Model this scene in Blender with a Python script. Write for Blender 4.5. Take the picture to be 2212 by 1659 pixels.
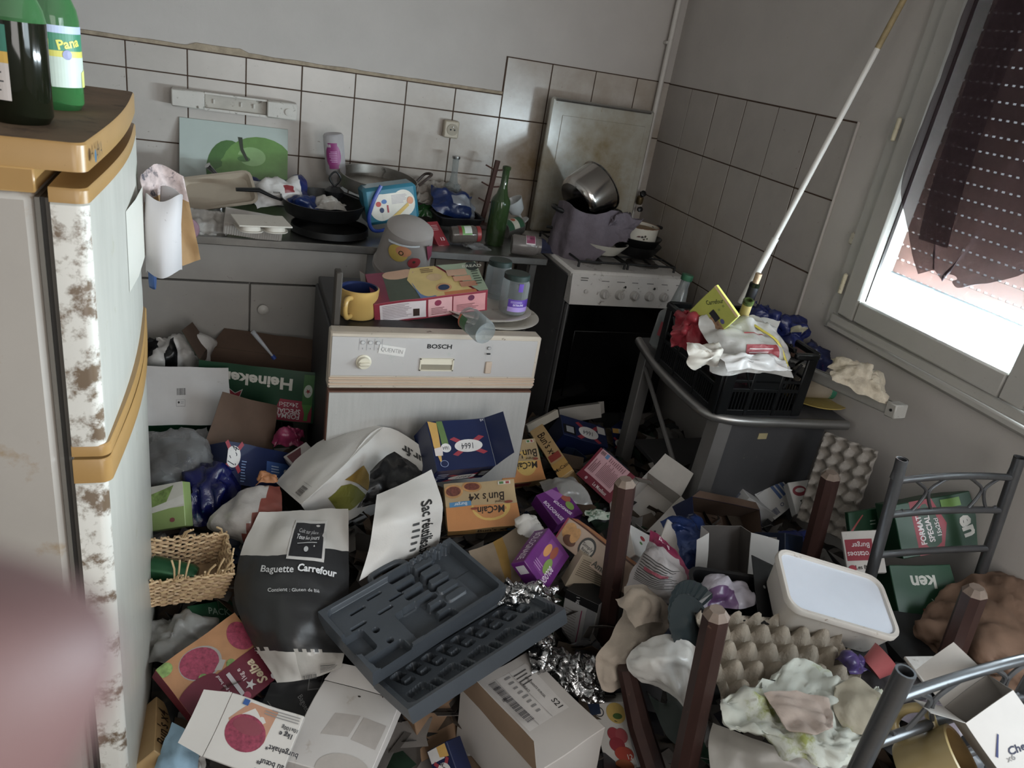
import bpy, bmesh, math, random
import numpy as np
from mathutils import Vector, Matrix, noise
random.seed(7)
for _o in list(bpy.data.objects): bpy.data.objects.remove(_o)
SC = bpy.context.scene
COL = SC.collection
# ------------------------------------------------------------------ camera
CR = np.array([[0.93673959, -0.31367247, 0.15533359],
               [0.00430758, -0.43341173, -0.90118573],
               [0.35000056, 0.84484546, -0.40464275]])      # rows: right, down, forward
FOC, PCX, PCY = 1646.12, 1106.0, 829.5
CAM = np.array([0.0, 0.0, 1.6])
_cd = bpy.data.cameras.new('camera'); cam = bpy.data.objects.new('camera', _cd); COL.objects.link(cam)
_cd.sensor_fit = 'HORIZONTAL'; _cd.sensor_width = 36.0; _cd.lens = FOC / 2212 * 36
_cd.clip_start = 0.005
_cd.dof.use_dof = True; _cd.dof.focus_distance = 1.9; _cd.dof.aperture_fstop = 10.0
_r, _d, _f = CR
cam.matrix_world = Matrix(((_r[0], -_d[0], -_f[0], CAM[0]), (_r[1], -_d[1], -_f[1], CAM[1]),
                           (_r[2], -_d[2], -_f[2], CAM[2]), (0, 0, 0, 1)))
SC.camera = cam
# ------------------------------------------------------------------ light
W = bpy.data.worlds.new('sky'); SC.world = W; W.use_nodes = True
_bg = W.node_tree.nodes['Background']; _bg.inputs[0].default_value = (0.86, 0.93, 1.0, 1); _bg.inputs[1].default_value = 1.8
def area(name, loc, target, sx, sy, power, col):
    l = bpy.data.lights.new(name, 'AREA'); l.shape = 'RECTANGLE'; l.size = sx; l.size_y = sy; l.energy = power; l.color = col
    o = bpy.data.objects.new(name, l); COL.objects.link(o); o.location = loc
    o.rotation_euler = (Vector(target) - Vector(loc)).to_track_quat('-Z', 'Y').to_euler()
    return o
area('window_daylight', (1.975, 1.18, 1.077), (0.4, 1.45, .85), 1.25, .045, 105, (0.84, 0.92, 1.0))      # the open strip below the roller shutter
area('rear_fill', (0.55, -1.5, 1.4), (0.3, 2.4, 0.6), 1.2, 1.9, 27, (1.0, 0.97, 0.94))            # unseen soft fill added behind the camera; no door is built there
area('added_side_key', (1.98, -.35, 1.55), (0.3, .9, .3), 1.1, 1.2, 42, (0.86, 0.93, 1.0))        # added key light from the right, through an unseen added window
SC.view_settings.view_transform = 'Standard'; SC.view_settings.look = 'None'
SC.view_settings.gamma = 1.0; SC.view_settings.use_curve_mapping = False
SC.view_settings.exposure = 0.52
SC.cycles.use_denoising = True
SC.cycles.max_bounces = 6; SC.cycles.transparent_max_bounces = 12; SC.cycles.caustics_reflective = False; SC.cycles.caustics_refractive = False
# ------------------------------------------------------------------ pixel -> place helpers (used to measure the room)
def ray(x, y): return CR.T @ np.array([(x - PCX) / FOC, (y - PCY) / FOC, 1.0])
def PZ(x, y, z): d = ray(x, y); return Vector(CAM + d * ((z - CAM[2]) / d[2]))
def PY(x, y, Y): d = ray(x, y); return Vector(CAM + d * ((Y - CAM[1]) / d[1]))
def PP(v): q = CR @ (np.array(v) - CAM); return PCX + FOC*q[0]/q[2], PCY + FOC*q[1]/q[2]
def PX(x, y, X): d = ray(x, y); return Vector(CAM + d * ((X - CAM[0]) / d[0]))
def _rod(w):
    th = np.linalg.norm(w) + 1e-12; k = w / th
    K = np.array([[0, -k[2], k[1]], [k[2], 0, -k[0]], [-k[1], k[0], 0]])
    return np.eye(3) + math.sin(th) * K + (1 - math.cos(th)) * K @ K
LOGF = []
def fit(q, w, h, z=None, hint=(0, -0.3, 1), tag=''):
    """pose of a w x h rectangle whose corners (top left, top right, bottom right, bottom left) are seen at q"""
    obj = np.array([[-w/2, h/2, 0], [w/2, h/2, 0], [w/2, -h/2, 0], [-w/2, -h/2, 0]])
    n = np.array([[(x - PCX) / FOC, (y - PCY) / FOC] for x, y in q])
    A = []
    for (X, Y, _), (u, v) in zip(obj, n):
        A.append([X, Y, 1, 0, 0, 0, -u*X, -u*Y, -u]); A.append([0, 0, 0, X, Y, 1, -v*X, -v*Y, -v])
    Hm = np.linalg.svd(np.array(A))[2][-1].reshape(3, 3)
    Hm = Hm / ((np.linalg.norm(Hm[:, 0]) + np.linalg.norm(Hm[:, 1])) / 2)
    if Hm[2, 2] < 0: Hm = -Hm
    r1, r2, t = Hm[:, 0], Hm[:, 1], Hm[:, 2]
    U, S, V = np.linalg.svd(np.stack([r1, r2, np.cross(r1, r2)], 1)); R0 = U @ V
    def res(p, Rb):
        Rm = _rod(p[:3]) @ Rb; c = obj @ Rm.T + p[3:]
        return (c[:, :2] / c[:, 2:3] - n).ravel() * FOC
    def refine(Rb, t):
        p = np.concatenate([np.zeros(3), t]); lam = 1e-2; r = res(p, Rb)
        for _ in range(40):
            J = np.array([(res(p + d, Rb) - r) / 1e-5 for d in np.eye(6) * 1e-5]).T
            Am = J.T @ J; q_ = p + np.linalg.solve(Am + lam * np.diag(np.diag(Am) + 1e-9), -J.T @ r)
            rq = res(q_, Rb)
            if rq @ rq < r @ r: p, r, lam = q_, rq, lam * .4
            else: lam *= 4
        return _rod(p[:3]) @ Rb, p[3:], math.sqrt(r @ r / 4)
    cands = [refine(R0, t)]
    v = t / np.linalg.norm(t); nn = R0[:, 2]
    n2 = 2 * (nn @ v) * v - nn                       # the mirror pose of a nearly affine view
    ax = np.cross(nn, n2); s_ = np.linalg.norm(ax)
    if s_ > 1e-4:
        ang = math.atan2(s_, nn @ n2); Rf = _rod(ax / s_ * ang) @ R0
        x_ = R0[:, 0] - (R0[:, 0] @ n2) * n2
        if np.linalg.norm(x_) > 1e-3:
            x_ /= np.linalg.norm(x_); Rf = np.stack([x_, np.cross(n2, x_), n2], 1)
            if n2[2] > 0: Rf = Rf @ np.diag([1, -1, -1])
            cands.append(refine(Rf, t))
    hv = np.array(hint, float); hv /= np.linalg.norm(hv)
    em = min(c[2] for c in cands)
    good = [c for c in cands if c[2] < 2.5 * em + 5]
    best = max(good, key=lambda c: (CR.T @ c[0][:, 2]) @ hv)
    Rw = CR.T @ best[0]; tw = CR.T @ best[1]; s = 1.0
    if z is not None: s = (z - CAM[2]) / tw[2]
    LOGF.append('%-22s size %.2f x %.2f  at %s n %s err %.1f' % (tag, w*s, h*s, np.round(CAM + tw*s, 2), np.round(Rw[:, 2], 2), best[2]))
    M = Matrix([[*Rw[i], (CAM + tw * s)[i]] for i in range(3)] + [[0, 0, 0, 1]])
    return M, s
# ------------------------------------------------------------------ materials
MATS = {}
def lin(c):
    if isinstance(c, str): c = tuple(int(c[i:i+2], 16) for i in (0, 2, 4))
    c = [(v/255/12.92 if v/255 <= .04045 else ((v/255 + .055)/1.055)**2.4) for v in c]
    g = .3*c[0] + .6*c[1] + .1*c[2]; return tuple((g + (v - g)*.84)*.94 for v in c)        # every colour slightly desaturated and darkened
def mat(key, col='cccccc', rough=.55, metal=0.0, var=.12, vs=14, dirt=None, bump=0.0, bs=60, clear=None, spec=.5, wood=None, trans=0.0, blob=None, coat=0, fb=.55, thru=0):
    """col sRGB hex; dirt (hex, coverage 0..1, scale); clear = share of plain see-through; wood = stretched grain scale;
    blob = (hex, centre, radius, amount): a stain with its own place"""
    if key in MATS: return MATS[key]
    m = bpy.data.materials.new(key); m.use_nodes = True; MATS[key] = m
    nt = m.node_tree; N, L = nt.nodes, nt.links; b = N['Principled BSDF']
    b.inputs['Roughness'].default_value = rough; b.inputs['Metallic'].default_value = metal
    b.inputs['Specular IOR Level'].default_value = spec
    if coat: b.inputs['Coat Weight'].default_value = coat; b.inputs['Coat Roughness'].default_value = .1
    if trans: b.inputs['Transmission Weight'].default_value = trans
    geo = N.new('ShaderNodeNewGeometry'); pos = geo.outputs['Position']
    c = lin(col); rgb = None
    def noise_(scale, detail=4, vec=None, rough_=.6):
        t = N.new('ShaderNodeTexNoise'); t.inputs['Scale'].default_value = scale; t.inputs['Detail'].default_value = detail
        t.inputs['Roughness'].default_value = rough_; L.new(vec or pos, t.inputs['Vector']); return t.outputs['Fac']
    def mix(fac, a, bcol):
        x = N.new('ShaderNodeMix'); x.data_type = 'RGBA'
        L.new(fac, x.inputs['Factor'])
        for s, i in ((a, 'A'), (bcol, 'B')):
            if isinstance(s, tuple): x.inputs[6 if i == 'A' else 7].default_value = (*s, 1)
            else: L.new(s, x.inputs[6 if i == 'A' else 7])
        return x.outputs[2]
    def ramp(fac, lo, hi):
        x = N.new('ShaderNodeMapRange'); x.inputs['From Min'].default_value = lo; x.inputs['From Max'].default_value = hi
        L.new(fac, x.inputs['Value']); return x.outputs['Result']
    if var or dirt or wood or blob:
        vec = None
        if wood:
            mp = N.new('ShaderNodeMapping'); mp.inputs['Scale'].default_value = wood; L.new(pos, mp.inputs['Vector']); vec = mp.outputs['Vector']
        n1 = ramp(noise_(1.0 if wood else vs, 5, vec), .3, .7)
        rgb = mix(n1, tuple(v * (1 - var) for v in c), tuple(min(1, v * (1 + var * .6)) for v in c))
        if blob:
            hx, ctr, rad, amt = blob
            sb = N.new('ShaderNodeVectorMath'); sb.operation = 'DISTANCE'; L.new(pos, sb.inputs[0]); sb.inputs[1].default_value = ctr
            fb = N.new('ShaderNodeMath'); fb.operation = 'MULTIPLY'
            L.new(ramp(sb.outputs['Value'], rad, rad * .25), fb.inputs[0]); L.new(ramp(noise_(7, 5), .25, .75), fb.inputs[1])
            f2 = N.new('ShaderNodeMath'); f2.operation = 'MULTIPLY'; L.new(fb.outputs[0], f2.inputs[0]); f2.inputs[1].default_value = amt
            rgb = mix(f2.outputs[0], rgb, lin(hx))
        if dirt:
            hx, cov, ds = dirt
            t = noise_(ds, 8, None, .68); lo = .68 - .3 * cov
            rgb = mix(ramp(t, lo, lo + .1), rgb, lin(hx))
        L.new(rgb, b.inputs['Base Color'])
    else: b.inputs['Base Color'].default_value = (*c, 1)
    if bump:
        bn = N.new('ShaderNodeBump'); bn.inputs['Strength'].default_value = bump; bn.inputs['Distance'].default_value = .004
        L.new(noise_(bs, 4), bn.inputs['Height']); L.new(bn.outputs[0], b.inputs['Normal'])
    if thru:
        tl = N.new('ShaderNodeBsdfTranslucent'); tl.inputs[0].default_value = (*c, 1); mt_ = N.new('ShaderNodeMixShader'); mt_.inputs[0].default_value = thru
        L.new(b.outputs[0], mt_.inputs[1]); L.new(tl.outputs[0], mt_.inputs[2]); L.new(mt_.outputs[0], N['Material Output'].inputs[0])
    if clear is not None:
        tr = N.new('ShaderNodeBsdfTransparent'); tr.inputs[0].default_value = (*[min(1, v*.7+.3) for v in c], 1) if clear >= .5 else (1, 1, 1, 1)
        ms = N.new('ShaderNodeMixShader'); fr = N.new('ShaderNodeLayerWeight'); fr.inputs['Blend'].default_value = .35
        mr = N.new('ShaderNodeMapRange'); mr.inputs['From Min'].default_value = 0; mr.inputs['From Max'].default_value = 1
        mr.inputs['To Min'].default_value = 1 - clear; mr.inputs['To Max'].default_value = min(1, 1 - clear + fb)
        L.new(fr.outputs['Facing'], mr.inputs['Value']); L.new(mr.outputs['Result'], ms.inputs[0])
        L.new(tr.outputs[0], ms.inputs[1]); L.new(b.outputs[0], ms.inputs[2]); L.new(ms.outputs[0], N['Material Output'].inputs[0])
    return m
def K(c, rough=.5, **k):            # a plain printed / moulded colour
    return mat('c_%s_%d' % (c, int(rough*100)) if not k else 'c_%s_%d_%s' % (c, int(rough*100), sorted(k.items())), c, rough, **k)
# ------------------------------------------------------------------ mesh builder
class MB:
    def __init__(s): s.v, s.f, s.mi, s.mats, s.T = [], [], [], [], None
    def mx(s, m):
        if m not in s.mats: s.mats.append(m)
        return s.mats.index(m)
    def add(s, vs, fs, m):
        o = len(s.v); i = s.mx(m)
        s.v += [(s.T @ Vector(p)) if s.T else Vector(p) for p in vs]
        s.f += [tuple(o + k for k in f) for f in fs]; s.mi += [i] * len(fs); return s
    def box(s, x0, x1, y0, y1, z0, z1, m, b=0.0):
        if b <= 0:
            return s.add([(x, y, z) for x in (x0, x1) for y in (y0, y1) for z in (z0, z1)],
                         [(0, 1, 3, 2), (4, 6, 7, 5), (0, 4, 5, 1), (2, 3, 7, 6), (0, 2, 6, 4), (1, 5, 7, 3)], m)
        c = Vector(((x0+x1)/2, (y0+y1)/2, (z0+z1)/2)); h = Vector((abs(x1-x0)/2, abs(y1-y0)/2, abs(z1-z0)/2))
        b = min(b, min(h) * .9); vs, ix = [], {}
        for sx in (-1, 1):
            for sy in (-1, 1):
                for sz in (-1, 1):
                    for a in range(3):
                        p = Vector((h.x - b, h.y - b, h.z - b)); p[a] = h[a]
                        ix[sx, sy, sz, a] = len(vs); vs.append(c + Vector((p.x*sx, p.y*sy, p.z*sz)))
        fs = []
        for a in range(3):
            u, w = [(1, 2), (2, 0), (0, 1)][a]
            for sg in (-1, 1):
                q = []
                for su, sw in ((-1, -1), (1, -1), (1, 1), (-1, 1)):
                    k = [0, 0, 0]; k[a] = sg; k[u] = su; k[w] = sw; q.append(ix[k[0], k[1], k[2], a])
                fs.append(tuple(q if sg > 0 else q[::-1]))
            for su in (-1, 1):
                for sw in (-1, 1):
                    k0 = [0, 0, 0]; k1 = [0, 0, 0]; k0[a] = -1; k1[a] = 1; k0[u] = k1[u] = su; k0[w] = k1[w] = sw
                    q = (ix[(*k0, u)], ix[(*k1, u)], ix[(*k1, w)], ix[(*k0, w)])
                    fs.append(q if su * sw < 0 else q[::-1])
        for sx in (-1, 1):
            for sy in (-1, 1):
                for sz in (-1, 1):
                    q = (ix[sx, sy, sz, 0], ix[sx, sy, sz, 1], ix[sx, sy, sz, 2]); fs.append(q if sx*sy*sz > 0 else q[::-1])
        return s.add(vs, fs, m)
    def tube(s, pts, r, m, n=10, cap=True, closed=False, flat=1.0):
        pts = [Vector(p) for p in pts]; vs, k = [], len(pts); rs = r if isinstance(r, (list, tuple)) else [r] * k
        t0 = (pts[1] - pts[0]).normalized(); ref = Vector((0, 0, 1)) if abs(t0.z) < .9 else Vector((1, 0, 0))
        nx = t0.cross(ref).normalized()
        for i, p in enumerate(pts):
            if closed: t = (pts[(i+1) % k] - pts[i-1]).normalized()
            else: t = (pts[min(i+1, k-1)] - pts[max(i-1, 0)]).normalized()
            nx = (nx - t * nx.dot(t)).normalized(); ny = t.cross(nx)
            for j in range(n):
                a = 2*math.pi*j/n; vs.append(p + (nx*math.cos(a) + ny*math.sin(a)*flat) * rs[i])
        fs = []
        for i in range(k if closed else k-1):
            for j in range(n):
                a, b_ = i*n + j, i*n + (j+1) % n; c, d = ((i+1) % k)*n + (j+1) % n, ((i+1) % k)*n + j
                fs.append((a, b_, c, d))
        if cap and not closed: fs += [tuple(range(n))[::-1], tuple(range((k-1)*n, k*n))]
        return s.add(vs, fs, m)
    def lathe(s, prof, m, n=28, T=None, caps=True, sq=None):
        """prof: list of (radius, height); sq: squash in y"""
        vs, fs = [], []
        for r, z in prof:
            for j in range(n):
                a = 2*math.pi*j/n; p = Vector((r*math.cos(a), r*math.sin(a)*(sq or 1), z)); vs.append(T @ p if T else p)
        for i in range(len(prof)-1):
            for j in range(n): fs.append((i*n+j, i*n+(j+1) % n, (i+1)*n+(j+1) % n, (i+1)*n+j))
        if caps:
            if prof[0][0] > 1e-4: fs.append(tuple(range(n))[::-1])
            if prof[-1][0] > 1e-4: fs.append(tuple(range((len(prof)-1)*n, len(prof)*n)))
        return s.add(vs, fs, m)
    def poly(s, pts, m, th=0.0):
        k = len(pts)
        if th == 0: return s.add(pts, [tuple(range(k))], m)
        P = [Vector(p) for p in pts]; nrm = (P[1]-P[0]).cross(P[2]-P[0]).normalized()
        vs = P + [p - nrm*th for p in P]
        return s.add(vs, [tuple(range(k)), tuple(range(2*k-1, k-1, -1))] + [(i, k+i, k+(i+1) % k, (i+1) % k) for i in range(k)], m)
    def mesh(s, name, smooth=True, ang=38):
        me = bpy.data.meshes.new(name); me.from_pydata([tuple(p) for p in s.v], [], s.f)
        for m in s.mats: me.materials.append(m)
        me.polygons.foreach_set('material_index', s.mi)
        if smooth:
            me.polygons.foreach_set('use_smooth', [True]*len(me.polygons)); me.update()
            me.set_sharp_from_angle(angle=math.radians(ang))
        me.update(); return me
    def build(s, name, parent=None, M=None, smooth=True, ang=None):
        ang = ang or getattr(s, 'ang', 38)
        o = bpy.data.objects.new(name, s.mesh(name, smooth, ang)); COL.objects.link(o)
        if parent is not None: o.parent = parent
        if M is not None: o.matrix_local = M
        return o
def tag(o, label, cat, group=None, kind=None):
    if label: o['label'] = label
    if cat: o['category'] = cat
    if group: o['group'] = group
    if kind: o['kind'] = kind
    return o
def thing(name, label, cat, M=None, group=None):
    o = bpy.data.objects.new(name, None); COL.objects.link(o); o.empty_display_size = .05
    if M is not None: o.matrix_world = M if isinstance(M, Matrix) else Matrix.Translation(M)
    return tag(o, label, cat, group)
def struct(o): o['kind'] = 'structure'; return o
def cpy(o, parent=None, M=None):
    c = o.copy(); COL.objects.link(c)
    if parent is not None: c.parent = parent
    if M is not None: c.matrix_local = M
    return c
def TR(x, y, z): return Matrix.Translation((x, y, z))
def RZ(d): return Matrix.Rotation(math.radians(d), 4, 'Z')
def RX(d): return Matrix.Rotation(math.radians(d), 4, 'X')
def RY(d): return Matrix.Rotation(math.radians(d), 4, 'Y')
def frame(o, x, y):                   # matrix from origin, x axis, rough y axis
    x = Vector(x).normalized(); z = x.cross(Vector(y)).normalized(); y = z.cross(x)
    return Matrix(((x[0], y[0], z[0], o[0]), (x[1], y[1], z[1], o[1]), (x[2], y[2], z[2], o[2]), (0, 0, 0, 1)))
# lettering (the built-in font, turned into flat meshes)
_TX = {}
def textmesh(s, bold=.0, shear=0):
    k = (s, bold, shear)
    if k not in _TX:
        cu = bpy.data.curves.new('t', 'FONT'); cu.body = s; cu.size = 1; cu.resolution_u = 2; cu.offset = bold; cu.shear = shear
        cu.align_x = 'CENTER'; cu.align_y = 'CENTER'
        o = bpy.data.objects.new('t', cu); me = bpy.data.meshes.new_from_object(o)
        v = [tuple(p.co) for p in me.vertices]; f = [tuple(p.vertices) for p in me.polygons]
        bpy.data.objects.remove(o); bpy.data.curves.remove(cu); bpy.data.meshes.remove(me); _TX[k] = (v, f)
    return _TX[k]
def prints(items, w, h):
    """flat artwork; items in fractions of the face (u right, v down). Returns [(verts2d, faces, mat)] bottom to top"""
    out = []
    def px(u, v): return ((u - .5) * w, (.5 - v) * h)
    for it in items:
        k = it[0]
        if k == 'r': _, u0, v0, u1, v1, c = it; out.append(([px(u0, v1), px(u1, v1), px(u1, v0), px(u0, v0)], [(0, 1, 2, 3)], c))
        elif k == 'e':
            _, u, v, ru, rv, c = it[:6]; rot = math.radians(it[6]) if len(it) > 6 else 0; n = 26; x, y = px(u, v)
            out.append(([(x + ru*w*math.cos(a)*math.cos(rot) - rv*h*math.sin(a)*math.sin(rot), y + ru*w*math.cos(a)*math.sin(rot) + rv*h*math.sin(a)*math.cos(rot)) for a in [2*math.pi*i/n for i in range(n)]], [tuple(range(n))], c)); out[-1] = ([(min(max(p, -w/2), w/2), min(max(q, -h/2), h/2)) for p, q in out[-1][0]], out[-1][1], c)
        elif k == 'p': out.append(([px(*p) for p in it[1]], [tuple(range(len(it[1])))], it[2]))
        elif k == 't':                # text u v height(frac of h) colour rot bold widthscale
            _, s, u, v, hh, c = it[:6]; rot = math.radians(it[6]) if len(it) > 6 else 0; bold = it[7] if len(it) > 7 else .012; ws = it[8] if len(it) > 8 else 1; sh = it[9] if len(it) > 9 else 0
            vs, fs = textmesh(s, bold, sh); x, y = px(u, v); S = hh * h * 1.35
            out.append(([(x + S*(a*ws*math.cos(rot) - b*math.sin(rot)), y + S*(a*ws*math.sin(rot) + b*math.cos(rot))) for a, b, _z in vs], fs, c))
        elif k == 'l':                # n lines of small print
            _, u0, v0, u1, v1, n, c = it; rnd = random.Random(int(u0*997 + v0*131 + n)); vs, fs = [], []
            for i in range(n):
                a = v0 + (v1-v0)*(i+.25)/n; b = v0 + (v1-v0)*(i+.6)/n; e = u1 - (u1-u0)*rnd.random()*.3
                vs += [px(u0, b), px(e, b), px(e, a), px(u0, a)]; fs.append(tuple(range(4*i, 4*i+4)))
            out.append((vs, fs, c))
        elif k == 'b':                # barcode
            _, u0, v0, u1, v1, c = it; rnd = random.Random(3); vs, fs = [], []; u = u0; i = 0; st = (u1-u0)/40
            while u < u1:
                ww = st*rnd.choice((.6, .6, 1.2, 1.8)); vs += [px(u, v1), px(u+ww, v1), px(u+ww, v0), px(u, v0)]; fs.append(tuple(range(4*i, 4*i+4))); i += 1; u += ww + st*rnd.choice((.6, 1, 1.5))
            out.append((vs, fs, c))
        elif k == 's':                # star
            _, u, v, rr, c = it; x, y = px(u, v); rot = it[5] if len(it) > 5 else 90
            out.append(([(x + rr*h*(1 if i % 2 == 0 else .4)*math.cos(math.radians(rot+36*i)), y + rr*h*(1 if i % 2 == 0 else .4)*math.sin(math.radians(rot+36*i))) for i in range(10)], [tuple(range(10))], c))
    return [(v, f, (K(c, .45) if isinstance(c, str) else c)) for v, f, c in out]
def print_on(parent, F, w, h, items, name='printed_panel', lift=.0006, step=.00025):
    mb = MB(); mb.T = F
    for i, (v, f, m) in enumerate(prints(items, w, h)):
        mb.add([(a, b, lift + step*i) for a, b in v], f, m)
    o = mb.build(name, parent, smooth=False); o['kind'] = 'stuff'; return o
def catmull(P, n):
    P = [Vector(p) for p in P]
    if len(P) == 2: return [P[0].lerp(P[1], i/n) for i in range(n+1)]
    out = []
    for i in range(len(P)-1):
        a, b, c, d = P[max(i-1, 0)], P[i], P[i+1], P[min(i+2, len(P)-1)]
        for k in range(n):
            t = k/n
            out.append(.5*((2*b) + (c-a)*t + (2*a-5*b+4*c-d)*t*t + (3*b-a-3*c+d)*t**3))
    out.append(P[-1]); return out
def crumple(p, sc, seed):
    q = Vector(p) * sc + Vector((seed*3.1, seed*1.7, seed*2.3)); s = 0; a = 1
    for _ in range(4):
        s += a * (abs(noise.noise(q)) * 2 - .5); q = q * 2.03; a *= .5
    return s
class Sheet:
    """a thin crumpled surface through a grid of points"""
    def __init__(s, rows, sub=8, amp=.006, sc=14, seed=1, edge=1.0, up=(0, -.2, 1)):
        g = [catmull(r, sub) for r in rows]; cols = list(zip(*g)); g = [catmull(c, sub) for c in cols]; g = list(zip(*g))
        s.g = [list(r) for r in g]; s.R, s.C = len(s.g), len(s.g[0]); s.norms()
        if sum(n.dot(Vector(up)) for r in s.n for n in r) < 0: s.g = [r[::-1] for r in s.g]; s.flip = True; s.norms()
        else: s.flip = False
        for i in range(s.R):
            for j in range(s.C):
                e = min(i, j, s.R-1-i, s.C-1-j); k = 1 if e > 1 else edge
                s.g[i][j] = s.g[i][j] + s.n[i][j] * amp * k * crumple(s.g[i][j], sc, seed)
        s.norms()
    def norms(s):
        s.n = []
        for i in range(s.R):
            r = []
            for j in range(s.C):
                a = s.g[i][min(j+1, s.C-1)] - s.g[i][max(j-1, 0)]; b = s.g[max(i-1, 0)][j] - s.g[min(i+1, s.R-1)][j]
                n = a.cross(b); r.append(n.normalized() if n.length > 1e-12 else Vector((0, 0, 1)))
            s.n.append(r)
    def at(s, u, v, off=0):
        if s.flip: u = 1-u
        x = min(max(u, 0), .9999)*(s.C-1); y = min(max(v, 0), .9999)*(s.R-1); i, j = int(y), int(x); a, b = y-i, x-j
        f = lambda g: g[i][j]*(1-a)*(1-b) + g[i+1][j]*a*(1-b) + g[i][j+1]*(1-a)*b + g[i+1][j+1]*a*b
        return f(s.g) + f(s.n)*off
    def mb(s, m, matfn=None, pillow=0.0, thick=.0012, hole=None, single=False):
        b = MB(); b.ang = 85; R, C = s.R, s.C; top = [p for r in s.g for p in r]
        def off(i, j):
            if not pillow: return thick
            u, v = j/(C-1), i/(R-1); return thick + pillow * (max(0, math.sin(math.pi*u)*math.sin(math.pi*v)))**.6
        bot = [s.g[i][j] - s.n[i][j]*off(i, j) for i in range(R) for j in range(C)]
        k = R*C; fs, ms = [], []
        for i in range(R-1):
            for j in range(C-1):
                u = (j+.5)/(C-1); u = 1-u if s.flip else u; v = (i+.5)/(R-1)
                if hole and hole(u, v): continue
                mm = matfn(u, v) if matfn else m
                fs.append((i*C+j, (i+1)*C+j, (i+1)*C+j+1, i*C+j+1)); ms.append(mm)
                if single: continue
                fs.append(tuple(k+x for x in (i*C+j, i*C+j+1, (i+1)*C+j+1, (i+1)*C+j))); ms.append(mm)
        for j in range(C-1):
            if hole or single: break
            fs += [(j, j+1, k+j+1, k+j), ((R-1)*C+j+1, (R-1)*C+j, k+(R-1)*C+j, k+(R-1)*C+j+1)]; ms += [ms[0], ms[-1]]
        for i in range(R-1):
            if hole or single: break
            fs += [((i+1)*C, i*C, k+i*C, k+(i+1)*C), (i*C+C-1, (i+1)*C+C-1, k+(i+1)*C+C-1, k+i*C+C-1)]; ms += [ms[0], ms[-1]]
        b.add(top + ([] if single else bot), [], m); b.f = fs; b.mi = [b.mx(x) for x in ms]
        return b
    def print(s, parent, items, w=1, h=1, name='printed_artwork', off=.0022, step=.0007):
        b = MB()
        for i, (v, f, m) in enumerate(prints(items, w, h)):
            # cut long edges so flat artwork follows the folds
            vs, fs = [], []
            bm = bmesh.new(); bv = [bm.verts.new((x, y, 0)) for x, y in v]
            for q in f:
                try: bm.faces.new([bv[t] for t in q])
                except ValueError: pass
            bmesh.ops.triangulate(bm, faces=bm.faces[:])
            for _ in range(0 if len(v) > 60 else 4):
                es = [e for e in bm.edges if e.calc_length() > .045*max(w, h)]
                if es: bmesh.ops.subdivide_edges(bm, edges=es, cuts=1); bmesh.ops.triangulate(bm, faces=[q for q in bm.faces if len(q.verts) > 3])
            bm.verts.index_update()
            vs = [s.at(p.co.x/w + .5, .5 - p.co.y/h, off + step*i) for p in bm.verts]; fs = [tuple(x.index for x in q.verts) for q in bm.faces]; bm.free()
            b.add(vs, fs, m)
        o = b.build(name, parent, smooth=False); o['kind'] = 'stuff'; return o
# ================================================================== the room
XR, YB, ZC = 1.825, 3.2, 2.5
PLASTER = mat('plaster', 'bfb8b2', .85, var=.06, vs=5, bump=.15, bs=40, dirt=('8d8075', .05, 55))
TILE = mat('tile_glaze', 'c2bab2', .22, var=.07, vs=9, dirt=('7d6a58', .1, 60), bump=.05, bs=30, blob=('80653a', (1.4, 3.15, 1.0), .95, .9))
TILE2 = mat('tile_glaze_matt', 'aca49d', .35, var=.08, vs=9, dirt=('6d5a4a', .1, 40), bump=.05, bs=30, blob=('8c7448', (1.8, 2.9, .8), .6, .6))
GROUT = mat('grout', '4a3526', .9, var=.25, vs=20)
WHITE_PAINT = mat('white_paint', 'd8d5ce', .45, var=.05, vs=12, dirt=('8a7f70', .12, 45))
CHROME = mat('chrome', 'c8c8c8', .18, 1.0, var=.05)
STEEL = mat('steel', 'a9a8a5', .32, 1.0, var=.12, vs=25, dirt=('5d564c', .1, 40))
BLACKP = mat('black_plastic', '16171a', .38, var=.2, vs=20)
m = MB(); m.box(-1.3, XR+.3, -2.6, YB+.2, -.1, 0, mat('floor_lino', '8c7d6c', .6, dirt=('4a3d30', .5, 12))); struct(m.build('floor'))
m = MB(); m.box(-1.3, XR+.3, -1.75, YB+.2, ZC, ZC+.1, PLASTER); struct(m.build('ceiling'))
m = MB(); m.box(-1.3, -1.15, -1.6, YB+.2, 0, ZC, PLASTER); struct(m.build('wall_left'))
m = MB(); m.box(-1.3, XR+.3, -1.75, -1.6, 0, ZC, PLASTER); struct(m.build('wall_front'))
wb = struct(thing('wall_back', None, None))
m = MB(); m.box(-1.15, XR, YB, YB+.2, 0, ZC, PLASTER); m.build('plaster_face', wb)
m = MB(); m.box(-1.15, 1.058, YB-.002, YB+.001, .6, 1.40, GROUT); m.box(1.058, XR, YB-.002, YB+.001, .6, 1.545, GROUT); m.build('grout_bed', wb)
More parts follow.
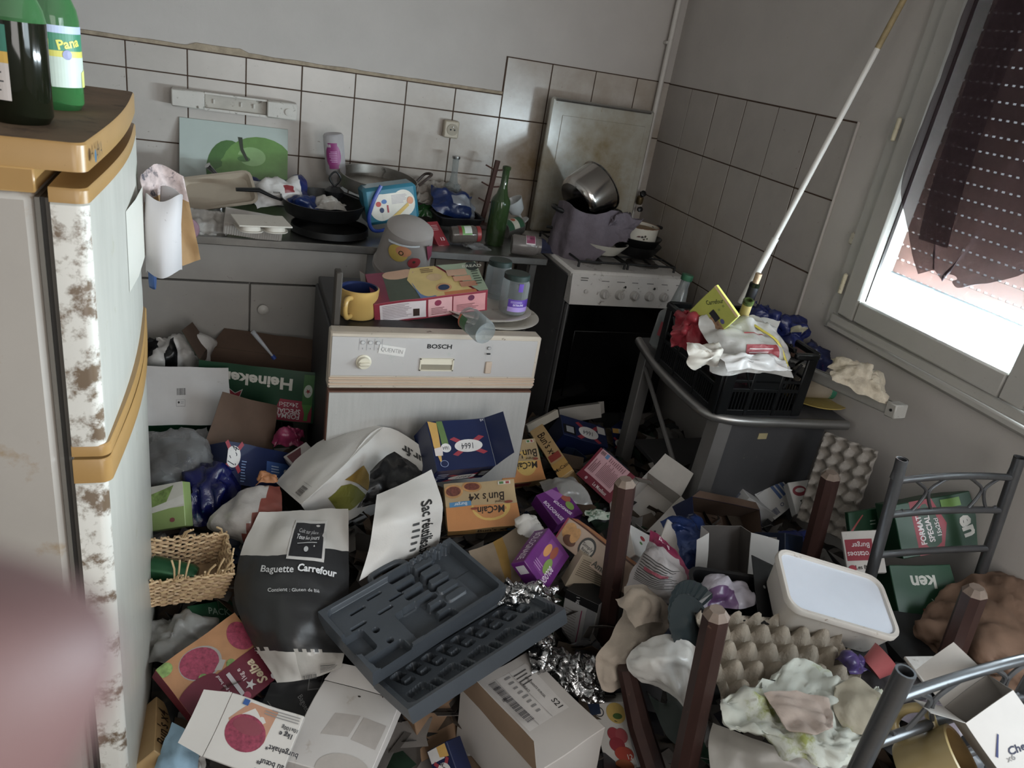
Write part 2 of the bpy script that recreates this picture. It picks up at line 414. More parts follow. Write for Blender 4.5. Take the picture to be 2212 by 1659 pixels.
# ragged mortar lip along the top of the lower tile rows
MORTAR = mat('mortar', 'a8977e', .9, var=.3, vs=30, bump=.6, bs=90)
m = MB(); xs = [-1.1 + i*.03 for i in range(73)]
vs = []
for i, x in enumerate(xs):
    a = .006 + .007*abs(noise.noise((x*6, 1, 0))) + (.012 if -.14 < x < .06 else 0)
    vs += [(x, YB-.006, 1.398), (x, YB-.007, 1.402 + a), (x, YB+.0, 1.403 + a)]
m.add(vs, [(3*i+k, 3*i+3+k, 3*i+4+k, 3*i+1+k) for i in range(len(xs)-1) for k in (0, 1)], MORTAR); m.build('mortar_lip', wb)
_tm = {}
def tile(w, h, M_, parent, mm, th=.0025):
    k = (round(w, 3), round(h, 3), mm.name)
    if k not in _tm: b = MB(); b.box(0, w, 0, h, 0, th, mm, .0014); _tm[k] = b.mesh('tile', ang=20)
    o = bpy.data.objects.new('tile', _tm[k]); COL.objects.link(o); o.parent = parent
    o.matrix_local = M_ @ TR(0, 0, random.uniform(-.0008, .0006)) @ RX(random.uniform(-.12, .12)) @ RY(random.uniform(-.12, .12)); return o
G = .0042
colx = [1.263 + .2005*k for k in range(-12, 4)]
for x in colx:
    x1 = min(x + .2005, XR)
    rows = [(.575, .819), (.819, 1.0625), (1.0625, 1.306)] + ([(1.306, 1.543)] if x > 1.0 else [(1.306, 1.396)])
    for z0, z1 in rows:
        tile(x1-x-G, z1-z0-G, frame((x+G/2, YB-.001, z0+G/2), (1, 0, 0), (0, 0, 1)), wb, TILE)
# ---- right wall with the window
WY0, WY1, WZ0, WZ1 = .56, 1.84, .945, 2.2
wr = struct(thing('wall_right', None, None))
m = MB()
for y0, y1, z0, z1 in ((-1.6, YB, 0, WZ0), (-1.6, YB, WZ1, ZC), (-1.6, -.92, WZ0, WZ1), (.22, WY0, WZ0, WZ1), (WY1, YB, WZ0, WZ1)): m.box(XR, XR+.28, y0, y1, z0, z1, PLASTER)
m.build('plaster_face', wr)
m = MB(); m.box(XR-.002, XR+.001, 2.002, YB, .55, 1.543, GROUT); m.build('grout_bed', wr)
for k in range(6):
    y1 = 3.197 - .199*k
    for z0, z1 in ((.57, .812), (.812, 1.0555), (1.0555, 1.299), (1.299, 1.54)):
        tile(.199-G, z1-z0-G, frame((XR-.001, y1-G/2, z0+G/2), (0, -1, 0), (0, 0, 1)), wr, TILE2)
m = MB(); m.box(XR-.009, XR, 1.995, 2.002, .55, 1.545, PLASTER, .002); m.build('plaster_edge', wr)
# ---- window: fixed frame, two sashes, glass, roller shutter
WP = mat('window_paint', 'b4b0a9', .4, var=.04, vs=15, dirt=('7d7568', .1, 70))
w1 = struct(thing('window_1', None, None))
m = MB()
m.box(XR-.012, XR+.07, WY1-.03, WY1+.02, WZ0-.02, WZ1, WP, .004); m.box(XR-.012, XR+.07, WY0-.02, WY0+.03, WZ0-.02, WZ1, WP, .004)
m.box(XR-.012, XR+.07, WY0-.02, WY1+.02, WZ1-.03, WZ1+.03, WP, .004)
m.build('fixed_frame', w1)
m = MB(); m.box(XR-.016, XR+.07, WY0-.02, WY1+.0, WZ0-.02, WZ0+.038, WP, .006); m.box(XR-.03, XR+.02, WY0-.02, WY1-.01, WZ0-.012, WZ0+.012, WP, .006); m.build('window_sill_rail', w1)
GLASS = mat('pane_glass', 'e8f0f0', .03, var=0, clear=.93)
for (y0, y1) in ((1.145, 1.81), (.59, 1.14)):
    s_ = MB()
    x0, x1 = XR-.024, XR+.03
    s_.box(x0, x1, y1-.07, y1, .985, 2.17, WP, .006); s_.box(x0, x1, y0, y0+.07, .985, 2.17, WP, .006)
    s_.box(x0+.001, x1, y0+.07, y1-.07, .985, 1.052, WP, .006); s_.box(x0+.001, x1, y0+.07, y1-.07, 2.1, 2.17, WP, .006)
    so = s_.build('sash', w1)
    b = MB(); b.box(XR+.012, XR+.016, y0+.065, y1-.065, 1.045, 2.11, GLASS); b.build('pane', so)
    b = MB(); SEAL = K('3a3532', .6)
    b.box(XR+.002, XR+.012, y1-.074, y1-.07, 1.052, 2.1, SEAL); b.box(XR+.002, XR+.012, y0+.07, y0+.074, 1.052, 2.1, SEAL); b.build('seal', so)
HINGE = mat('hinge_brass', 'cfc4a4', .45, var=.2, dirt=('6b5433', .25, 60))
for z in (1.545, 1.08):
    b = MB(); b.lathe([(.001, -.034), (.007, -.03), (.007, -.001), (.0055, -.001), (.0055, .001), (.007, .001), (.007, .03), (.001, .034)], HINGE, 12, TR(XR-.026, 1.822, z)); b.build('hinge', w1)
b = MB(); b.box(XR-.012, XR, 1.853, 1.875, 1.195, 1.232, mat('latch_paint', 'bdb5a2', .6, dirt=('6b5433', .4, 60)), .004); b.build('latch_plate', w1)
SL = mat('shutter_slat', '84584e', .5, var=.12, vs=6, dirt=('c9a497', .22, 35), thru=.35); SLB = mat('shutter_foot', '7f8b96', .5, var=.1, dirt=('c7cdd2', .3, 50))
sh = thing('roller_shutter', 'brown slatted roller shutter pulled most of the way down outside the window', 'shutter', (XR+.175, 1.2, 0))
slat = MB(); slat.box(-.0022, .0022, -.72, .72, 0, .039, SL, .001); sm_ = slat.mesh('slat')
br = MB()
for i in range(60): br.box(-.002, .002, -.72 + i*.024, -.72 + i*.024 + .011, -.0057, .001, SL)
bm_ = br.mesh('slat_link')
z = 1.128
ft = MB(); ft.box(-.009, .009, -.72, .72, 1.092, 1.126, SLB, .003); ft.build('bottom_bar', sh)
while z < 2.25:
    o = bpy.data.objects.new('slat', sm_); COL.objects.link(o); o.parent = sh; o.location = (0, 0, z)
    c = bpy.data.objects.new('slat_link', bm_); COL.objects.link(c); c.parent = o
    z += .0445
m = MB(); m.box(XR+.02, XR+.42, WY0-.1, WY1+.1, .9, .943, mat('outer_sill', 'd9d9d6', .7, var=.05)); struct(m.build('trim_1'))
w2 = struct(thing('added_side_window', None, None)); m = MB()  # unseen window, added as an opening for the side key light
for y in (-.92, .18): m.box(XR-.012, XR+.06, y, y+.05, WZ0, WZ1, WP, .004)
for z in (WZ0, WZ1-.05): m.box(XR-.012, XR+.06, -.92, .22, z, z+.05, WP, .004)
m.build('frame', w2); m = MB(); m.box(XR+.012, XR+.016, -.88, .19, WZ0+.04, WZ1-.04, GLASS); m.build('pane', w2)
# sheer curtain
VOILE = mat('voile', '4a343c', .8, var=.35, vs=90, clear=.62, fb=.15, thru=0)
rows = []
for z, ya, yb in ((2.15, 1.66, .95), (1.88, 1.69, 1.02), (1.656, 1.69, 1.08), (1.5, 1.70, 1.12), (1.40, 1.69, 1.16), (1.32, 1.63, 1.22), (1.255, 1.58, 1.30), (1.20, 1.53, 1.40)):
    r = []
    for k in range(13):
        t = k/12; y = ya + (yb-ya)*t
        r.append(Vector((1.768 + .012*math.sin(t*22) * (1 if z > 1.25 else .5), y + .014*math.sin(t*22+1.3), z + .03*abs(math.sin(t*7))*(1 if z < 1.4 else 0))))
    rows.append(r)
cu = Sheet(rows, 6, .004, 9, 3, up=(-1, 0, 0))
tag(cu.mb(VOILE, single=True).build('curtain'), 'sheer dark purple curtain with a ragged pointed hem hanging at the window', 'curtain')
rows = [[Vector((1.752 + .004*k, y - .03*k, z)) for k in range(4)] for z, y in ((2.15, 1.56), (1.88, 1.60), (1.6, 1.60), (1.42, 1.59), (1.29, 1.57))]
cu = Sheet(rows, 5, .003, 12, 5, up=(-1, 0, 0))
cu.mb(VOILE, single=True).build('curtain_fold', bpy.data.objects['curtain'])
# ---- pipe in the corner
b = MB(); PIPE = mat('painted_pipe', 'cfc9c2', .5, var=.06, dirt=('7b6a55', .12, 30))
p0, p1 = PY(1450.6, 80, 3.165), PY(1381, 411, 3.165)
b.tube([(p0.x + .03*(z-1.5)*0, 3.168, z) for z in (2.5, 2.0, 1.5, 1.0, .3)], .011, PIPE, 12); t = thing('corner_pipe', 'thin white painted pipe running down the wall in the corner', 'pipe', (p0.x, 3.168, .3))
o = b.build('pipe_run', t); o.matrix_local = TR(-p0.x, -3.168, -.3)
for z in (1.7, 1.15): b = MB(); b.box(-.016, .016, 0, .03, z-.3-.006, z-.3+.006, PIPE, .002); b.build('pipe_clip', t)
# ================================================================== counter
cab = thing('sink_cabinet', 'white sink cabinet with two doors under the steel worktop', 'cabinet', (-.2, 2.62, 0))
CABW = mat('cabinet_white', 'a5a19b', .5, var=.06, vs=10, dirt=('6d645a', .1, 40))
b = MB(); b.T = TR(.2, -2.62, 0)
b.box(-.95, .46, 2.645, 3.18, .06, .84, mat('cabinet_carcass', '8f8b85', .6)); b.build('body', cab)
b = MB(); b.T = TR(.2, -2.62, 0); b.box(-.95, .46, 2.62, 2.642, .724, .85, CABW, .002); b.build('apron', cab)
for x0, x1, kx in ((-.53, .068, None), (.074, .455, .115)):
    b = MB(); b.T = TR(.2, -2.62, 0); b.box(x0, x1, 2.62, 2.642, .08, .717, CABW, .002); d = b.build('door', cab)
    if kx:
        b = MB(); b.lathe([(.006, 0), (.006, .012), (.016, .016), (.018, .022), (.012, .028), (.001, .03)], mat('knob_white', 'cfcbc4', .4), 18, TR(kx+.2, 0, .634) @ RX(90)); b.build('knob', d)
wt = thing('steel_worktop', 'stainless steel sink worktop along the tiled wall', 'worktop', (0, 2.6, .855))
b = MB(); b.T = TR(0, -2.6, -.855)
b.box(-.95, 1.135, 2.6, 3.185, .876, .88, STEEL, .001); b.build('top_sheet', wt)
b = MB(); b.T = TR(0, -2.6, -.855); b.box(-.95, 1.135, 2.598, 2.606, .853, .881, STEEL, .003); b.build('front_lip', wt)
b = MB(); b.T = TR(0, -2.6, -.855); b.box(1.13, 1.136, 2.6, 3.185, .853, .881, STEEL, .002); b.build('side_lip', wt)
for y in (2.66, 3.14):
    b = MB(); b.T = TR(0, -2.6, -.855); b.box(1.085, 1.115, y-.015, y+.015, 0, .853, STEEL, .003); b.build('leg', wt)
tp = thing('mixer_tap', 'small chrome mixer tap in front of the apple board', 'tap', (-.03, 3.02, .88))
b = MB(); b.lathe([(.026, 0), (.026, .008), (.02, .012), (.02, .075), (.023, .08), (.023, .1), (.001, .104)], CHROME, 20); b.build('body', tp)
b = MB(); b.tube(catmull([(0, -.01, .07), (0, -.06, .085), (0, -.12, .08), (0, -.15, .06)], 5), .011, CHROME, 12); b.build('spout', tp)
b = MB(); b.tube([(0, 0, .1), (-.012, -.005, .12), (-.04, -.02, .15)], [.009, .008, .012], CHROME, 10); b.build('lever', tp)
# ================================================================== gas stove
SX0, SX1, SY0, SY1, SZ = 1.222, 1.722, 2.555, 3.13, .858
ENAM = mat('stove_enamel', 'cfcac4', .3, var=.07, vs=12, dirt=('5e4b3a', .3, 30))
DARKS = mat('stove_side', '4a4a4c', .45, var=.15, vs=14, dirt=('77706a', .12, 30))
OVEN = mat('oven_glass', '060607', .12, var=0)
st = thing('gas_stove', 'dirty white gas stove with dark oven door and raised lid', 'stove', (1.472, 2.555, 0)); ST = TR(-1.472, -2.555, 0)
b = MB(); b.T = ST; b.box(SX0, SX1, SY0+.02, SY1, 0, .83, DARKS, .004); b.build('body', st)
b = MB(); b.T = ST; b.box(SX0-.003, SX1+.003, SY0-.01, SY1, .826, SZ, ENAM, .01); hob = b.build('hob', st)
b = MB(); b.T = ST; b.add([(SX0, SY0-.012, .845), (SX1, SY0-.012, .845), (SX1, SY0-.03, .73), (SX0, SY0-.03, .73), (SX0, SY0+.03, .845), (SX1, SY0+.03, .845), (SX1, SY0+.03, .73), (SX0, SY0+.03, .73)],
    [(3, 2, 1, 0), (4, 5, 6, 7), (0, 1, 5, 4), (7, 6, 2, 3), (0, 4, 7, 3), (1, 2, 6, 5)], ENAM); cp = b.build('control_panel', st)
KN = mat('knob_grey', 'b9b4ae', .45, var=.05, dirt=('6d6256', .2, 60))
kb = MB(); kb.lathe([(.019, 0), (.019, .005), (.0165, .008), (.015, .02), (.001, .021)], KN, 20); kb.box(-.004, .004, -.014, .014, .018, .027, KN, .002); km = kb.mesh('knob')
for i in range(6):
    o = bpy.data.objects.new('knob', km); COL.objects.link(o); o.parent = cp
    x = 1.365 + i*.066; o.matrix_local = ST @ TR(x, SY0-.0235, .775) @ RX(90-9) @ RZ(random.uniform(-25, 25))
o = bpy.data.objects.new('igniter_button', MB().lathe([(.008, 0), (.008, .006), (.001, .008)], KN, 14).mesh('igniter_button')); COL.objects.link(o); o.parent = cp; o.matrix_local = ST @ TR(1.285, SY0-.0235, .782) @ RX(81)
F = ST @ frame(((SX0+SX1)/2, SY0-.0215, .79), (1, 0, 0), (0, .155, 1))
it = []
for i in range(6): it += [('l', .25+i*.132, .18, .32+i*.132, .24, 1, '4a4643'), ('e', .285+i*.132+.03, .38, .004, .02, '4a4643')]
it += [('e', .46, .36, .009, .045, '141414'), ('e', .72, .36, .009, .045, '141414'), ('l', .07, .1, .15, .25, 2, '4a4643')]
print_on(cp, F, .5, .118, it, 'panel_marks')
b = MB(); b.T = ST; b.box(SX0+.004, SX1-.004, SY0-.018, SY0+.03, .25, .725, OVEN, .006); od = b.build('oven_door', st)
b = MB(); b.T = ST
b.box(SX0, SX0+.006, SY0-.02, SY0, .25, .725, mat('trim_alu', '8d8d8d', .4, .6), .001); b.box(SX0+.05, SX1-.05, SY0-.024, SY0-.018, .33, .62, mat('oven_inner', '0b0b0c', .2, var=0), .01); b.build('door_trim', od)
b = MB(); b.T = ST; b.box(SX0+.004, SX1-.004, SY0-.004, SY0+.03, .07, .245, DARKS, .004); b.build('drawer_front', st)
# raised lid
LID = mat('stove_lid', 'b7b7ae', .22, var=.05, vs=8, blob=('7d6634', (1.42, 3.06, 1.05), .75, 1.0), dirt=('8a7440', .12, 22))
b = MB(); b.T = ST; b.box(SX0+.015, SX1-.005, 3.075, 3.1, .87, 1.425, LID, .008); lid = b.build('lid', st)
b = MB(); b.T = ST; b.box(SX0+.07, SX1-.04, 3.072, 3.076, .9, 1.36, LID, .0015); b.build('lid_panel', lid)
b = MB(); b.T = ST; b.tube([(SX0+.03, 3.068, 1.418), (SX1-.03, 3.068, 1.418)], .006, STEEL, 8); b.build('lid_edge_strip', lid)
# burners and pan supports
for i, (x, y, r) in enumerate(((1.35, 2.70, .042), (1.6, 2.70, .05), (1.35, 2.95, .05), (1.6, 2.95, .036))):
    b = MB(); b.T = ST @ TR(x, y, SZ); b.lathe([(r+.02, 0), (r+.018, .004), (r, .006), (r, .016), (r*.7, .022), (.001, .022)], mat('burner', '55504b', .5, .5, dirt=('1c1815', .4, 40)), 24); b.build('burner', hob)
GR = mat('pan_support', '0f0f10', .5)
for x0, x1 in ((SX0+.045, 1.465), (1.48, SX1-.03)):
    b = MB(); b.T = ST
    for y in (2.60, 3.03): b.tube([(x0, y, SZ+.022), (x1, y, SZ+.022)], .0045, GR, 8)
    for x in (x0, x1): b.tube([(x, 2.60, SZ+.022), (x, 3.03, SZ+.022)], .0045, GR, 8)
    for x, y in ((x0, 2.6), (x1, 2.6), (x0, 3.03), (x1, 3.03)): b.tube([(x, y, SZ+.024), (x, y, SZ-.001)], .005, GR, 8)
    for yc in (2.70, 2.95):
        xc = (x0+x1)/2
        for dx, dy in ((1, 0), (-1, 0), (0, 1), (0, -1)):
            L_ = (x1-x0)/2 if dx else .1
            b.tube([(xc+dx*.03, yc+dy*.03, SZ+.026), (xc+dx*L_, yc+dy*L_, SZ+.022)], .004, GR, 6)
    b.build('pan_support', hob)
# ================================================================== dishwasher (pulled forward)
DW = thing('dishwasher', 'old white dishwasher pulled out in front of the worktop', 'dishwasher', (.554, 1.9, 0)); T_ = TR(-.554, -1.9, 0)
DX0, DX1 = .254, .854
DWW = mat('dishwasher_white', 'bdb8b5', .35, var=.05, vs=6, dirt=('a9b0a8', .28, 6)); DWB = mat('dishwasher_beige', 'c2b4a2', .5, var=.08, dirt=('5d4a38', .22, 40))
DWS = mat('dishwasher_shell', '2a2a2b', .55, var=.2)
b = MB(); b.T = T_; b.box(DX0+.012, DX1-.012, 1.935, 2.42, 0, .80, DWS, .004); b.build('body', DW)
b = MB(); b.T = T_; b.box(DX0+.02, DX1-.02, 1.925, 2.42, .80, .824, mat('dishwasher_top', '1d1b1a', .5, dirt=('6b6155', .15, 30)), .003); b.build('top_plate', DW)
b = MB(); b.T = T_; b.box(DX0+.012, DX0+.03, 1.955, 1.995, .80, .985, mat('old_wood', '3f372f', .7, wood=(60, 60, 6)), .003); b.build('corner_post', DW)
b = MB(); b.T = T_; b.box(DX0, DX1, 1.895, 1.945, .675, .842, DWB, .005); cpn = b.build('control_panel', DW)
b = MB(); b.T = T_; b.box(DX0+.004, DX1-.012, 1.8925, 1.896, .716, .83, DWW, .001); b.build('control_fascia', cpn)
for z in (.69, .70, .708): b = MB(); b.T = T_; b.box(DX0+.001, DX1-.001, 1.8925, 1.896, z-.003, z+.003, mat('beige_rib', 'c8ab90', .5, var=.06), .0008); b.build('trim_rib', cpn)
WOODW = mat('white_woodgrain', 'b5b3af', .5, var=.07, wood=(90, 20, 7), dirt=('8d8478', .06, 60), bump=.1, bs=120)
b = MB(); b.T = T_; b.box(DX0+.002, DX1-.002, 1.897, 1.93, .10, .668, mat('brown_edge', '6b4433', .6), .002); dr = b.build('door', DW)
b = MB(); b.T = T_; b.box(DX0+.005, DX1-.005, 1.893, 1.898, .10, .664, WOODW, .001); b.build('door_panel', dr)
b = MB(); b.T = T_ @ TR(.345, 1.8925, .758) @ RX(90); KB = mat('cream_knob', 'd8cfb8', .4, var=.05)
b.lathe([(.021, 0), (.021, .003), (.0175, .005), (.016, .014), (.001, .015)], KB, 26); b.box(-.015, .015, -.0045, .0045, .013, .022, KB, .003); b.build('programme_knob', cpn)
b = MB(); b.T = T_; b.box(.5, .5035, 1.888, 1.893, .735, .772, KB); b.box(.5935, .597, 1.888, 1.893, .735, .772, KB); b.box(.5, .597, 1.888, 1.893, .769, .7725, KB); b.box(.5, .597, 1.888, 1.893, .7345, .738, KB)
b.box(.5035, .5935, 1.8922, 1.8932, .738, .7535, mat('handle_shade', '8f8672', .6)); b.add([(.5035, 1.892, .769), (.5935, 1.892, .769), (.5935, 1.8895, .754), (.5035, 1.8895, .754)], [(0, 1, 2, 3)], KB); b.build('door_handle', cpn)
b = MB(); b.T = T_; b.box(.692, .711, 1.887, 1.893, .728, .765, mat('switch_beige', 'c4ad98', .5), .002); sw = b.build('power_switch', cpn)
F = T_ @ frame(((DX0+DX1)/2, 1.8925, .773), (1, 0, 0), (0, 0, 1))
w_, h_ = .584, .114
it = [('t', 'BOSCH', .495, .2, .115, '2b2b2e', 0, .03, 1.25)]
for i in range(4): it.append(('r', .115+i*.035, .03, .1165+i*.035, .33, '8d8d90'))
for i in range(3): it += [('e', .132+i*.035, .13, .011, .05, '9a9a9c'), ('e', .132+i*.035, .13, .008, .037, 'c9c5c2'), ('r', .131+i*.035, .26, .133+i*.035, .3, '6a6a6c')]
it += [('e', .742, .2, .0085, .045, '55565a'), ('e', .742, .2, .0065, .034, 'c9c5c2'), ('r', .741, .17, .743, .22, '55565a'), ('r', .733, .33, .752, .37, '1c1c1e'), ('r', .728, .1, .729, .5, 'a5a5a6'), ('r', .757, .1, .758, .5, 'a5a5a6')]
print_on(cpn, F, w_, h_, it, 'panel_print')
b = MB(); b.T = F @ TR(-.135, .02, .0009) @ RZ(-8); b.box(-.036, .036, -.013, .013, 0, .0006, mat('paper_sticker', 'd9d4ce', .7, var=.04)); nt_ = b.build('paper_sticker', cpn)
print_on(nt_, b.T @ TR(0, 0, .0006), .072, .026, [('t', 'QUENTIN', .5, .5, .5, '9a9896', 0, -.005, .8)], 'handwriting')
# ================================================================== fridge
FR = thing('fridge_freezer', 'grimy white fridge freezer with mustard yellow top and handles', 'fridge', (-.45, 1.4, 0)); T_ = TR(.45, -1.4, 0)
FW = mat('fridge_side', 'a89f95', .5, var=.06, vs=4, dirt=('9a8468', .36, 8))
FDW = mat('fridge_door', 'd3cec4', .4, var=.05, vs=6, dirt=('6f5a44', .62, 20))
FFW = mat('fridge_front', 'b5b2a8', .35, var=.08, wood=(30, 30, 5), dirt=('a8a491', .2, 20))
MUS = mat('mustard_plastic', 'a67c3a', .35, var=.06, vs=10, dirt=('5d4222', .06, 70))
MUST = mat('mustard_top', '7a6044', .75, var=.25, vs=12, dirt=('54402c', .45, 14))
b = MB(); b.T = T_; b.box(-.78, -.2285, 1.1, 1.7, .03, 1.338, FW, .012); b.build('body', FR)
GASK = mat('gasket', '4a4640', .7, var=.2)
b = MB(); b.T = T_
for i, x in enumerate((-.228, -.222, -.216)): b.box(x-.0015, x+.004, 1.104+.003*(i % 2), 1.696, .06, 1.33, mat('gasket_%d' % i, ('6d675e', '2c2925', '4d4841')[i], .7))
b.build('door_gasket', FR)
def bowed(xa, z0, z1, mm, mtop=None, bow=.010, y0=1.1, y1=1.7, xb=-.168, rc=.016, n=14, mside=None):
    """a slab with a softly bowed, round-cornered front (front faces +x)"""
    prof = [(xa, y0)] + [(xb - rc + rc*math.sin(a), y0 + rc - rc*math.cos(a)) for a in [math.pi/2*i/5 for i in range(6)]]
    prof += [(xb + bow*math.sin(math.pi*t), y0 + rc + (y1-y0-2*rc)*t) for t in [i/n for i in range(1, n)]]
    prof += [(xb - rc + rc*math.cos(a), y1 - rc + rc*math.sin(a)) for a in [math.pi/2*i/5 for i in range(6)]] + [(xa, y1)]
    k = len(prof); e = .003
    vs = [(x, y, z0) for x, y in prof] + [(x, y, z1-e) for x, y in prof] + [(x - e*.7 if x > xa else x, y + (e*.6 if y < 1.4 else -e*.6), z1) for x, y in prof]
    bb = MB(); bb.T = T_
    fr = [(i, (i+1) % k, k+(i+1) % k, k+i) for i in range(k)]
    bb.add(vs, [], mm)
    i0, i1 = bb.mx(mm), bb.mx(mtop or mm); i2 = bb.mx(mside or mm)
    for i, q in enumerate(fr): bb.f.append(q); bb.mi.append(i2 if i < 5 else i0)
    for i in range(k): bb.f.append((k+i, k+(i+1) % k, 2*k+(i+1) % k, 2*k+i)); bb.mi.append(i0)
    bb.f += [tuple(range(2*k, 3*k)), tuple(range(k))[::-1]]; bb.mi += [i1, i0]
    return bb
top = bowed(-.78, 1.366, 1.402, MUS, MUST).build('top_cap', FR)
b = MB(); b.T = T_; b.box(-.78, -.226, 1.098, 1.702, 1.336, 1.367, MUS, .002); b.build('top_rail', top)
d1 = bowed(-.212, .968, 1.326, FFW, mside=FDW).build('door', FR)
bowed(-.213, 1.326, 1.345, MUS, MUS, bow=.012).build('door_top_trim', d1)
d1b = bowed(-.213, .951, .969, MUS, MUS, bow=.014, xb=-.162).build('door_bottom_trim', d1)
d2 = bowed(-.212, .07, .905, FFW, mside=FDW).build('door', FR)
bowed(-.213, .905, .945, MUS, MUS, bow=.016, xb=-.162).build('door_handle_trim', d2)
print_on(top, T_ @ frame((-.1665, 1.19, 1.384), (0, 1, 0), (0, 0, 1)), .16, .034, [('t', 'AYA', .32, .5, .6, '4a4238', 0, -.01), ('e', .1, .5, .05, .24, '3d6f8e')], 'handwriting', lift=.006)
# wall-mounted strip light
sl = thing('strip_light', 'dirty white strip light housing without its tube on the tiles', 'light fitting', (.024, 3.19, 1.2)); T_ = TR(-.024, -3.19, -1.2)
LW = mat('light_white', 'c9c4bb', .45, var=.08, dirt=('5e5140', .3, 45))
for x0, x1 in ((-.193, -.082), (.135, .243)): b = MB(); b.T = T_; b.box(x0, x1, 3.135, 3.19, 1.202, 1.262, LW, .004); e_ = b.build('end_housing', sl)
b = MB(); b.lathe([(.013, 0), (.013, .006), (.001, .007)], LW, 18, T_ @ TR(.212, 3.135, 1.23) @ RX(90)); b.build('pull_switch', e_)
b = MB(); b.T = T_; b.box(-.082, .135, 3.17, 3.19, 1.206, 1.258, mat('light_tray', 'b9b2a6', .5, var=.15, dirt=('5e5140', .35, 30)), .002); b.box(-.082, .135, 3.145, 3.172, 1.2, 1.208, LW); b.box(-.082, .135, 3.145, 3.172, 1.256, 1.262, LW); b.build('reflector_tray', sl)
for x in (-.05, .045, .09): b = MB(); b.T = T_; b.box(x-.003, x+.003, 3.163, 3.172, 1.224, 1.24, LW); b.build('lamp_clip', sl)
# wall socket
ws = thing('wall_socket', 'yellowed surface mounted power socket on the tiles', 'socket', (.855, 3.193, 1.238)); T_ = TR(0, 0, 0)
SK = mat('socket_cream', 'b9ad97', .5, var=.05, dirt=('5e4c35', .2, 60))
b = MB(); b.box(-.031, .031, -.034, .0, -.034, .034, SK, .005); b.build('housing', ws)
b = MB(); b.T = TR(.003, -.034, 0) @ RX(90); b.lathe([(.023, .003), (.023, .0), (.018, -.004), (.017, -.012), (.001, -.012)][::-1], mat('socket_inner', '9c927e', .6), 24); b.build('well', ws)
b = MB(); b.T = TR(.003, -.035, 0)
for x, z in ((-.008, 0), (.008, 0)): b.lathe([(.0035, -.004), (.0035, .004), (.001, .004)], K('1a1816', .6), 10, TR(x, 0, z) @ RX(90))
b.tube([(0, .004, .011), (0, -.008, .011)], .0022, CHROME, 8); b.build('contacts', ws)
# ================================================================== shared small builders
def band(b, r, z0, z1, a0, a1, m, n=16, T=None):
    vs, fs = [], []
    for i in range(n+1):
        a = math.radians(a0 + (a1-a0)*i/n)
        for z in (z0, z1): p = Vector((r*math.cos(a), r*math.sin(a), z)); vs.append(T @ p if T else p)
    b.add(vs, [(2*i, 2*i+2, 2*i+3, 2*i+1) for i in range(n)], m); return b
def wrap_print(parent, r, z0, z1, a0, a1, items, name='printed_label', off=.0005):
    """artwork on a round wall; a0 is the left edge seen from outside"""
    arc = math.radians(abs(a1-a0))*r; h = z1-z0; b = MB()
    for k, (v, f, m) in enumerate(prints(items, arc, h)):
        vs, fs = [], []
        bm = bmesh.new(); bv = [bm.verts.new((x, y, 0)) for x, y in v]
        for q in f:
            try: bm.faces.new([bv[t] for t in q])
            except ValueError: pass
        bmesh.ops.triangulate(bm, faces=bm.faces[:])
        for _ in range(4):
            es = [e for e in bm.edges if abs(e.verts[0].co.x - e.verts[1].co.x) > arc*.12]
            if es: bmesh.ops.subdivide_edges(bm, edges=es, cuts=1); bmesh.ops.triangulate(bm, faces=[q for q in bm.faces if len(q.verts) > 3])
        bm.verts.index_update(); R_ = r + off + .0002*k
        for p in bm.verts:
            a = math.radians(a0) + math.radians(a1-a0)*(p.co.x/arc + .5); vs.append((R_*math.cos(a), R_*math.sin(a), (z0+z1)/2 + p.co.y))
        fs = [tuple(x.index for x in q.verts) for q in bm.faces]; bm.free(); b.add(vs, fs, m)
    o = b.build(name, parent, smooth=False); o['kind'] = 'stuff'; return o
GREENG = mat('green_glass', '2f4a22', .06, var=0, clear=.35); DKGREEN = mat('dark_green_glass', '10160c', .07, var=0, clear=.1)
HGREEN = mat('beer_glass', '2f7a3a', .06, var=0, clear=.4)
CLEARG = mat('clear_glass', 'c9cfcf', .04, var=0, clear=.86, fb=.4); CLEARP = mat('clear_plastic', 'd9dcdc', .18, var=.05, clear=.6); FILM = mat('film', 'd5d5d5', .05, var=.1, vs=30, clear=.9, bump=.5, bs=40, fb=.4)
MILKY = mat('milky_plastic', 'c9c0b8', .3, var=.06, clear=.38)
BLACKPAN = mat('black_pan', '0d0d0e', .45, var=.3, vs=30, dirt=('2c2723', .2, 30)); ALU = mat('aluminium', '9d978f', .4, .9, var=.2, vs=18, dirt=('4c453c', .25, 20))
CARD = mat('grey_card', 'b5aea6', .8, var=.1, vs=20); CARDB = mat('brown_card', '8a6a4c', .8, var=.12, vs=20); EGG = mat('egg_pulp', '9c9389', .9, var=.12, vs=60, bump=.5, bs=200)
WPAPER = mat('white_paper', 'd9d5cf', .7, var=.05, vs=10, dirt=('9c8d7c', .1, 25), bump=.2, bs=25)
def facing(loc): d = Vector((-loc[0], -loc[1], 0)); return math.degrees(math.atan2(d.y, d.x))       # side of a round thing that looks at the room
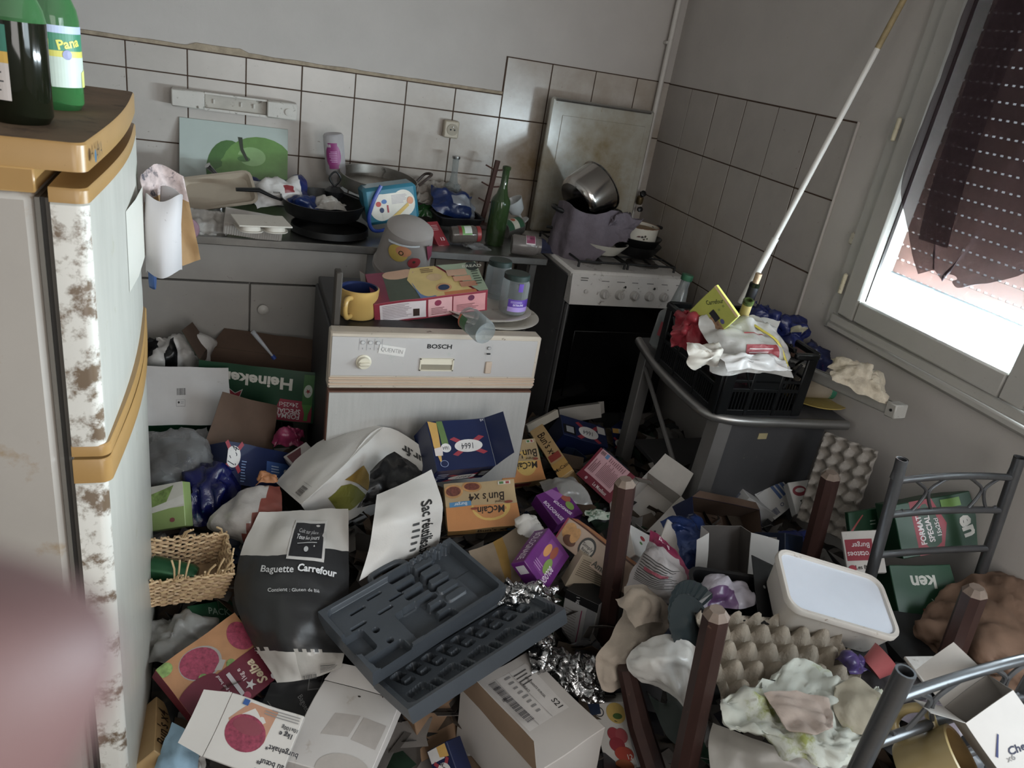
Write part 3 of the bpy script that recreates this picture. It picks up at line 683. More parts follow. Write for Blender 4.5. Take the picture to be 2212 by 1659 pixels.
def bottle(name, label, M, r, h, nr, glass, cap=None, group=None, cat='bottle', sh=.62, nk=.74, liquid=None, lip=True):
    t = thing(name, label, cat, M, group)
    pr = [(.001, .012), (r*.6, .006), (r*.85, 0), (r, .008), (r, h*sh), (r*.93, h*(sh+.04)), (r*.6, h*(sh+.1)), (nr*1.15, h*nk), (nr, h*(nk+.04)), (nr, h*.955)]
    if lip: pr += [(nr*1.2, h*.957), (nr*1.2, h*.99)]
    pr += [(nr, h), (nr*.7, h), (nr*.7, h*.9)]
    b = MB(); b.lathe(pr, glass, 28, caps=False); b.build('glass', t)
    if liquid: b = MB(); b.lathe([(.001, .013), (r*.94, .013), (r*.94, h*liquid[0]), (.001, h*liquid[0])], liquid[1], 24); b.build('liquid', t)
    if cap: b = MB(); b.lathe([(nr*1.22, h*.93), (nr*1.25, h*.94), (nr*1.25, h*1.005), (.001, h*1.006)], cap, 20); b.build('cap', t)
    return t
def jar(name, label, M, r, h, lid=None, group=None, glass=None, cat='jar'):
    t = thing(name, label, cat, M, group); g = glass or CLEARG
    b = MB(); b.lathe([(.001, .004), (r*.7, .003), (r*.92, 0), (r, .008), (r, h*.78), (r*.9, h*.87), (r*.82, h*.9), (r*.82, h), (r*.76, h), (r*.76, h*.9)], g, 28, caps=False); b.build('glass', t)
    if lid: b = MB(); b.lathe([(r*.9, h*.88), (r*.93, h*.885), (r*.93, h*1.01), (r*.86, h*1.03), (.001, h*1.025)], lid, 28); b.build('lid', t)
    return t
# ================================================================== on the fridge
for i, (px, py, lab, rr) in enumerate(((48, 262, 'green beer bottle full of dark beer nearest on the fridge top', .038), (126, 232, 'emptied green bottle standing behind the fuller one on the fridge', .036))):
    p = PZ(px, py, 1.402); fa = facing(p); h = .25; nr = .014
    t = thing('green_bottle', lab, 'bottle', TR(*p), 'green bottles on the fridge')
    pr = [(.001, .01), (rr*.85, 0), (rr, .01), (rr, h*.44), (rr, h*.5), (rr*.92, h*.56), (rr*.62, h*.66), (nr*1.2, h*.76), (nr, h*.82), (nr, h*.97), (nr*1.2, h*.975), (nr*1.2, h), (nr*.7, h)]
    b = MB()
    if i == 0: b.lathe(pr[:5], mat('dark_beer_glass', '15180d', .08, var=0), 30, caps=False); b.lathe(pr[4:], mat('beer_glass_top', '3f7a44', .06, var=0, clear=.35), 30, caps=False)
    else: b.lathe(pr, HGREEN, 30, caps=False)
    b.build('glass', t)
    if i: its = [('r', 0, 0, 1, .12, 'b9c9e8'), ('r', 0, .12, 1, .4, '2c8a66'), ('r', 0, .4, 1, .5, 'd8cf3c'), ('r', 0, .5, 1, 1, 'c2d2c4'), ('t', 'Pana', .5, .28, .16, 'e2dc3a', 12, .03), ('e', .45, .46, .1, .08, '8f93bf'), ('p', [(.8, .75), (1, .7), (1, 1), (.8, 1)], 'd8d86a')]
    else: its = [('r', 0, 0, 1, .35, '2f7a66'), ('r', 0, .35, 1, .5, 'd9a928'), ('r', 0, .5, 1, 1, 'cfc4be'), ('l', .1, .6, .9, .9, 5, '4a4a4a')]
    a0 = fa + (10 if i else -88); wrap_print(t, rr, .034 if i else .03, .118 if i else .12, a0 - 30, a0 + 75, its)
# curled paper and torn brown paper stuck on the fridge front
pp = thing('paper_on_fridge', 'curled white paper sleeve stuck on the fridge door', 'paper', PX(300, 470, -.13))
o0 = pp.matrix_world.translation
FP = mat('fridge_paper', 'b9b3b3', .75, var=.04, vs=8, dirt=('5d5650', .1, 60))
vs = []
pts = [(-.152, 1.60), (-.145, 1.59), (-.12, 1.585), (-.095, 1.60), (-.088, 1.64), (-.1, 1.665), (-.13, 1.675)]
cv = catmull([Vector((x, y, 0)) for x, y in pts], 5); b = MB(); n = len(cv)
for z in (1.075, 1.17, 1.228): vs += [(p.x + (.004 if z > 1.2 else 0), p.y, z + .006*math.sin(i*.5)) for i, p in enumerate(cv)]
b.T = Matrix.Translation(-o0); b.add(vs, [(k*n+i, k*n+i+1, (k+1)*n+i+1, (k+1)*n+i) for k in (0, 1) for i in range(n-1)], FP); o = b.build('sleeve', pp)
md = o.modifiers.new('t', 'SOLIDIFY'); md.thickness = .0012
b = MB(); b.T = Matrix.Translation(-o0); b.add([(-.1575, 1.38, 1.11), (-.1515, 1.47, 1.11), (-.152, 1.6, 1.11), (-.152, 1.6, 1.245), (-.1515, 1.47, 1.25), (-.1575, 1.38, 1.25)], [(0, 1, 4, 5), (1, 2, 3, 4)], mat('tape_film', 'cfcbbf', .3, var=.03), ); b.build('backing', pp)
bp = thing('torn_paper_bag', 'torn brown and magazine paper hanging behind the white sleeve on the fridge', 'paper', PX(330, 470, -.13)); o0 = bp.matrix_world.translation
sh_ = Sheet([[(-.155, 1.62, 1.26), (-.13, 1.69, 1.272), (-.085, 1.70, 1.25)], [(-.15, 1.63, 1.16), (-.11, 1.70, 1.16), (-.068, 1.71, 1.15)], [(-.15, 1.63, 1.07), (-.10, 1.70, 1.06), (-.055, 1.71, 1.075)]], 7, .006, 20, 4, up=(1, -1, 0))
BRP = mat('brown_bag', '9a7440', .75, var=.15, vs=20, dirt=('3a2a18', .3, 25)); MAG = mat('magazine', 'b59f9a', .6, var=.4, vs=50, dirt=('3d3a44', .5, 40))
b = sh_.mb(BRP, lambda u, v: MAG if v < .28 else BRP, thick=.001); b.T = None; o = b.build('paper', bp); o.matrix_local = Matrix.Translation(-o0)
b = MB(); b.lathe([(.001, 0), (.03, .001), (.034, .008), (.034, .012), (.001, .012)], K('24477a', .35), 24); tag(b.build('blue_lid', M=frame(PX(322, 590, -.155), (0, 1, .1), (0, 0, 1))), 'round blue plastic lid poking out past the fridge door edge', 'saucer')  # a round blue plastic lid
# ================================================================== along the worktop
cb = thing('cutting_board', 'glass cutting board printed with a big green apple leaning on tiles', 'cutting board', frame((-.171, 3.10, .882), (1, 0, 0), (0, .09, .28)))
b = MB(); b.box(0, .387, 0, .292, -.006, 0, mat('board_glass', 'b4c1bb', .12, var=.03), .0015); b.build('glass_panel', cb)
APL = mat('apple_skin', '5f8f3c', .3, var=.25, vs=9); APD = mat('apple_dark', '3f6f2c', .3, var=.3, vs=9)
print_on(cb, TR(.1935, .146, 0), .387, .292, [('e', .45, .62, .21, .4, APD), ('e', .74, .56, .36, .42, APL), ('e', .62, .82, .38, .34, APL), ('e', .66, .4, .13, .12, mat('apple_light', '86b06a', .3, var=.2, vs=9)), ('e', .5, .45, .13, .05, APL, 12), ('e', .585, .44, .06, .035, APD), ('p', [(.53, .17), (.57, .17), (.58, .31), (.63, .45), (.605, .46), (.555, .34)], '23301c')], 'apple_picture')
def egg_tray(name, label, nx, ny, M, group=None, pitch=.045, depth=.028, cat='egg tray', mt=None, res=6):
    b = MB(); X, Y = nx*res+1, ny*res+1
    vs = []
    for j in range(Y):
        for i in range(X):
            x, y = i/res, j/res; cx_, cy_ = math.cos(2*math.pi*x), math.cos(2*math.pi*y)
            z = (cx_ + cy_)/2; z = math.copysign(abs(z)**.6, z) * depth/2 * (1.25 if z > 0 else 1)
            e = min(i, j, X-1-i, Y-1-j)
            vs.append((x*pitch - nx*pitch/2, y*pitch - ny*pitch/2, z if e > 0 else min(z, 0)*.4 + .002))
    b.add(vs, [(j*X+i, j*X+i+1, (j+1)*X+i+1, (j+1)*X+i) for j in range(Y-1) for i in range(X-1)], mt or EGG)
    o = b.build(name, M=M, ang=70); md = o.modifiers.new('t', 'SOLIDIFY'); md.thickness = .0025
    return tag(o, label, cat, group)
LG = mat('pulp_light', 'a8a39c', .9, var=.1, vs=60)
egg_tray('egg_tray', 'pale grey egg tray tipped up at the worktop edge beside the fridge', 4, 2, frame(PZ(428, 480, .915) , (1, .25, -.12), (0, .6, .9)), mt=LG)
b = MB(); b.lathe([(.012, -.012), (.034, -.012), (.036, 0), (.034, .012), (.012, .012), (.011, 0), (.012, -.012)], mat('pink_roll', '9a7484', .6, var=.2, vs=40), 24, caps=False); tag(b.build('tape_roll', M=frame(PZ(405, 495, .915), (1, 0, .1), (0, .3, 1))), 'pink roll lying under the pale egg tray', 'roll')
# beige tray lid leaning
def dish(b, w, d, h, m, wall=.012, flare=.9, T=None, rim=.008, rc=.02):
    """open rectangular tray, rounded corners"""
    def loop(sx, sy, z, r):
        pts = []
        for cx_, cy_, a0 in ((1, 1, 0), (-1, 1, 90), (-1, -1, 180), (1, -1, 270)):
            for k in range(4):
                a = math.radians(a0 + 30*k); pts.append((cx_*(sx/2-r) + r*math.cos(a), cy_*(sy/2-r) + r*math.sin(a), z))
        return pts
    t = .003
    L_ = [loop(w*flare, d*flare, 0, rc), loop(w, d, h, rc), loop(w+2*rim, d+2*rim, h, rc+rim), loop(w+2*rim, d+2*rim, h+t, rc+rim), loop(w-t, d-t, h+t, rc), loop(w*flare-t, d*flare-t, t, rc)]
    vs = [p for l in L_ for p in l]; n = 16; T0 = b.T
    if T: b.T = T
    b.add(vs, [(i*n+j, i*n+(j+1) % n, (i+1)*n+(j+1) % n, (i+1)*n+j) for i in range(5) for j in range(n)] + [tuple(range(n))[::-1], tuple(range(5*n, 6*n))], m); b.T = T0; return b
BEIGE = mat('beige_plastic', 'b0a18c', .25, var=.06, clear=.12)
tag(dish(MB(), .23, .13, .02, BEIGE).build('plastic_tray', M=frame((-.03, 2.86, .96), (1, .12, .2), (-.1, .75, .62))), 'beige plastic tray leaning in front of the apple board', 'tray')
M_, s_ = fit([(483, 478), (612, 503), (606, 524), (482, 506)], .19, .045, z=.902, hint=(0, -1, .2), tag='grey box')
b = MB(); b.T = None; b.box(-.095*s_, .095*s_, -.022*s_, .022*s_, -.1, 0, CARD, .002); o = b.build('body'); t = thing('cardboard_box', 'low grey ribbed cardboard box on the worktop edge under a foam tray', 'box', M_); o.parent = t
for i in range(22): pass
rb = MB()
for i in range(24): rb.box(-.09*s_ + i*.0076*s_, -.0855*s_ + i*.0076*s_, -.021*s_, .021*s_, 0, .0012, CARD)
o = rb.build('ribbing', t); o['kind'] = 'stuff'
FOAM = mat('foam_white', 'c9c0b2', .6, var=.05, dirt=('8f7a60', .15, 40))
t = thing('foam_tray', 'cream two-compartment food tray upside down on the grey box', 'tray', frame(PZ(565, 478, .955), (1, .28, -.03), (-.2, 1, .1)))
b = MB(); b.box(-.085, .085, -.05, .05, -.002, .003, FOAM, .001); b.build('rim', t)
for x in (-.04, .04): b = MB(); dish(b, .065, .08, .018, FOAM, T=TR(x, 0, -.002) @ RX(180)); b.build('compartment', t)
# black frying pan, griddle
def pan(name, label, M, r, h, mt, handle=None, mh=None, group=None, cat='pan', inner=None, flare=.82):
    t = thing(name, label, cat, M, group); th = .004
    b = MB(); b.lathe([(.001, 0), (r*flare, 0), (r*(flare+.06), h*.1), (r, h), (r-th, h), (r*(flare+.03), h*.15), (r*flare*.95, th), (.001, th)], mt, 36, caps=False); b.build('pan_body', t)
    if handle:
        a, L_ = handle; a = math.radians(a); d = Vector((math.cos(a), math.sin(a), 0))
        b = MB(); b.tube([d*(r-.003) + Vector((0, 0, h*.8)), d*(r+.03) + Vector((0, 0, h)), d*(r+L_*.5) + Vector((0, 0, h+.02)), d*(r+L_) + Vector((0, 0, h+.018))], [.007, .009, .013, .010], mh or BLACKPAN, 10, flat=.6); b.build('handle', t)
    return t
pan('griddle_pan', 'flat black round griddle lying under the frying pan', TR(*PZ(712, 500, .885)), .135, .025, BLACKPAN, flare=.95)
pn = pan('frying_pan', 'deep black frying pan with its handle to the left on the worktop', TR(*PZ(697, 462, .93)) @ RX(3), .15, .055, BLACKPAN, handle=(188, .15))
b = MB(); b.box(-.012, .012, -.005, .005, 0, .005, CHROME, .001); o = b.build('handle_rivet', pn); o.matrix_local = TR(-.163, -.018, .066)
def crumpled(name, label, cat, px, py, z, sx, sy, hgt, mt, seed, tilt=(0, 0, 0), amp=.02, sc=10, group=None, matfn=None, n=5, sub=5, bulge=1.0, up=(0, -.2, 1), thick=.0012):
    """a loose bag / cloth heap of sx x sy, hgt tall, centred where (px,py) is seen at height z"""
    c = PZ(px, py, z); Rm = (RZ(tilt[2]) @ RX(tilt[0]) @ RY(tilt[1])).to_3x3(); rnd = random.Random(seed); rows = []
    for j in range(n):
        r = []
        for i in range(n):
            u, v = i/(n-1)*2-1, j/(n-1)*2-1; k = max(abs(u), abs(v)); hh = hgt*bulge*(1 - k*k)
            q = Vector((u*sx/2*(1 + rnd.uniform(-.14, .14)), -v*sy/2*(1 + rnd.uniform(-.14, .14)), hh - hgt*.5 + rnd.uniform(-.1, .1)*hgt))
            r.append(c + Rm @ q)
        rows.append(r)
    s = Sheet(rows, sub, amp, sc, seed, edge=.6, up=up)
    t = thing(name, label, cat, c, group); o = s.mb(mt, matfn, pillow=.004, thick=thick).build('crumpled_sheet', t); o.matrix_local = Matrix.Translation(-c); s.c = c
    return t, s
BLUEP = mat('blue_plastic', '1a3068', .3, var=.2, vs=20, bump=.3); WBAG = mat('white_bag', 'd0ccc8', .4, var=.06, vs=16, bump=.35, bs=30, dirt=('8c8076', .12, 30))
RIM = {'w': WBAG, 'b': mat('navy_plastic', '18245c', .3, var=.2), 'r': K('8d2a30', .4)}
crumpled('snack_bag', 'white crumpled snack bag with blue and red print behind the frying pan', 'bag', 605, 405, 1.0, .2, .14, .05, WBAG, 11, tilt=(35, -8, 10), matfn=lambda u, v: RIM['b'] if v < .16 or (u > .85) else (RIM['r'] if .55 < u < .72 and .55 < v < .75 else WBAG))
crumpled('blue_wrapper', 'small blue plastic wrapper lying in the black frying pan', 'wrapper', 660, 432, .975, .1, .07, .04, BLUEP, 12, tilt=(20, 0, 0))
crumpled('clear_wrapper', 'clear crumpled plastic in the black frying pan', 'wrapper', 712, 436, .975, .12, .06, .03, mat('film_grey', 'b9b2a8', .2, clear=.25, bump=.4), 13, tilt=(15, 0, 0))
# upside-down clear bottle
p = PY(728, 398, 3.05)
t = bottle('squeeze_bottle', 'clear squeeze bottle with magenta label standing upside down', frame(p, (1, 0, .0), (0, 1, 0)) @ RY(-8) @ TR(0, 0, .19) @ RX(180), .038, .2, .018, mat('bottle_plastic', 'b9b4b6', .2, clear=.4), sh=.72, nk=.86)
wrap_print(t, .038, .03, .125, 60, 150, [('e', .5, .5, .5, .5, '8e2a72'), ('r', .2, .0, .8, 1, '8e2a72'), ('b', .6, .84, .85, .95, 'e8e4e6'), ('l', .25, .25, .75, .7, 7, 'c79abf')])
b = MB(); b.tube(catmull([(.0, 0, .0), (-.02, 0, .03), (0, 0, .055), (.02, 0, .03), (0, 0, 0)], 5), .0035, BLACKP, 8); t = thing('black_strainer', 'small black ladle head with a hanging ring behind the frying pan', 'utensil', PY(722, 415, 2.9)); o = b.build('ring', t); o.matrix_local = TR(0, 0, .02)
b = MB(); b.lathe([(.03, 0), (.036, .02), (.02, .034), (.002, .036)], BLACKP, 18); o = b.build('head', t); o.matrix_local = TR(0, 0, -.015)
b = MB(); b.tube([(.03, 0, 0), (.08, -.02, -.012), (.12, -.03, -.02)], .006, BLACKP, 8); b.build('handle', t)
# wide aluminium pan
p = PY(815, 408, 2.99)
t = pan('wide_pan', 'wide shallow aluminium pan with loop handle behind the blue tub', frame(p, (1, .05, -.04), (0, 1, .1)), .15, .05, ALU, flare=.93)
o_ = MB(); o_.tube(catmull([(.155, .02, .04), (.185, .025, .075), (.205, 0, .085), (.185, -.025, .075), (.155, -.02, .04)], 4), .0055, mat('brown_handle', '3d2f28', .5), 8); o_.build('handle', t)
# teal tub with label and blue strap
TEAL = mat('teal_plastic', '23778f', .3, var=.08)
q = [(778, 405), (902, 398), (904, 470), (800, 492)]
M_, s_ = fit(q, .19, .13, z=1.0, hint=(0, -1, .3), tag='teal')
t = thing('toy_tub', 'teal toy clay tub with white label and dark blue carrying strap', 'tub', M_)
b = MB(); b.box(-.095*s_, .095*s_, -.065*s_, .065*s_, -.12*s_, 0, TEAL, .012); b.build('body', t)
print_on(t, TR(0, 0, 0), .19*s_, .13*s_, [('e', .3, .55, .22, .36, 'd9d2c4'), ('e', .72, .5, .22, .36, 'd9d2c4'), ('r', .3, .2, .72, .88, 'd9d2c4'), ('l', .5, .25, .8, .5, 7, '9a8fa0'), ('e', .25, .45, .05, .07, 'c0392b'), ('e', .36, .4, .05, .06, '3d6fb0'), ('e', .3, .62, .04, .07, '24355c'), ('r', .4, .5, .43, .7, 'b03040'), ('p', [(.45, .85), (.8, .5), (.82, .58), (.55, .88)], 'd8b03c'), ('e', .85, .45, .06, .1, 'd88c5c')], 'printed_label')
b = MB(); b.tube(catmull([(-.03*s_, .07*s_, .008), (-.065*s_, .02*s_, .012), (-.09*s_, -.04*s_, .01), (-.07*s_, -.085*s_, -.0), (.02*s_, -.075*s_, 0)], 6), .007, mat('strap_blue', '1f3f9a', .35), 10, flat=.6); b.build('strap', t)
# clear fruit bucket lying on its mouth at the worktop edge
CB = mat('bucket_plastic', 'b5aca6', .3, var=.06, clear=.5)
p = PY(877, 533, 2.52)
t = thing('fruit_bucket', 'clear plastic bucket printed with peppers upside down on the worktop edge', 'bucket', frame(p, (1, 0, -.12), (0, 1, .35)) @ RY(-4) @ Matrix.Scale(1.17, 4))
b = MB(); prof = [(.001, .075), (.055, .075), (.068, .065), (.082, -.055), (.086, -.06), (.086, -.075), (.082, -.075), (.079, -.055), (.066, .062), (.001, .071)]
b.lathe(prof, CB, 40, caps=False); b.build('bucket_wall', t)
for i in range(26):
    a = math.radians(180 + i*7); b = MB() if i == 0 else b
    b.tube([(.068*math.cos(a), .068*math.sin(a), .055), (.08*math.cos(a), .08*math.sin(a), -.05)], .0008, CB, 4)
o = b.build('ribs', t); o['kind'] = 'stuff'
wrap_print(t, .0775, -.05, .06, 200, 340, [('e', .3, .36, .16, .24, 'c9a93c'), ('e', .38, .26, .12, .15, 'd0885c'), ('e', .35, .32, .04, .07, '3d3a20'), ('e', .58, .55, .1, .16, 'b0343c'), ('e', .57, .52, .025, .04, '4a3a2c'), ('p', [(.72, .05), (.86, .1), (.95, .5), (.85, .6)], '8f3c54'), ('p', [(.1, .1), (.6, .0), (.6, .05), (.12, .16)], 'cfd6da')])
crumpled('pink_cloth', 'crumpled pink plastic caught under the pepper bucket rim', 'bag', 868, 572, .84, .1, .05, .02, mat('pink_plastic', 'b04a5a', .4, var=.2), 18)
egg_tray('egg_tray', 'grey egg tray standing behind the blue snack bag on the worktop', 5, 3, frame(PY(950, 418, 3.08), (1, .1, -.06), (0, .75, .55)), pitch=.042)
t = bottle('clear_bottle', 'clear glass bottle with silver cap behind the blue snack bag', TR(*PY(977, 412, 3.10)), .03, .14, .013, CLEARG, cap=STEEL, sh=.15, nk=.4)
# mug tree
t = thing('mug_tree', 'dark wooden mug tree with crossed pegs at the tiles', 'mug tree', TR(1.0, 3.05, .88) @ RY(7)); DW_ = mat('dark_wood', '4a2a20', .5, wood=(40, 40, 5), var=.2)
b = MB(); b.tube([(0, 0, 0), (0, 0, .2), (0, 0, .275)], [.012, .011, .012], DW_, 8); b.build('post', t)
b = MB(); b.lathe([(.055, 0), (.05, .012), (.012, .016)], DW_, 20); b.build('foot', t)
for z, a in ((.235, 0), (.235, 180), (.165, 5), (.165, 185), (.10, 20), (.1, 200)):
    b = MB(); d = Vector((math.cos(math.radians(a)), math.sin(math.radians(a))*.4, 0)); b.tube([Vector((0, 0, z)), Vector((0, 0, z+.012)) + d*.045], .0035, DW_, 6); b.build('peg', t)
SNB = mat('snack_blue', '182e62', .28, var=.25, vs=25, bump=.3); SNW = mat('snack_silver', 'a9b0bc', .25, .4, var=.2)
crumpled('chips_bag', 'blue and silver torn chips bag on the worktop beside the wine bottle', 'bag', 985, 432, .99, .2, .13, .05, SNB, 21, tilt=(40, 12, 5), matfn=lambda u, v: SNW if (.45 < v < .75 and u > .35) or (u > .8 and v > .35) else SNB)
crumpled('green_wrapper', 'shiny green plastic wrapper beside the teal tub', 'wrapper', 925, 450, .93, .1, .07, .04, mat('green_wrap', '2c6a30', .25, var=.3, vs=20, bump=.3), 22, tilt=(25, 10, 0))
t = thing('roasting_tin', 'dark roasting tin behind the red packet on the worktop', 'tin', frame(PZ(985, 482, .90), (1, .1, 0), (-.1, 1, .05))); b = MB(); dish(b, .19, .12, .035, BLACKPAN); b.build('tray', t)
# red packet and jar
M_, s_ = fit([(921, 478), (945, 478), (972, 528), (948, 532)], .05, .11, z=.915, hint=(0, -.6, 1), tag='red packet')
t = thing('red_packet', 'small red cardboard packet beside the jar with green label', 'packet', M_); REDC = mat('red_card', '93232f', .4, var=.08)
b = MB(); b.box(-.025*s_, .025*s_, -.055*s_, .055*s_, -.035, 0, REDC, .002); b.build('body', t); print_on(t, TR(0, 0, 0), .05*s_, .11*s_, [('l', .2, .15, .8, .4, 4, 'c9a0a0'), ('t', '13', .6, .75, .14, 'e8d8d8', 0, .02)], 'printed_front')
p = PZ(1005, 510, .915); t = jar('spice_jar', 'jar with green and white label lying on its side on the worktop', frame(p + Vector((-.055, -.01, 0)), (0, -1, 0), (0, 0, 1)) @ RX(0), .032, .11, lid=mat('red_lid', '9a2a2a', .4), glass=mat('brown_jar', '6a6058', .1, clear=.3))
t.matrix_world = frame(p + Vector((-.05, 0, 0)), (0, 0, 1), (0, -1, 0)) if False else Matrix.Translation(p + Vector((-.055, .005, 0))) @ RY(84)
wrap_print(t, .032, .025, .075, 150, 260, [('r', 0, 0, 1, 1, '5f9a3c'), ('r', .35, 0, .9, .55, 'c9cfc4'), ('r', 0, .75, 1, 1, '7a2a2a')])
crumpled('cellophane', 'scrap of clear cellophane at the foot of the wine bottle', 'wrapper', 1030, 530, .89, .1, .06, .02, FILM, 23)
t = bottle('wine_bottle', 'tall dark green wine bottle standing on the worktop', TR(*PZ(1066, 528, .88)) @ RY(1.5), .037, .30, .0135, mat('wine_glass_green', '29401c', .05, var=0, clear=.22), sh=.55, nk=.74)
p = PZ(1105, 492, .915); t = thing('label_tin', 'tin with green paper label lying behind the wine bottle', 'tin', Matrix.Translation(p) @ RZ(25) @ RY(78)); b = MB(); b.lathe([(.001, -.045), (.036, -.045), (.036, .045), (.034, .045), (.034, -.04), (.001, -.04)], ALU, 28, caps=False); b.build('can', t)
wrap_print(t, .036, -.042, .04, 120, 260, [('r', 0, 0, 1, 1, '2c5a3c'), ('r', 0, .3, 1, .65, 'c9c4b0'), ('e', .5, .48, .12, .12, 'b0502c')])
t = thing('plastic_cup', 'clear plastic goblet leaning at the tiles beside the stove', 'cup', Matrix.Translation(PZ(1128, 478, .93)) @ RY(-35)); b = MB(); b.lathe([(.03, 0), (.028, .004), (.006, .008), (.006, .03), (.03, .05), (.042, .1), (.04, .1), (.028, .052), (.001, .036)], CLEARP, 24, caps=False); b.build('cup', t)
p = PZ(1105, 527, .917); t = jar('sauce_jar', 'greasy jar with pink label lying at the end of the worktop', Matrix.Translation(p) @ RZ(-12) @ RY(88), .037, .11, glass=mat('greasy_jar', '7d7570', .2, clear=.35))
wrap_print(t, .037, .05, .085, 175, 250, [('r', 0, 0, 1, 1, 'd9d0d0'), ('r', .08, .04, .92, .96, '8e3a5c'), ('t', 'BIO', .5, .4, .2, '3d1a2a', 90), ('l', .2, .6, .8, .9, 4, 'c9a0b0')])
crumpled('blue_cloth', 'dark blue cloth tucked between the worktop and the stove', 'cloth', 1172, 528, .88, .09, .1, .04, mat('navy_cloth', '262844', .85, var=.2), 25, matfn=None)
# ================================================================== on the stove
HZ = SZ + .03
PURP = mat('purple_towel', '675d66', .95, var=.1, vs=60, bump=.4, bs=150)
pc = PZ(1262, 520, HZ); pc = Vector((1.37, 2.80, HZ))
t = thing('stock_pot', 'dark stock pot wrapped in a purple towel on the stove', 'pot', TR(*pc))
b = MB(); b.lathe([(.001, 0), (.1, 0), (.11, .01), (.115, .15), (.119, .152), (.119, .157), (.111, .157), (.106, .012), (.001, .008)], BLACKPAN, 36, caps=False); b.build('pot_body', t)
for a in (172, 20): b = MB(); d = Vector((math.cos(math.radians(a)), math.sin(math.radians(a)), 0)); e = Vector((-d.y, d.x, 0)); b.tube(catmull([d*.113 + e*.03 + Vector((0, 0, .135)), d*.15 + e*.025 + Vector((0, 0, .145)), d*.15 - e*.025 + Vector((0, 0, .145)), d*.113 - e*.03 + Vector((0, 0, .135))], 4), .009, BLACKPAN, 8); b.build('handle', t)
rows = []
for z, k in ((.168, 1.06), (.12, 1.13), (.06, 1.2), (.0, 1.24), (-.02, 1.3)):
    r = []
    for i in range(11):
        a = math.radians(165 + i*17.5); rr = .119*k*(1 + .05*math.sin(i*2.3 + z*9)) + (.02 if i > 8 else 0)
        zz = z + (.012*math.sin(i*1.1)) + (-.02 if z < .03 and i < 6 else 0) + (.12*max(0, i-5)/5 if z < .1 else 0)
        r.append(pc + Vector((rr*math.cos(a), rr*math.sin(a), zz)))
    rows.append(r)
s = Sheet(rows, 5, .007, 12, 6, up=(0, -1, .2)); tt = thing('purple_towel', 'dusty purple towel wrapped round the stock pot on the stove', 'towel', pc); o = s.mb(PURP, thick=.004).build('cloth', tt); o.matrix_local = Matrix.Translation(-pc)
kn = Sheet([[pc + Vector((.05+.04*i - .02*j, -.13+.0*j - .012*i*i*.0, .165 - .032*j + .012*math.sin(i*2))) for i in range(4)] for j in range(4)], 6, .015, 22, 8, up=(0, -1, .5))
o = kn.mb(PURP, pillow=.05, thick=.004).build('knot', tt); o.matrix_local = Matrix.Translation(-pc)
p = PY(1270, 420, 2.80)
SAUCE = mat('polished_steel', 'b5b0aa', .16, 1.0, var=.08, vs=8)
t = thing('saucepan', 'polished steel saucepan tipped on its side in the stock pot', 'saucepan', Matrix.Translation(p) @ RZ(-5) @ RX(-28) @ RY(52) @ Matrix.Scale(1.16, 4))
b = MB(); b.lathe([(.001, -.055), (.075, -.055), (.086, -.045), (.09, -.03), (.09, .055), (.094, .057), (.094, .06), (.088, .06), (.086, -.03), (.001, -.05)], SAUCE, 40, caps=False); b.build('pan_body', t)
b = MB(); b.tube([(.088, 0, .045), (.12, .03, .05), (.19, .06, .055)], [.006, .008, .011], BLACKPAN, 10, flat=.6); b.build('handle', t)
WPAN = mat('white_pan', 'cfcabc', .35, var=.05, dirt=('6b6150', .12, 30))
pan('white_pan', 'cream frying pan on the front of the stove', TR(*PZ(1298, 545, HZ)) @ RX(-2), .105, .045, WPAN, handle=(150, .13), mh=BLACKPAN, flare=.6)
pc2 = PZ(1376, 519, HZ+.055)
for i, (dz, r) in enumerate(((0, .105), (.03, .10))): pan('black_pan', ('lower black frying pan under the enamel pot on the stove', 'upper black frying pan under the enamel pot on the stove')[i], TR(pc2.x, pc2.y-.0, HZ+dz), r, .045, BLACKPAN, group='black pans stacked on the stove', flare=.7)
t = thing('enamel_pot', 'small white enamel pot with flower decoration on the black pans', 'pot', TR(*pc2)); EN = mat('cream_enamel', 'd2ccbd', .2, var=.04)
b = MB(); b.lathe([(.001, 0), (.066, 0), (.074, .008), (.077, .06), (.079, .064), (.074, .064), (.07, .01), (.001, .006)], EN, 36, caps=False); b.build('pot_body', t)
b = MB(); b.lathe([(.001, .052), (.0735, .052)], mat('pot_crust', '8c7350', .7, var=.3, vs=40), 30, caps=False); b.build('dried_food', t)
b = MB(); b.tube([(.0785*math.cos(i*.35), .0785*math.sin(i*.35), .064) for i in range(18)], .0016, K('7a4a2c', .4), 6, closed=True); b.build('rim', t)
for a in (15, 195): b = MB(); d = Vector((math.cos(math.radians(a)), math.sin(math.radians(a)), 0)); b.tube([d*.074 + Vector((0, 0, .05)), d*.1 + Vector((0, 0, .056)), d*.125 + Vector((0, 0, .052))], [.008, .009, .007], BLACKP, 8); b.build('handle', t)
fa = facing(pc2); wrap_print(t, .0755, .008, .055, fa-25, fa+45, [('e', .55, .5, .06, .1, '2c2420'), ('e', .68, .42, .05, .09, '3a2c22'), ('e', .64, .68, .05, .08, '4a3a2a'), ('e', .4, .5, .08, .06, '5c2c2c', 15), ('e', .78, .6, .04, .07, '3d4a2a'), ('p', [(.3, .55), (.7, .5), (.7, .53), (.3, .58)], '2a2a1a')], 'flower_print')
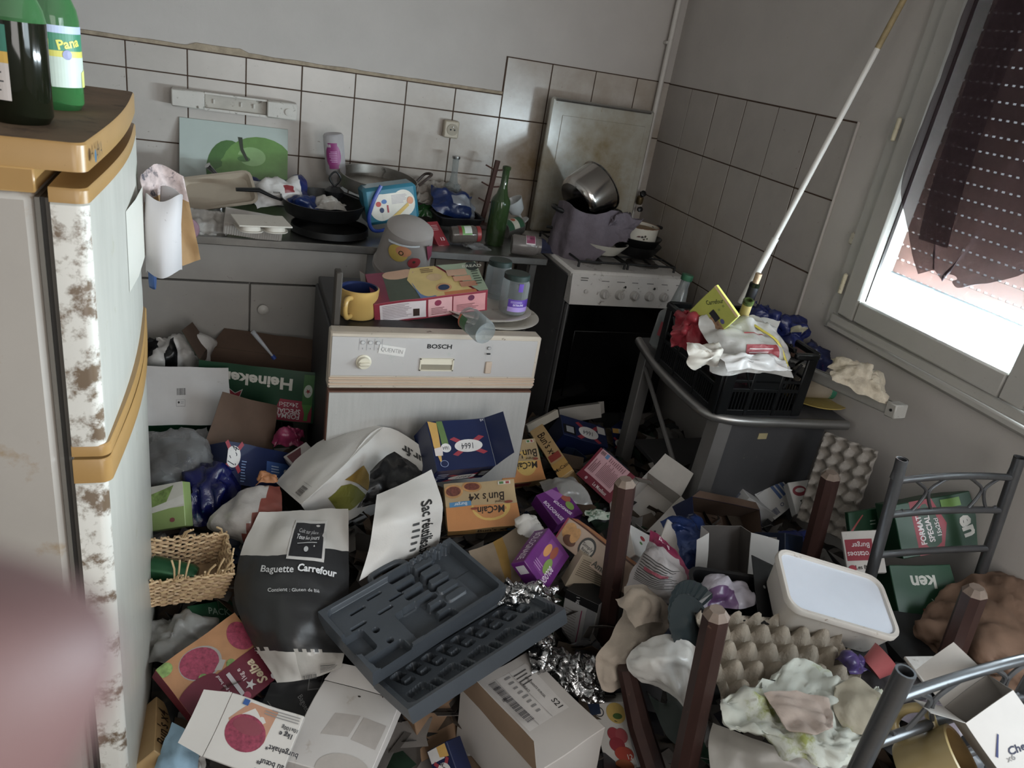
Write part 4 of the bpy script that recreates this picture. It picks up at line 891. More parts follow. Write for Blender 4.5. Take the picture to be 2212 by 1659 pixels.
t = thing('gas_tap', 'brass gas valve with black knobs on the pipe behind the stove', 'gas valve', PY(1382, 432, 3.12)); b = MB(); b.lathe([(.012, -.02), (.016, -.01), (.016, .012), (.008, .02)], mat('brass', '7d6a45', .4, .8), 14); b.build('body', t)
b = MB(); b.lathe([(.014, 0), (.014, .012), (.001, .016)], BLACKP, 12, TR(-.005, -.02, .03) @ RX(60)); b.lathe([(.012, 0), (.012, .012), (.001, .016)], BLACKP, 12, TR(0, -.015, -.04) @ RX(70)); b.build('knob', t)
# ================================================================== on the dishwasher
DZ = .826
MUGY = mat('mug_yellow', 'c29a45', .3, var=.06, dirt=('6b5530', .1, 40)); MUGB = mat('mug_blue', '1c2850', .25)
def mug(name, label, M, r, h, mo, mi, ang, T=None):
    t = thing(name, label, 'mug', M); b = MB(); b.lathe([(.001, 0), (r*.86, 0), (r*.92, .006), (r, h), (r-.003, h+.002)], mo, 32, caps=False); b.build('mug_body', t)
    b = MB(); b.lathe([(r-.003, h+.002), (r-.006, h), (r*.86, .008), (.001, .006)], mi, 32, caps=False); b.build('inside', t)
    a = math.radians(ang); d = Vector((math.cos(a), math.sin(a), 0)); b = MB(); b.tube(catmull([d*r*.97 + Vector((0, 0, h*.8)), d*(r+.026) + Vector((0, 0, h*.82)), d*(r+.034) + Vector((0, 0, h*.5)), d*(r+.022) + Vector((0, 0, h*.2)), d*r*.93 + Vector((0, 0, h*.15))], 5), .0075, mo, 10); b.build('handle', t)
    return t
mug('breakfast_mug', 'yellow breakfast mug with dark blue inside on the dishwasher', TR(*PZ(772, 680, DZ)), .056, .082, MUGY, MUGB, 238)
for i, dz in enumerate((0, .012)):
    t = thing('plate', ('lower dirty white dinner plate on the dishwasher corner', 'upper dirty white dinner plate under the jars')[i], 'plate', TR(*(PZ(1062, 688, DZ) + Vector((.0-.02*i, .02*i, dz)))) @ RX(-2*i) @ Matrix.Scale(1.13, 4), group='stacked dinner plates')
    b = MB(); b.lathe([(.001, .004), (.075, .002), (.082, .0), (.09, .006), (.125, .016), (.127, .018), (.124, .019), (.088, .011), (.078, .007), (.001, .008)], mat('plate_white', 'c9c2b6', .3, var=.06, dirt=('7a6a58', .32, 14)), 44, caps=False); b.build('plate_disc', t)
GL = mat('jar_lid_green', '22332f', .4, var=.1)
p = PZ(1105, 672, DZ+.032); t = jar('preserve_jar', 'clear jar with green lid and purple label on the plates', TR(*p), .042, .118, GL); fa = facing(p)
wrap_print(t, .042, .012, .05, fa-20, fa+85, [('r', 0, 0, 1, .62, '5a34a0'), ('r', 0, .62, 1, 1, 'a58ad0'), ('t', 'EXTRA-FINS', .42, .45, .16, 'e0d8f0', 0, .02, .75), ('l', .1, .12, .6, .32, 2, 'bfb0e0')])
wrap_print(t, .042, .075, .1, fa+15, fa+35, [('r', 0, 0, 1, 1, '5a34a0')], 'printed_seal')
t = jar('preserve_jar', 'clear jar with green lid standing behind the purple labelled one', TR(*(PZ(1070, 640, DZ+.03))), .04, .118, GL)
p = PZ(1040, 712, DZ+.068); t = jar('glass_jar', 'small open glass jar with green label lying on the plates', Matrix.Translation(p) @ RZ(-72) @ RY(-82) @ TR(0, 0, -.02), .034, .095, None)
wrap_print(t, .034, .05, .085, 60, 300, [('r', 0, 0, 1, 1, '35603a'), ('r', .0, .0, 1, .2, 'b0502c'), ('r', .3, .2, .6, .95, 'c9c0a8')])
# ================================================================== cartons
INNER_B = mat('carton_inside_brown', '5d4636', .85, var=.12, vs=20); INNER_G = mat('carton_inside_grey', 'b9b2aa', .8, var=.08, vs=14, dirt=('8a7d70', .12, 20))
def wear(t, amp, seed):
    """soft dents and sprung edges: one smooth displacement for a carton and its print"""
    for o in t.children:
        bm = bmesh.new(); bm.from_mesh(o.data)
        for _ in range(4):
            es = [e for e in bm.edges if e.calc_length() > .03]
            if not es: break
            bmesh.ops.subdivide_edges(bm, edges=es, cuts=1, use_grid_fill=True)
        ng = [f for f in bm.faces if len(f.verts) > 4]
        if ng: bmesh.ops.triangulate(bm, faces=ng)
        for v in bm.verts: v.co += noise.noise_vector(v.co*11 + Vector((seed, seed*.7, seed*1.3))) * amp
        bm.to_mesh(o.data); bm.free(); o.data.update()
        if not o.name.startswith('printed'): o.data.set_sharp_from_angle(angle=math.radians(34))
def FF(face, w, h, d):
    c = {'front': ((0, 0, 0), (1, 0, 0), (0, 1, 0), w, h), 'back': ((0, 0, -d), (-1, 0, 0), (0, 1, 0), w, h), 'top': ((0, h/2, -d/2), (1, 0, 0), (0, 0, -1), w, d),
         'bottom': ((0, -h/2, -d/2), (1, 0, 0), (0, 0, 1), w, d), 'right': ((w/2, 0, -d/2), (0, 0, -1), (0, 1, 0), d, h), 'left': ((-w/2, 0, -d/2), (0, 0, 1), (0, 1, 0), d, h)}[face]
    return frame(c[0], c[1], c[2]), c[3], c[4]
def carton(name, label, q, w, h, d, col, art=None, z=None, hint=(0, -.3, 1), open=None, flaps=(), group=None, cat='box', inner=None, rough=.42, M=None, dirt=('6b5c4c', .1, 30)):
    if M is None:
        M, s = fit(q, w, h, z, hint, tag=name + ' ' + label[:18]); w, h, d = w*s, h*s, d*s
    t = thing(name, label, cat, M, group)
    mt = col if not isinstance(col, str) else mat('card_' + col, col, rough, var=.07, vs=10, dirt=dirt, bump=.12, bs=18)
    inner = inner or INNER_G; b = MB()
    if open is None: b.box(-w/2, w/2, -h/2, h/2, -d, 0, mt, .0016)
    else:
        op = (open,) if isinstance(open, str) else open
        for f in ('front', 'back', 'top', 'bottom', 'left', 'right'):
            if f in op: continue
            F, fw, fh = FF(f, w, h, d); b.T = F
            b.poly([(-fw/2, -fh/2, 0), (fw/2, -fh/2, 0), (fw/2, fh/2, 0), (-fw/2, fh/2, 0)], mt, .0008)
            b.add([(-fw/2, -fh/2, -.0016), (-fw/2, fh/2, -.0016), (fw/2, fh/2, -.0016), (fw/2, -fh/2, -.0016)], [(0, 1, 2, 3)], inner)
        b.T = None
    b.build('carton_body', t)
    for (f, e, L_, ang, *rest) in flaps:
        F, fw, fh = FF(f, w, h, d); cs = [(-fw/2, -fh/2), (fw/2, -fh/2), (fw/2, fh/2), (-fw/2, fh/2)]; a, c = cs[e], cs[(e+1) % 4]
        out = Vector((a[1]*0 + [0, 1, 0, -1][e], [-1, 0, 1, 0][e], 0)); an = math.radians(ang); dv = Vector((0, 0, 1))*math.cos(an) + out*math.sin(an); dv *= L_
        A, C_ = Vector((*a, 0)), Vector((*c, 0)); tp = .08
        fm = rest[0] if rest else inner; fo = rest[1] if len(rest) > 1 else mt
        b = MB(); b.T = F; P_ = [A, C_, C_.lerp(A, tp) + dv, A.lerp(C_, tp) + dv]
        nn = (P_[1]-P_[0]).cross(P_[2]-P_[0]).normalized()
        b.poly(P_, fo, .0006); b.add([p - nn*.0009 for p in P_], [(3, 2, 1, 0)], fm); b.build('flap', t)
    for f, items in (art or {}).items():
        F, fw, fh = FF(f, w, h, d); print_on(t, F, fw, fh, items, 'printed_' + f, lift=.0004)
    wear(t, .0035 if max(w, h) > .12 else .002, len(LOGF)*1.37)
    return t
MEAT = mat('print_meat', '9c3350', .45, var=.45, vs=130); MEATB = mat('print_meat_browned', '7a3c2c', .45, var=.5, vs=150); BUN = mat('print_bun', 'c8904c', .4, var=.3, vs=60); GREENS = mat('print_leaves', '7c9a4a', .45, var=.5, vs=60)
HG = mat('beer_carton_green', '14472c', .4, var=.1, vs=8, dirt=('2c5c40', .15, 25)); BL = mat('beer_carton_blue', '16234c', .35, var=.15, vs=6, dirt=('3a4f8c', .12, 20))
def oval1664(u, v, ru, rv, rot=0, hh=.2):
    return [('p', [(u-ru*1.25, v-rv*1.2), (u-ru*.9, v-rv*1.5), (u+ru*1.25, v+rv*1.2), (u+ru*.9, v+rv*1.5)], 'a02a3c'), ('p', [(u+ru*1.25, v-rv*1.2), (u+ru*.9, v-rv*1.5), (u-ru*1.25, v+rv*1.2), (u-ru*.9, v+rv*1.5)], 'a02a3c'),
            ('e', u, v, ru, rv, 'd8d5d2'), ('t', '1664', u, v, hh, '20202c', rot, .0, .8, .2)]
def beer(u, v0, v1, wu): return [('r', u-wu/2, v0+(v1-v0)*.35, u+wu/2, v1, '35702c'), ('p', [(u-wu/2, v0+(v1-v0)*.35), (u-wu*.18, v0+(v1-v0)*.15), (u-wu*.18, v0), (u+wu*.18, v0), (u+wu*.18, v0+(v1-v0)*.15), (u+wu/2, v0+(v1-v0)*.35)], '4c8a34'), ('e', u, v0+(v1-v0)*.65, wu*.42, (v1-v0)*.14, 'c5cdbf'), ('s', u, v0+(v1-v0)*.65, (v1-v0)*.06, 'a02a2c')]
# ---- on the dishwasher
carton('cereal_box', 'torn red and green bread carton lying on top of the dishwasher', [(785, 597), (1030, 563), (1050, 630), (812, 655)], .27, .12, .06, '8c2336', z=.925, hint=(0, -.4, 1),
    art={'front': [('r', 0, .0, .16, 1, '7a2c44'), ('r', .14, .05, .42, 1, '4a5244'), ('e', .28, .12, .14, .16, 'c49a7c'), ('p', [(.4, 0), (.62, 0), (.9, 1), (.42, 1), (.34, .35)], 'd0b46a'), ('p', [(.36, .3), (.55, 1), (.4, 1)], '5a78a8'), ('p', [(.62, .9), (.9, .9), (.9, 1), (.62, 1)], 'c8743c'), ('e', .58, .38, .07, .12, 'c9a878'), ('e', .63, .75, .07, .13, 'c98f5c'), ('e', .63, .75, .05, .09, '2c3a5a'), ('l', .48, .06, .6, .22, 3, '6a4a34'), ('p', [(.64, 0), (1, 0), (1, 1), (.92, 1)], '98a88c'), ('e', .95, .14, .06, .16, '2a3430'), ('t', 'BREAD', .95, .14, .1, 'c9c9b9', -8), ('r', .7, .2, .88, .42, 'c49a7c'), ('r', .74, .45, .9, .62, 'c98f6c'), ('r', .78, .65, .93, .82, 'b87a5c'), ('l', .92, .3, .99, .8, 6, '3d4a3a')],
         'bottom': [('r', .05, .1, .45, .9, 'cfc0c0'), ('l', .07, .15, .32, .8, 9, '8a7a7c'), ('r', .33, .45, .39, .8, '3a2a24'), ('r', .47, .08, .68, .92, 'd8a0a0'), ('r', .69, .08, .98, .92, 'cf8a8c'), ('e', .56, .3, .03, .14, '8c2c4a'), ('e', .85, .25, .03, .14, '6a2c4a'), ('l', .5, .5, .64, .85, 5, '7a4448'), ('l', .72, .5, .92, .85, 5, '7a4448')]}, flaps=[('left', 2, .035, 70)])
# ---- heap at the cabinet
heap1 = 'beer cartons on the heap'
carton('beer_carton', 'large green upside-down beer carton with red star and open brown top by the cabinet', [(668, 918), (425, 890), (425, 778), (693, 803)], .40, .19, .2, HG, z=.46, hint=(.1, -.9, .5), group=heap1, open='bottom', inner=INNER_B, flaps=[('bottom', 1, .1, 35, INNER_B), ('bottom', 0, .1, 60, INNER_B, INNER_B), ('bottom', 3, .1, 40, INNER_B)], cat='carton',
    art={'front': [('t', 'Heineken', .5, .74, .22, 'd5d2c8', 0, .035, 1.1), ('s', .68, .36, .22, 'd5d2c8'), ('s', .68, .36, .185, 'a8283c'), ('p', [(.02, .02), (.34, .02), (.36, .1), (.3, .45), (.03, .42)], 'a02a44'), ('t', 'FORMAT', .235, .12, .1, 'e0d8d8', 0, .02, .9), ('t', 'SPECIAL', .225, .22, .1, 'e0d8d8', 0, .02, .9), ('t', '24x25cl', .225, .35, .09, 'e0d8d8', 0, .01, .9)] + beer(.07, .05, .95, .09)})
carton('beer_carton', 'beer carton with its white bottom and barcode facing up beside the fridge', [(225, 788), (494, 795), (498, 917), (222, 920)], .40, .24, .2, HG, z=.50, hint=(0, -.6, .8), group=heap1, cat='carton',
    art={'front': [('r', 0, 0, 1, 1, mat('carton_white', 'cfccca', .6, var=.05, dirt=('a49a8c', .15, 12))), ('b', .57, .38, .64, .5, '3a3a3c'), ('r', .565, .58, .635, .7, '77777a'), ('r', .567, .585, .633, .695, 'cfccca'), ('e', .585, .63, .008, .02, '2a2a2a'), ('l', .6, .61, .63, .66, 2, '9a9a9c')],
         'bottom': [('t', 'Heineken', .52, .38, .3, 'd5d2c8', 180, .035, 1.1), ('r', .8, .12, .88, .9, '2f6a34'), ('r', .9, .12, .98, .9, '2f6a34'), ('r', .805, .3, .875, .36, 'b9c4ae'), ('r', .905, .3, .975, .36, 'b9c4ae'), ('s', .84, .6, .12, '16301c'), ('s', .94, .6, .12, '16301c')]})
carton('beer_carton', 'torn open blue beer carton with brown inside below the green carton', [(492, 950), (645, 985), (632, 1062), (488, 1045)], .26, .13, .14, BL, z=.42, hint=(0, -.8, .6), group=heap1, open='top', inner=INNER_B, cat='carton', flaps=[('top', 2, .16, -12, INNER_B), ('top', 1, .06, 50, INNER_B)],
    art={'front': oval1664(.08, .35, .1, .26, 78, .22) + [('r', .55, .3, .95, .85, '2c4f8c'), ('l', .62, .38, .75, .8, 6, 'a8b8d0'), ('e', .84, .5, .03, .06, 'd5d2d0'), ('e', .84, .7, .03, .06, 'd5d2d0'), ('l', .2, .4, .27, .95, 8, '7a94c0')]})
# ---- boxes in the middle of the heap
carton('beer_pack', 'dark blue upside-down six pack beer carton leaning on the dishwasher', [(1072, 1008), (944, 1017), (920, 914), (1044, 900)], .18, .145, .10, BL, z=.585, hint=(0, -.7, .7), group='blue beer packs', cat='carton', inner=INNER_B, flaps=[('left', 1, .07, 65, INNER_B)],
    art={'front': oval1664(.38, .46, .24, .13, 0, .13) + [('p', [(.9, .08), (.98, .5), (.98, 1), (.84, .95)], 'c99a3c'), ('p', [(.72, .5), (.84, .4), (.84, .98), (.74, .98)], '5c7a3c'), ('e', .78, .45, .09, .09, 'd5d2d0'), ('t', '1664', .78, .45, .08, '20202c', 0, .0, .7), ('p', [(.86, .3), (.98, .3), (.98, .45), (.84, .48)], 'cfc4c0'), ('t', 'x6', .06, .95, .06, 'c9c9d0'), ('e', .86, .13, .07, .07, '8f9cc0'), ('e', .86, .13, .06, .06, '16234c')],
         'top': oval1664(.42, .3, .24, .2, 180, .22) + [('t', 'x9', .9, .25, .16, 'c9c9d0', 180), ('r', .02, .2, .22, .8, '0d0d12'), ('l', .05, .3, .2, .7, 4, 'b5b5b8'), ('l', .75, .4, .95, .8, 3, '8f9cc0')],
         'left': oval1664(.5, .45, .3, .16, 90, .12)})
MCB = mat('frozen_carton', 'b8945c', .45, var=.08, dirt=('7a5f3c', .08, 30))
def mccain(): return [('r', 0, 0, 1, .5, mat('mc_orange', 'd0863c', .42, var=.15, vs=5)), ('e', .38, .46, .28, .32, 'd9b04a'), ('p', [(0, .46), (1, .52), (1, 1), (0, 1)], mat('mc_tan', 'b59a6c', .45, var=.1)), ('t', 'McCain', .38, .38, .16, '2a2018', 0, .02, .9, .15), ('t', "Bun's x4", .42, .66, .2, '2a1c12', 0, .012, .85, .1), ('t', 'Original', .24, .53, .05, '3a2a1a', 0), ('r', .66, .5, .95, .6, '4a8fc0'), ('t', 'Burger', .8, .55, .07, 'dfe6ea', 0, .01), ('e', .62, .9, .14, .12, BUN), ('e', .88, .82, .13, .14, BUN), ('e', .62, .9, .11, .08, MEATB), ('e', .88, .82, .1, .1, MEATB), ('r', .06, .9, .24, .97, 'cfc8bc'), ('r', .08, .91, .13, .96, 'a03a3a'), ('r', .16, .91, .22, .96, '4a7a3c'), ('e', .62, .42, .05, .025, '8c3a24'), ('e', .12, .5, .06, .03, '8c3a24')]
mcs = "frozen bun cartons"
carton('frozen_food_box', 'orange frozen bun carton lying upside down below the blue six pack', [(1127, 1134), (967, 1148), (962, 1047), (1107, 1033)], .20, .135, .045, MCB, z=.44, hint=(0, -.5, .9), group=mcs,
    art={'front': mccain(), 'top': [('r', .62, 0, 1, 1, 'b8873c'), ('t', "Bun's x4", .38, .5, .5, '2a1c12', 180, .012, .85), ('r', 0, .2, .18, .6, '4a8fc0')], 'left': [('t', "Bun's x4", .5, .45, .3, '2a1c12', -90, .012, .8), ('r', .1, .85, .9, 1, '4a8fc0'), ('e', .5, .1, .35, .08, 'd9b04a')]})
carton('frozen_food_box', 'tan frozen bun carton half hidden behind the orange one', [(1182, 1035), (1085, 1046), (1068, 955), (1152, 947)], .135, .135, .05, MCB, z=.40, hint=(0, -.5, .9), group=mcs, art={'front': mccain(), 'top': [('r', .3, .3, .9, .8, '8c2a34')]})
carton('frozen_food_box', 'tan frozen bun carton standing on edge behind the others', [(1146, 930), (1168, 917), (1240, 1012), (1206, 1035)], .045, .19, .13, MCB, z=.40, hint=(-.5, -.5, .6), group=mcs,
    art={'front': [('t', "Bun's x4", .5, .38, .13, '2a1c12', -90, .01, .8), ('r', .1, .58, .9, .7, '9c3a2c'), ('r', .0, .74, 1, 1, 'c0903c'), ('t', 'McCain', .5, .87, .06, '2a1c12', 0)], 'right': [('t', "Bun's x4", .5, .5, .2, '3a2a1a', -90, .01), ('r', .0, .0, 1, .1, 'c0903c')]})
carton('beer_pack', 'small blue beer pack lying on its side in front of the oven', [(1310, 965), (1222, 940), (1206, 893), (1312, 925)], .2, .1, .12, BL, z=.33, hint=(0, -.7, .7), group='blue beer packs', cat='carton',
    art={'front': oval1664(.42, .45, .22, .28, 0, .22) + [('r', .03, .55, .2, .9, 'cfccca'), ('r', .72, .1, .98, .55, '0d0d12'), ('r', .76, .18, .92, .48, '9a9a9c')]})
carton('beer_pack', 'blue beer pack in the dark beside the grey table leg', [(1322, 925), (1350, 925), (1362, 985), (1325, 975)], .1, .16, .1, BL, z=.28, hint=(0, -.7, .7), group='blue beer packs', cat='carton', art={'front': [('r', .1, .02, .9, .2, 'cfccca'), ('r', .1, .02, .5, .2, 'c99a3c')] + oval1664(.5, .6, .35, .16, 0, .16)})
carton('flat_carton', 'cream flattened carton strip lying against the oven drawer', [(1140, 918), (1205, 885), (1210, 900), (1142, 935)], .18, .035, .02, 'b5aa98', z=.36, hint=(0, -.6, .8))
carton('open_carton', 'small pale open carton lying at the foot of the oven', [(1205, 884), (1298, 872), (1296, 902), (1215, 915)], .2, .07, .06, 'b2aca4', z=.30, hint=(0, -.8, .6), open='right', flaps=[('right', 1, .03, 20)])
MOEL = mat('crimson_card', '7c1f34', .4, var=.08)
carton('cake_box', 'crimson cake carton showing its pink back panel', [(1250, 1022), (1294, 969), (1377, 1027), (1313, 1090)], .15, .21, .05, MOEL, z=.42, hint=(-.1, -.4, .9), open='bottom', flaps=[('bottom', 1, .05, 25), ('bottom', 3, .04, 40)],
    art={'front': [('r', .22, .06, 1, .86, 'cf9ca4'), ('b', .86, .08, .97, .2, '3a2a2c'), ('r', .84, .22, .97, .3, '5a86b4'), ('l', .3, .32, .8, .8, 14, '8c5a64'), ('l', .82, .34, .97, .8, 9, '8c5a64'), ('t', 'Le Moelleux', .11, .62, .075, 'e0d0d0', -90, .01, .8), ('e', .1, .22, .045, .03, 'c9a0a8'), ('l', .3, .1, .7, .26, 4, '8c5a64')]})
carton('white_carton', 'white open carton on its side behind the front table leg', [(1402, 1020), (1470, 1072), (1398, 1150), (1325, 1092)], .16, .2, .1, 'c4bfb8', z=.38, hint=(.1, -.3, 1), open=('front',), flaps=[('front', 2, .08, 60), ('front', 1, .05, 70)])
PURC = mat('purple_card', '6a2078', .35, var=.1, vs=7)
def bolo(): return [('p', [(.3, .1), (.9, .1), (.9, .55), (.3, .62)], '8a3c84'), ('e', .45, .28, .12, .12, 'c98a3c'), ('e', .72, .3, .13, .12, '9c4a2c'), ('e', .58, .45, .14, .12, '7a9a3c'), ('t', 'BOLOGNAISE', .45, .74, .085, 'e6d8e8', 8, .02, .85), ('l', .2, .6, .7, .68, 2, 'b88ac0')]
carton('pasta_box', 'purple bolognese ready meal carton standing upright by the tool case', [(1192, 1128), (1224, 1213), (1187, 1269), (1128, 1222)], .095, .125, .05, PURC, z=.46, hint=(-.2, -.5, .8), group='purple ready meal cartons',
    art={'front': [('r', .25, .12, .8, .88, '7c3488'), ('e', .35, .38, .1, .16, 'c9883c'), ('e', .55, .3, .1, .16, '9c4a2c'), ('e', .6, .62, .12, .18, '7a9a3c'), ('t', 'BOLOGNAISE', .72, .85, .14, 'e6d8e8', -90, .02, .5), ('l', .2, .7, .5, .86, 3, 'b88ac0')], 'bottom': [('r', .1, .2, .35, .8, 'd5d0d6'), ('r', .62, .1, .97, .9, '2a2a2c')], 'left': [('t', 'BOLOGNAISE', .5, .5, .2, 'e6d8e8', -90, .01, .5)]})
carton('pasta_box', 'purple bolognese ready meal carton lying behind the burger carton', [(1154, 1061), (1216, 1056), (1257, 1100), (1207, 1142)], .11, .12, .05, PURC, z=.42, hint=(-.1, -.4, .9), group='purple ready meal cartons',
    art={'front': [('t', 'BOLOGNAISE', .16, .6, .12, 'e6d8e8', -80, .02, .7), ('t', 'BOLOGNAISE', .5, .62, .1, 'e6d8e8', -70, .02, .7), ('e', .82, .35, .15, .2, 'a8503c'), ('e', .75, .65, .12, .14, '7a9a3c'), ('p', [(.3, .02), (.6, .02), (.8, .3), (.45, .4)], '9a5aa4')]})
BURG = mat('burger_card', 'b59a84', .42, var=.08); 
carton('burger_box', 'brown and orange frozen burger carton behind the front table leg', [(1223, 1119), (1392, 1238), (1352, 1288), (1201, 1162)], .27, .075, .075, BURG, z=.47, hint=(-.3, -.6, .7),
    art={'front': [('e', .1, .4, .08, .34, BUN), ('e', .16, .7, .08, .2, '6a4432'), ('e', .19, .42, .05, .3, BUN), ('e', .37, .52, .095, .42, '3a3836'), ('e', .37, .52, .075, .32, 'b5aca0'), ('t', 'Simply', .37, .45, .14, '3a3836', 0), ('t', 'Burgers', .37, .62, .12, '3a3836', 0, .01, .7), ('t', 'American', .68, .8, .26, '3a3a30', 0, .012, .9), ('r', 0, 0, .02, 1, 'a0304a')], 'top': [('r', 0, 0, 1, 1, mat('burger_photo', 'd8743c', .4, var=.5, vs=50)), ('p', [(.05, .2), (.95, .3), (.95, .6), (.05, .5)], BUN), ('r', 0, .75, 1, 1, '5c3a30'), ('l', .1, .4, .8, .5, 2, 'ecc08a')]})
carton('flat_box', 'brown carton printed with small text under the burger carton', [(1262, 1195), (1360, 1245), (1325, 1305), (1218, 1270)], .15, .1, .04, 'b5a48c', z=.40, hint=(0, -.4, .9), art={'front': [('l', .05, .1, .75, .6, 9, '6a5c4a'), ('r', .7, .6, .98, .95, 'b8873c')]})
carton('appliance_box', 'dark and silver narrow box standing beside the tool case', [(1226, 1279), (1291, 1300), (1266, 1452), (1196, 1400)], .09, .19, .07, 'b5b3b2', z=.3, hint=(.2, -.7, .6), art={'front': [('r', 0, 0, 1, .13, '1c1c1e'), ('t', '1 kg', .4, .07, .05, 'c9c9c9', -75), ('l', .08, .25, .5, .8, 14, '8f8a86'), ('r', .56, .2, .585, .8, '9a2c5c'), ('p', [(.7, .13), (.98, .13), (.95, .9), (.72, .9)], '8d8d90')], 'top': [('r', 0, 0, 1, 1, '1c1c1e')]})
# ---- foreground boxes
carton('burger_box', 'maroon minced steak carton with raw meat photos at front left', [(445, 1585), (335, 1449), (507, 1321), (614, 1454)], .20, .235, .045, '7a1a32', z=.27, hint=(-.1, -.3, 1),
    art={'front': [('r', 0, 0, 1, 1, mat('wood_photo', 'b07a4a', .42, var=.2, vs=12)), ('e', .73, .38, .215, .225, '9a928a', -10), ('e', .735, .37, .2, .205, MEAT, -10), ('e', .71, .885, .2, .14, MEAT), ('p', [(.55, .44), (.62, .56), (.57, .6), (.5, .5)], 'a8a098'), ('e', .55, .3, .06, .05, GREENS), ('e', .5, .62, .05, .05, GREENS), ('e', .93, .06, .08, .09, GREENS), ('r', 0, 0, .49, 1, '6e1a30'), ('e', .47, .2, .12, .24, '6e1a30'), ('t', '8', .045, .92, .12, 'e8e0e0', 0, .04), ('t', 'Selba', .22, .77, .1, 'd8c4a0', 0, .03, 1, .2), ('t', 'steaks hachés', .31, .915, .05, 'e8e0e0', 0, .02, .75), ('t', 'Façon bouchère', .3, .975, .035, 'd8c8c8', 0, .01, .8, .2), ('t', '1kg e', .3, .63, .05, 'e0c8c8', 0), ('r', .1, .5, .42, .545, 'c9c0c0'), ('s', .14, .64, .06, 'cfc8c4'), ('t', '100% pur bœuf', .3, .42, .035, 'd8c8c8', 0), ('e', .06, .55, .05, .035, 'b0405c')]})
WC = mat('white_card', 'd2cdc6', .55, var=.04, vs=8, dirt=('a08d70', .08, 20))
carton('burger_box', 'white opened carton with a pink burger patty photo at front left', [(600, 1690), (437, 1634), (500, 1497), (658, 1547)], .19, .15, .03, WC, z=.30, hint=(-.1, -.4, 1),
    art={'front': [('p', [(.32, .95), (.7, .95), (.9, .62), (.72, .3), (.35, .45)], 'c08a6a'), ('e', .62, .5, .27, .27, MEAT), ('e', .62, .6, .2, .12, '8c3a4a'), ('t', 'au bœuf*', .18, .2, .09, '35353c', 0), ('t', 'burgehakt*', .1, .42, .09, '35353c', 0), ('t', 'Délicieux', .1, .04, .12, '24346c', 0, .03), ('t', '1kg e', .12, .66, .08, '35353c', 0, .02), ('t', '10x100g', .1, .76, .06, '35353c', 0), ('l', .03, .85, .55, .97, 3, '8d8a88'), ('r', .72, .88, .8, .97, '2c5aa0')]},
    flaps=[('front', 1, .055, 92, WC, WC)])
WIN = mat('carton_inside_white', 'cfc9c4', .75, var=.05, vs=8, dirt=('b0a294', .15, 14))
carton('white_carton', 'white carton turned inside out with grey patches at the front', [(706, 1467), (863, 1513), (795, 1690), (600, 1640)], .2, .22, .04, WIN, z=.27, hint=(-.05, -.4, 1), flaps=[('front', 2, .045, 75, WIN, WIN)],
    art={'front': [('p', [(.32, .35), (.62, .32), (.6, .58), (.28, .62)], 'b9b0a9'), ('p', [(.66, .33), (.95, .35), (.94, .64), (.64, .6)], 'b7aea7'), ('e', .7, .95, .3, .18, 'b9b0a8'), ('e', .5, .1, .018, .01, '2a2420')]})
PARC = mat('parcel_card', 'c2bab3', .7, var=.04, vs=8)
carton('parcel_box', 'white parcel box with a barcode shipping label at the front', [(995, 1490), (1137, 1404), (1309, 1576), (1160, 1668)], .20, .27, .16, PARC, z=.33, hint=(0, -.35, 1), inner=mat('kraft_inside', '8d7258', .8), flaps=[('left', 1, .07, 88)],
    art={'front': [('r', .26, .1, .86, .68, 'cfc8c2'), ('b', .28, .3, .34, .33, '2a2a2a'), ('l', .62, .14, .8, .3, 4, '5c5856'), ('t', 'S21', .78, .6, .06, '3a3836', -90), ('t', 'ETUDIANTS SURGEL', .72, .36, .022, '5c5856', -90), ('t', 'NOBIAO', .62, .3, .025, '5c5856', -90), ('l', .5, .12, .58, .6, 8, '8a8684'), ('r', .4, .1, .405, .68, '9a9490'), ('r', .6, .1, .605, .68, '9a9490')] + [('r', .28, .12 + k*.012, .38, .12 + k*.012 + random.Random(k).choice((.003, .005, .007)), '24242a') for k in range(44)]})
carton('kraft_box', 'brown cardboard box under the corner of the tool case', [(888, 1547), (985, 1500), (1000, 1600), (915, 1645)], .12, .11, .1, CARDB, z=.2, hint=(-.3, -.7, .5), inner=CARDB)
carton('beer_pack', 'blue and white beer pack wedged under the parcel box', [(920, 1625), (965, 1600), (1000, 1700), (955, 1720)], .1, .15, .08, BL, z=.2, hint=(-.3, -.6, .7), group='blue beer packs', cat='carton', art={'front': [('r', .05, .02, .7, .3, 'd5d2d0'), ('p', [(.5, .02), (.9, .02), (.9, .3), (.5, .25)], 'd0a040')] + oval1664(.5, .55, .3, .18, 90, .16)})
carton('frozen_food_box', 'bun carton standing in the shadow against the fridge door', [(338, 1500), (372, 1530), (368, 1640), (335, 1625)], .05, .18, .1, MCB, z=.2, hint=(.2, -.9, .2), group=mcs, art={'front': [('t', "Bun's x4", .5, .5, .2, '3a2818', 90, .01, .7)]})
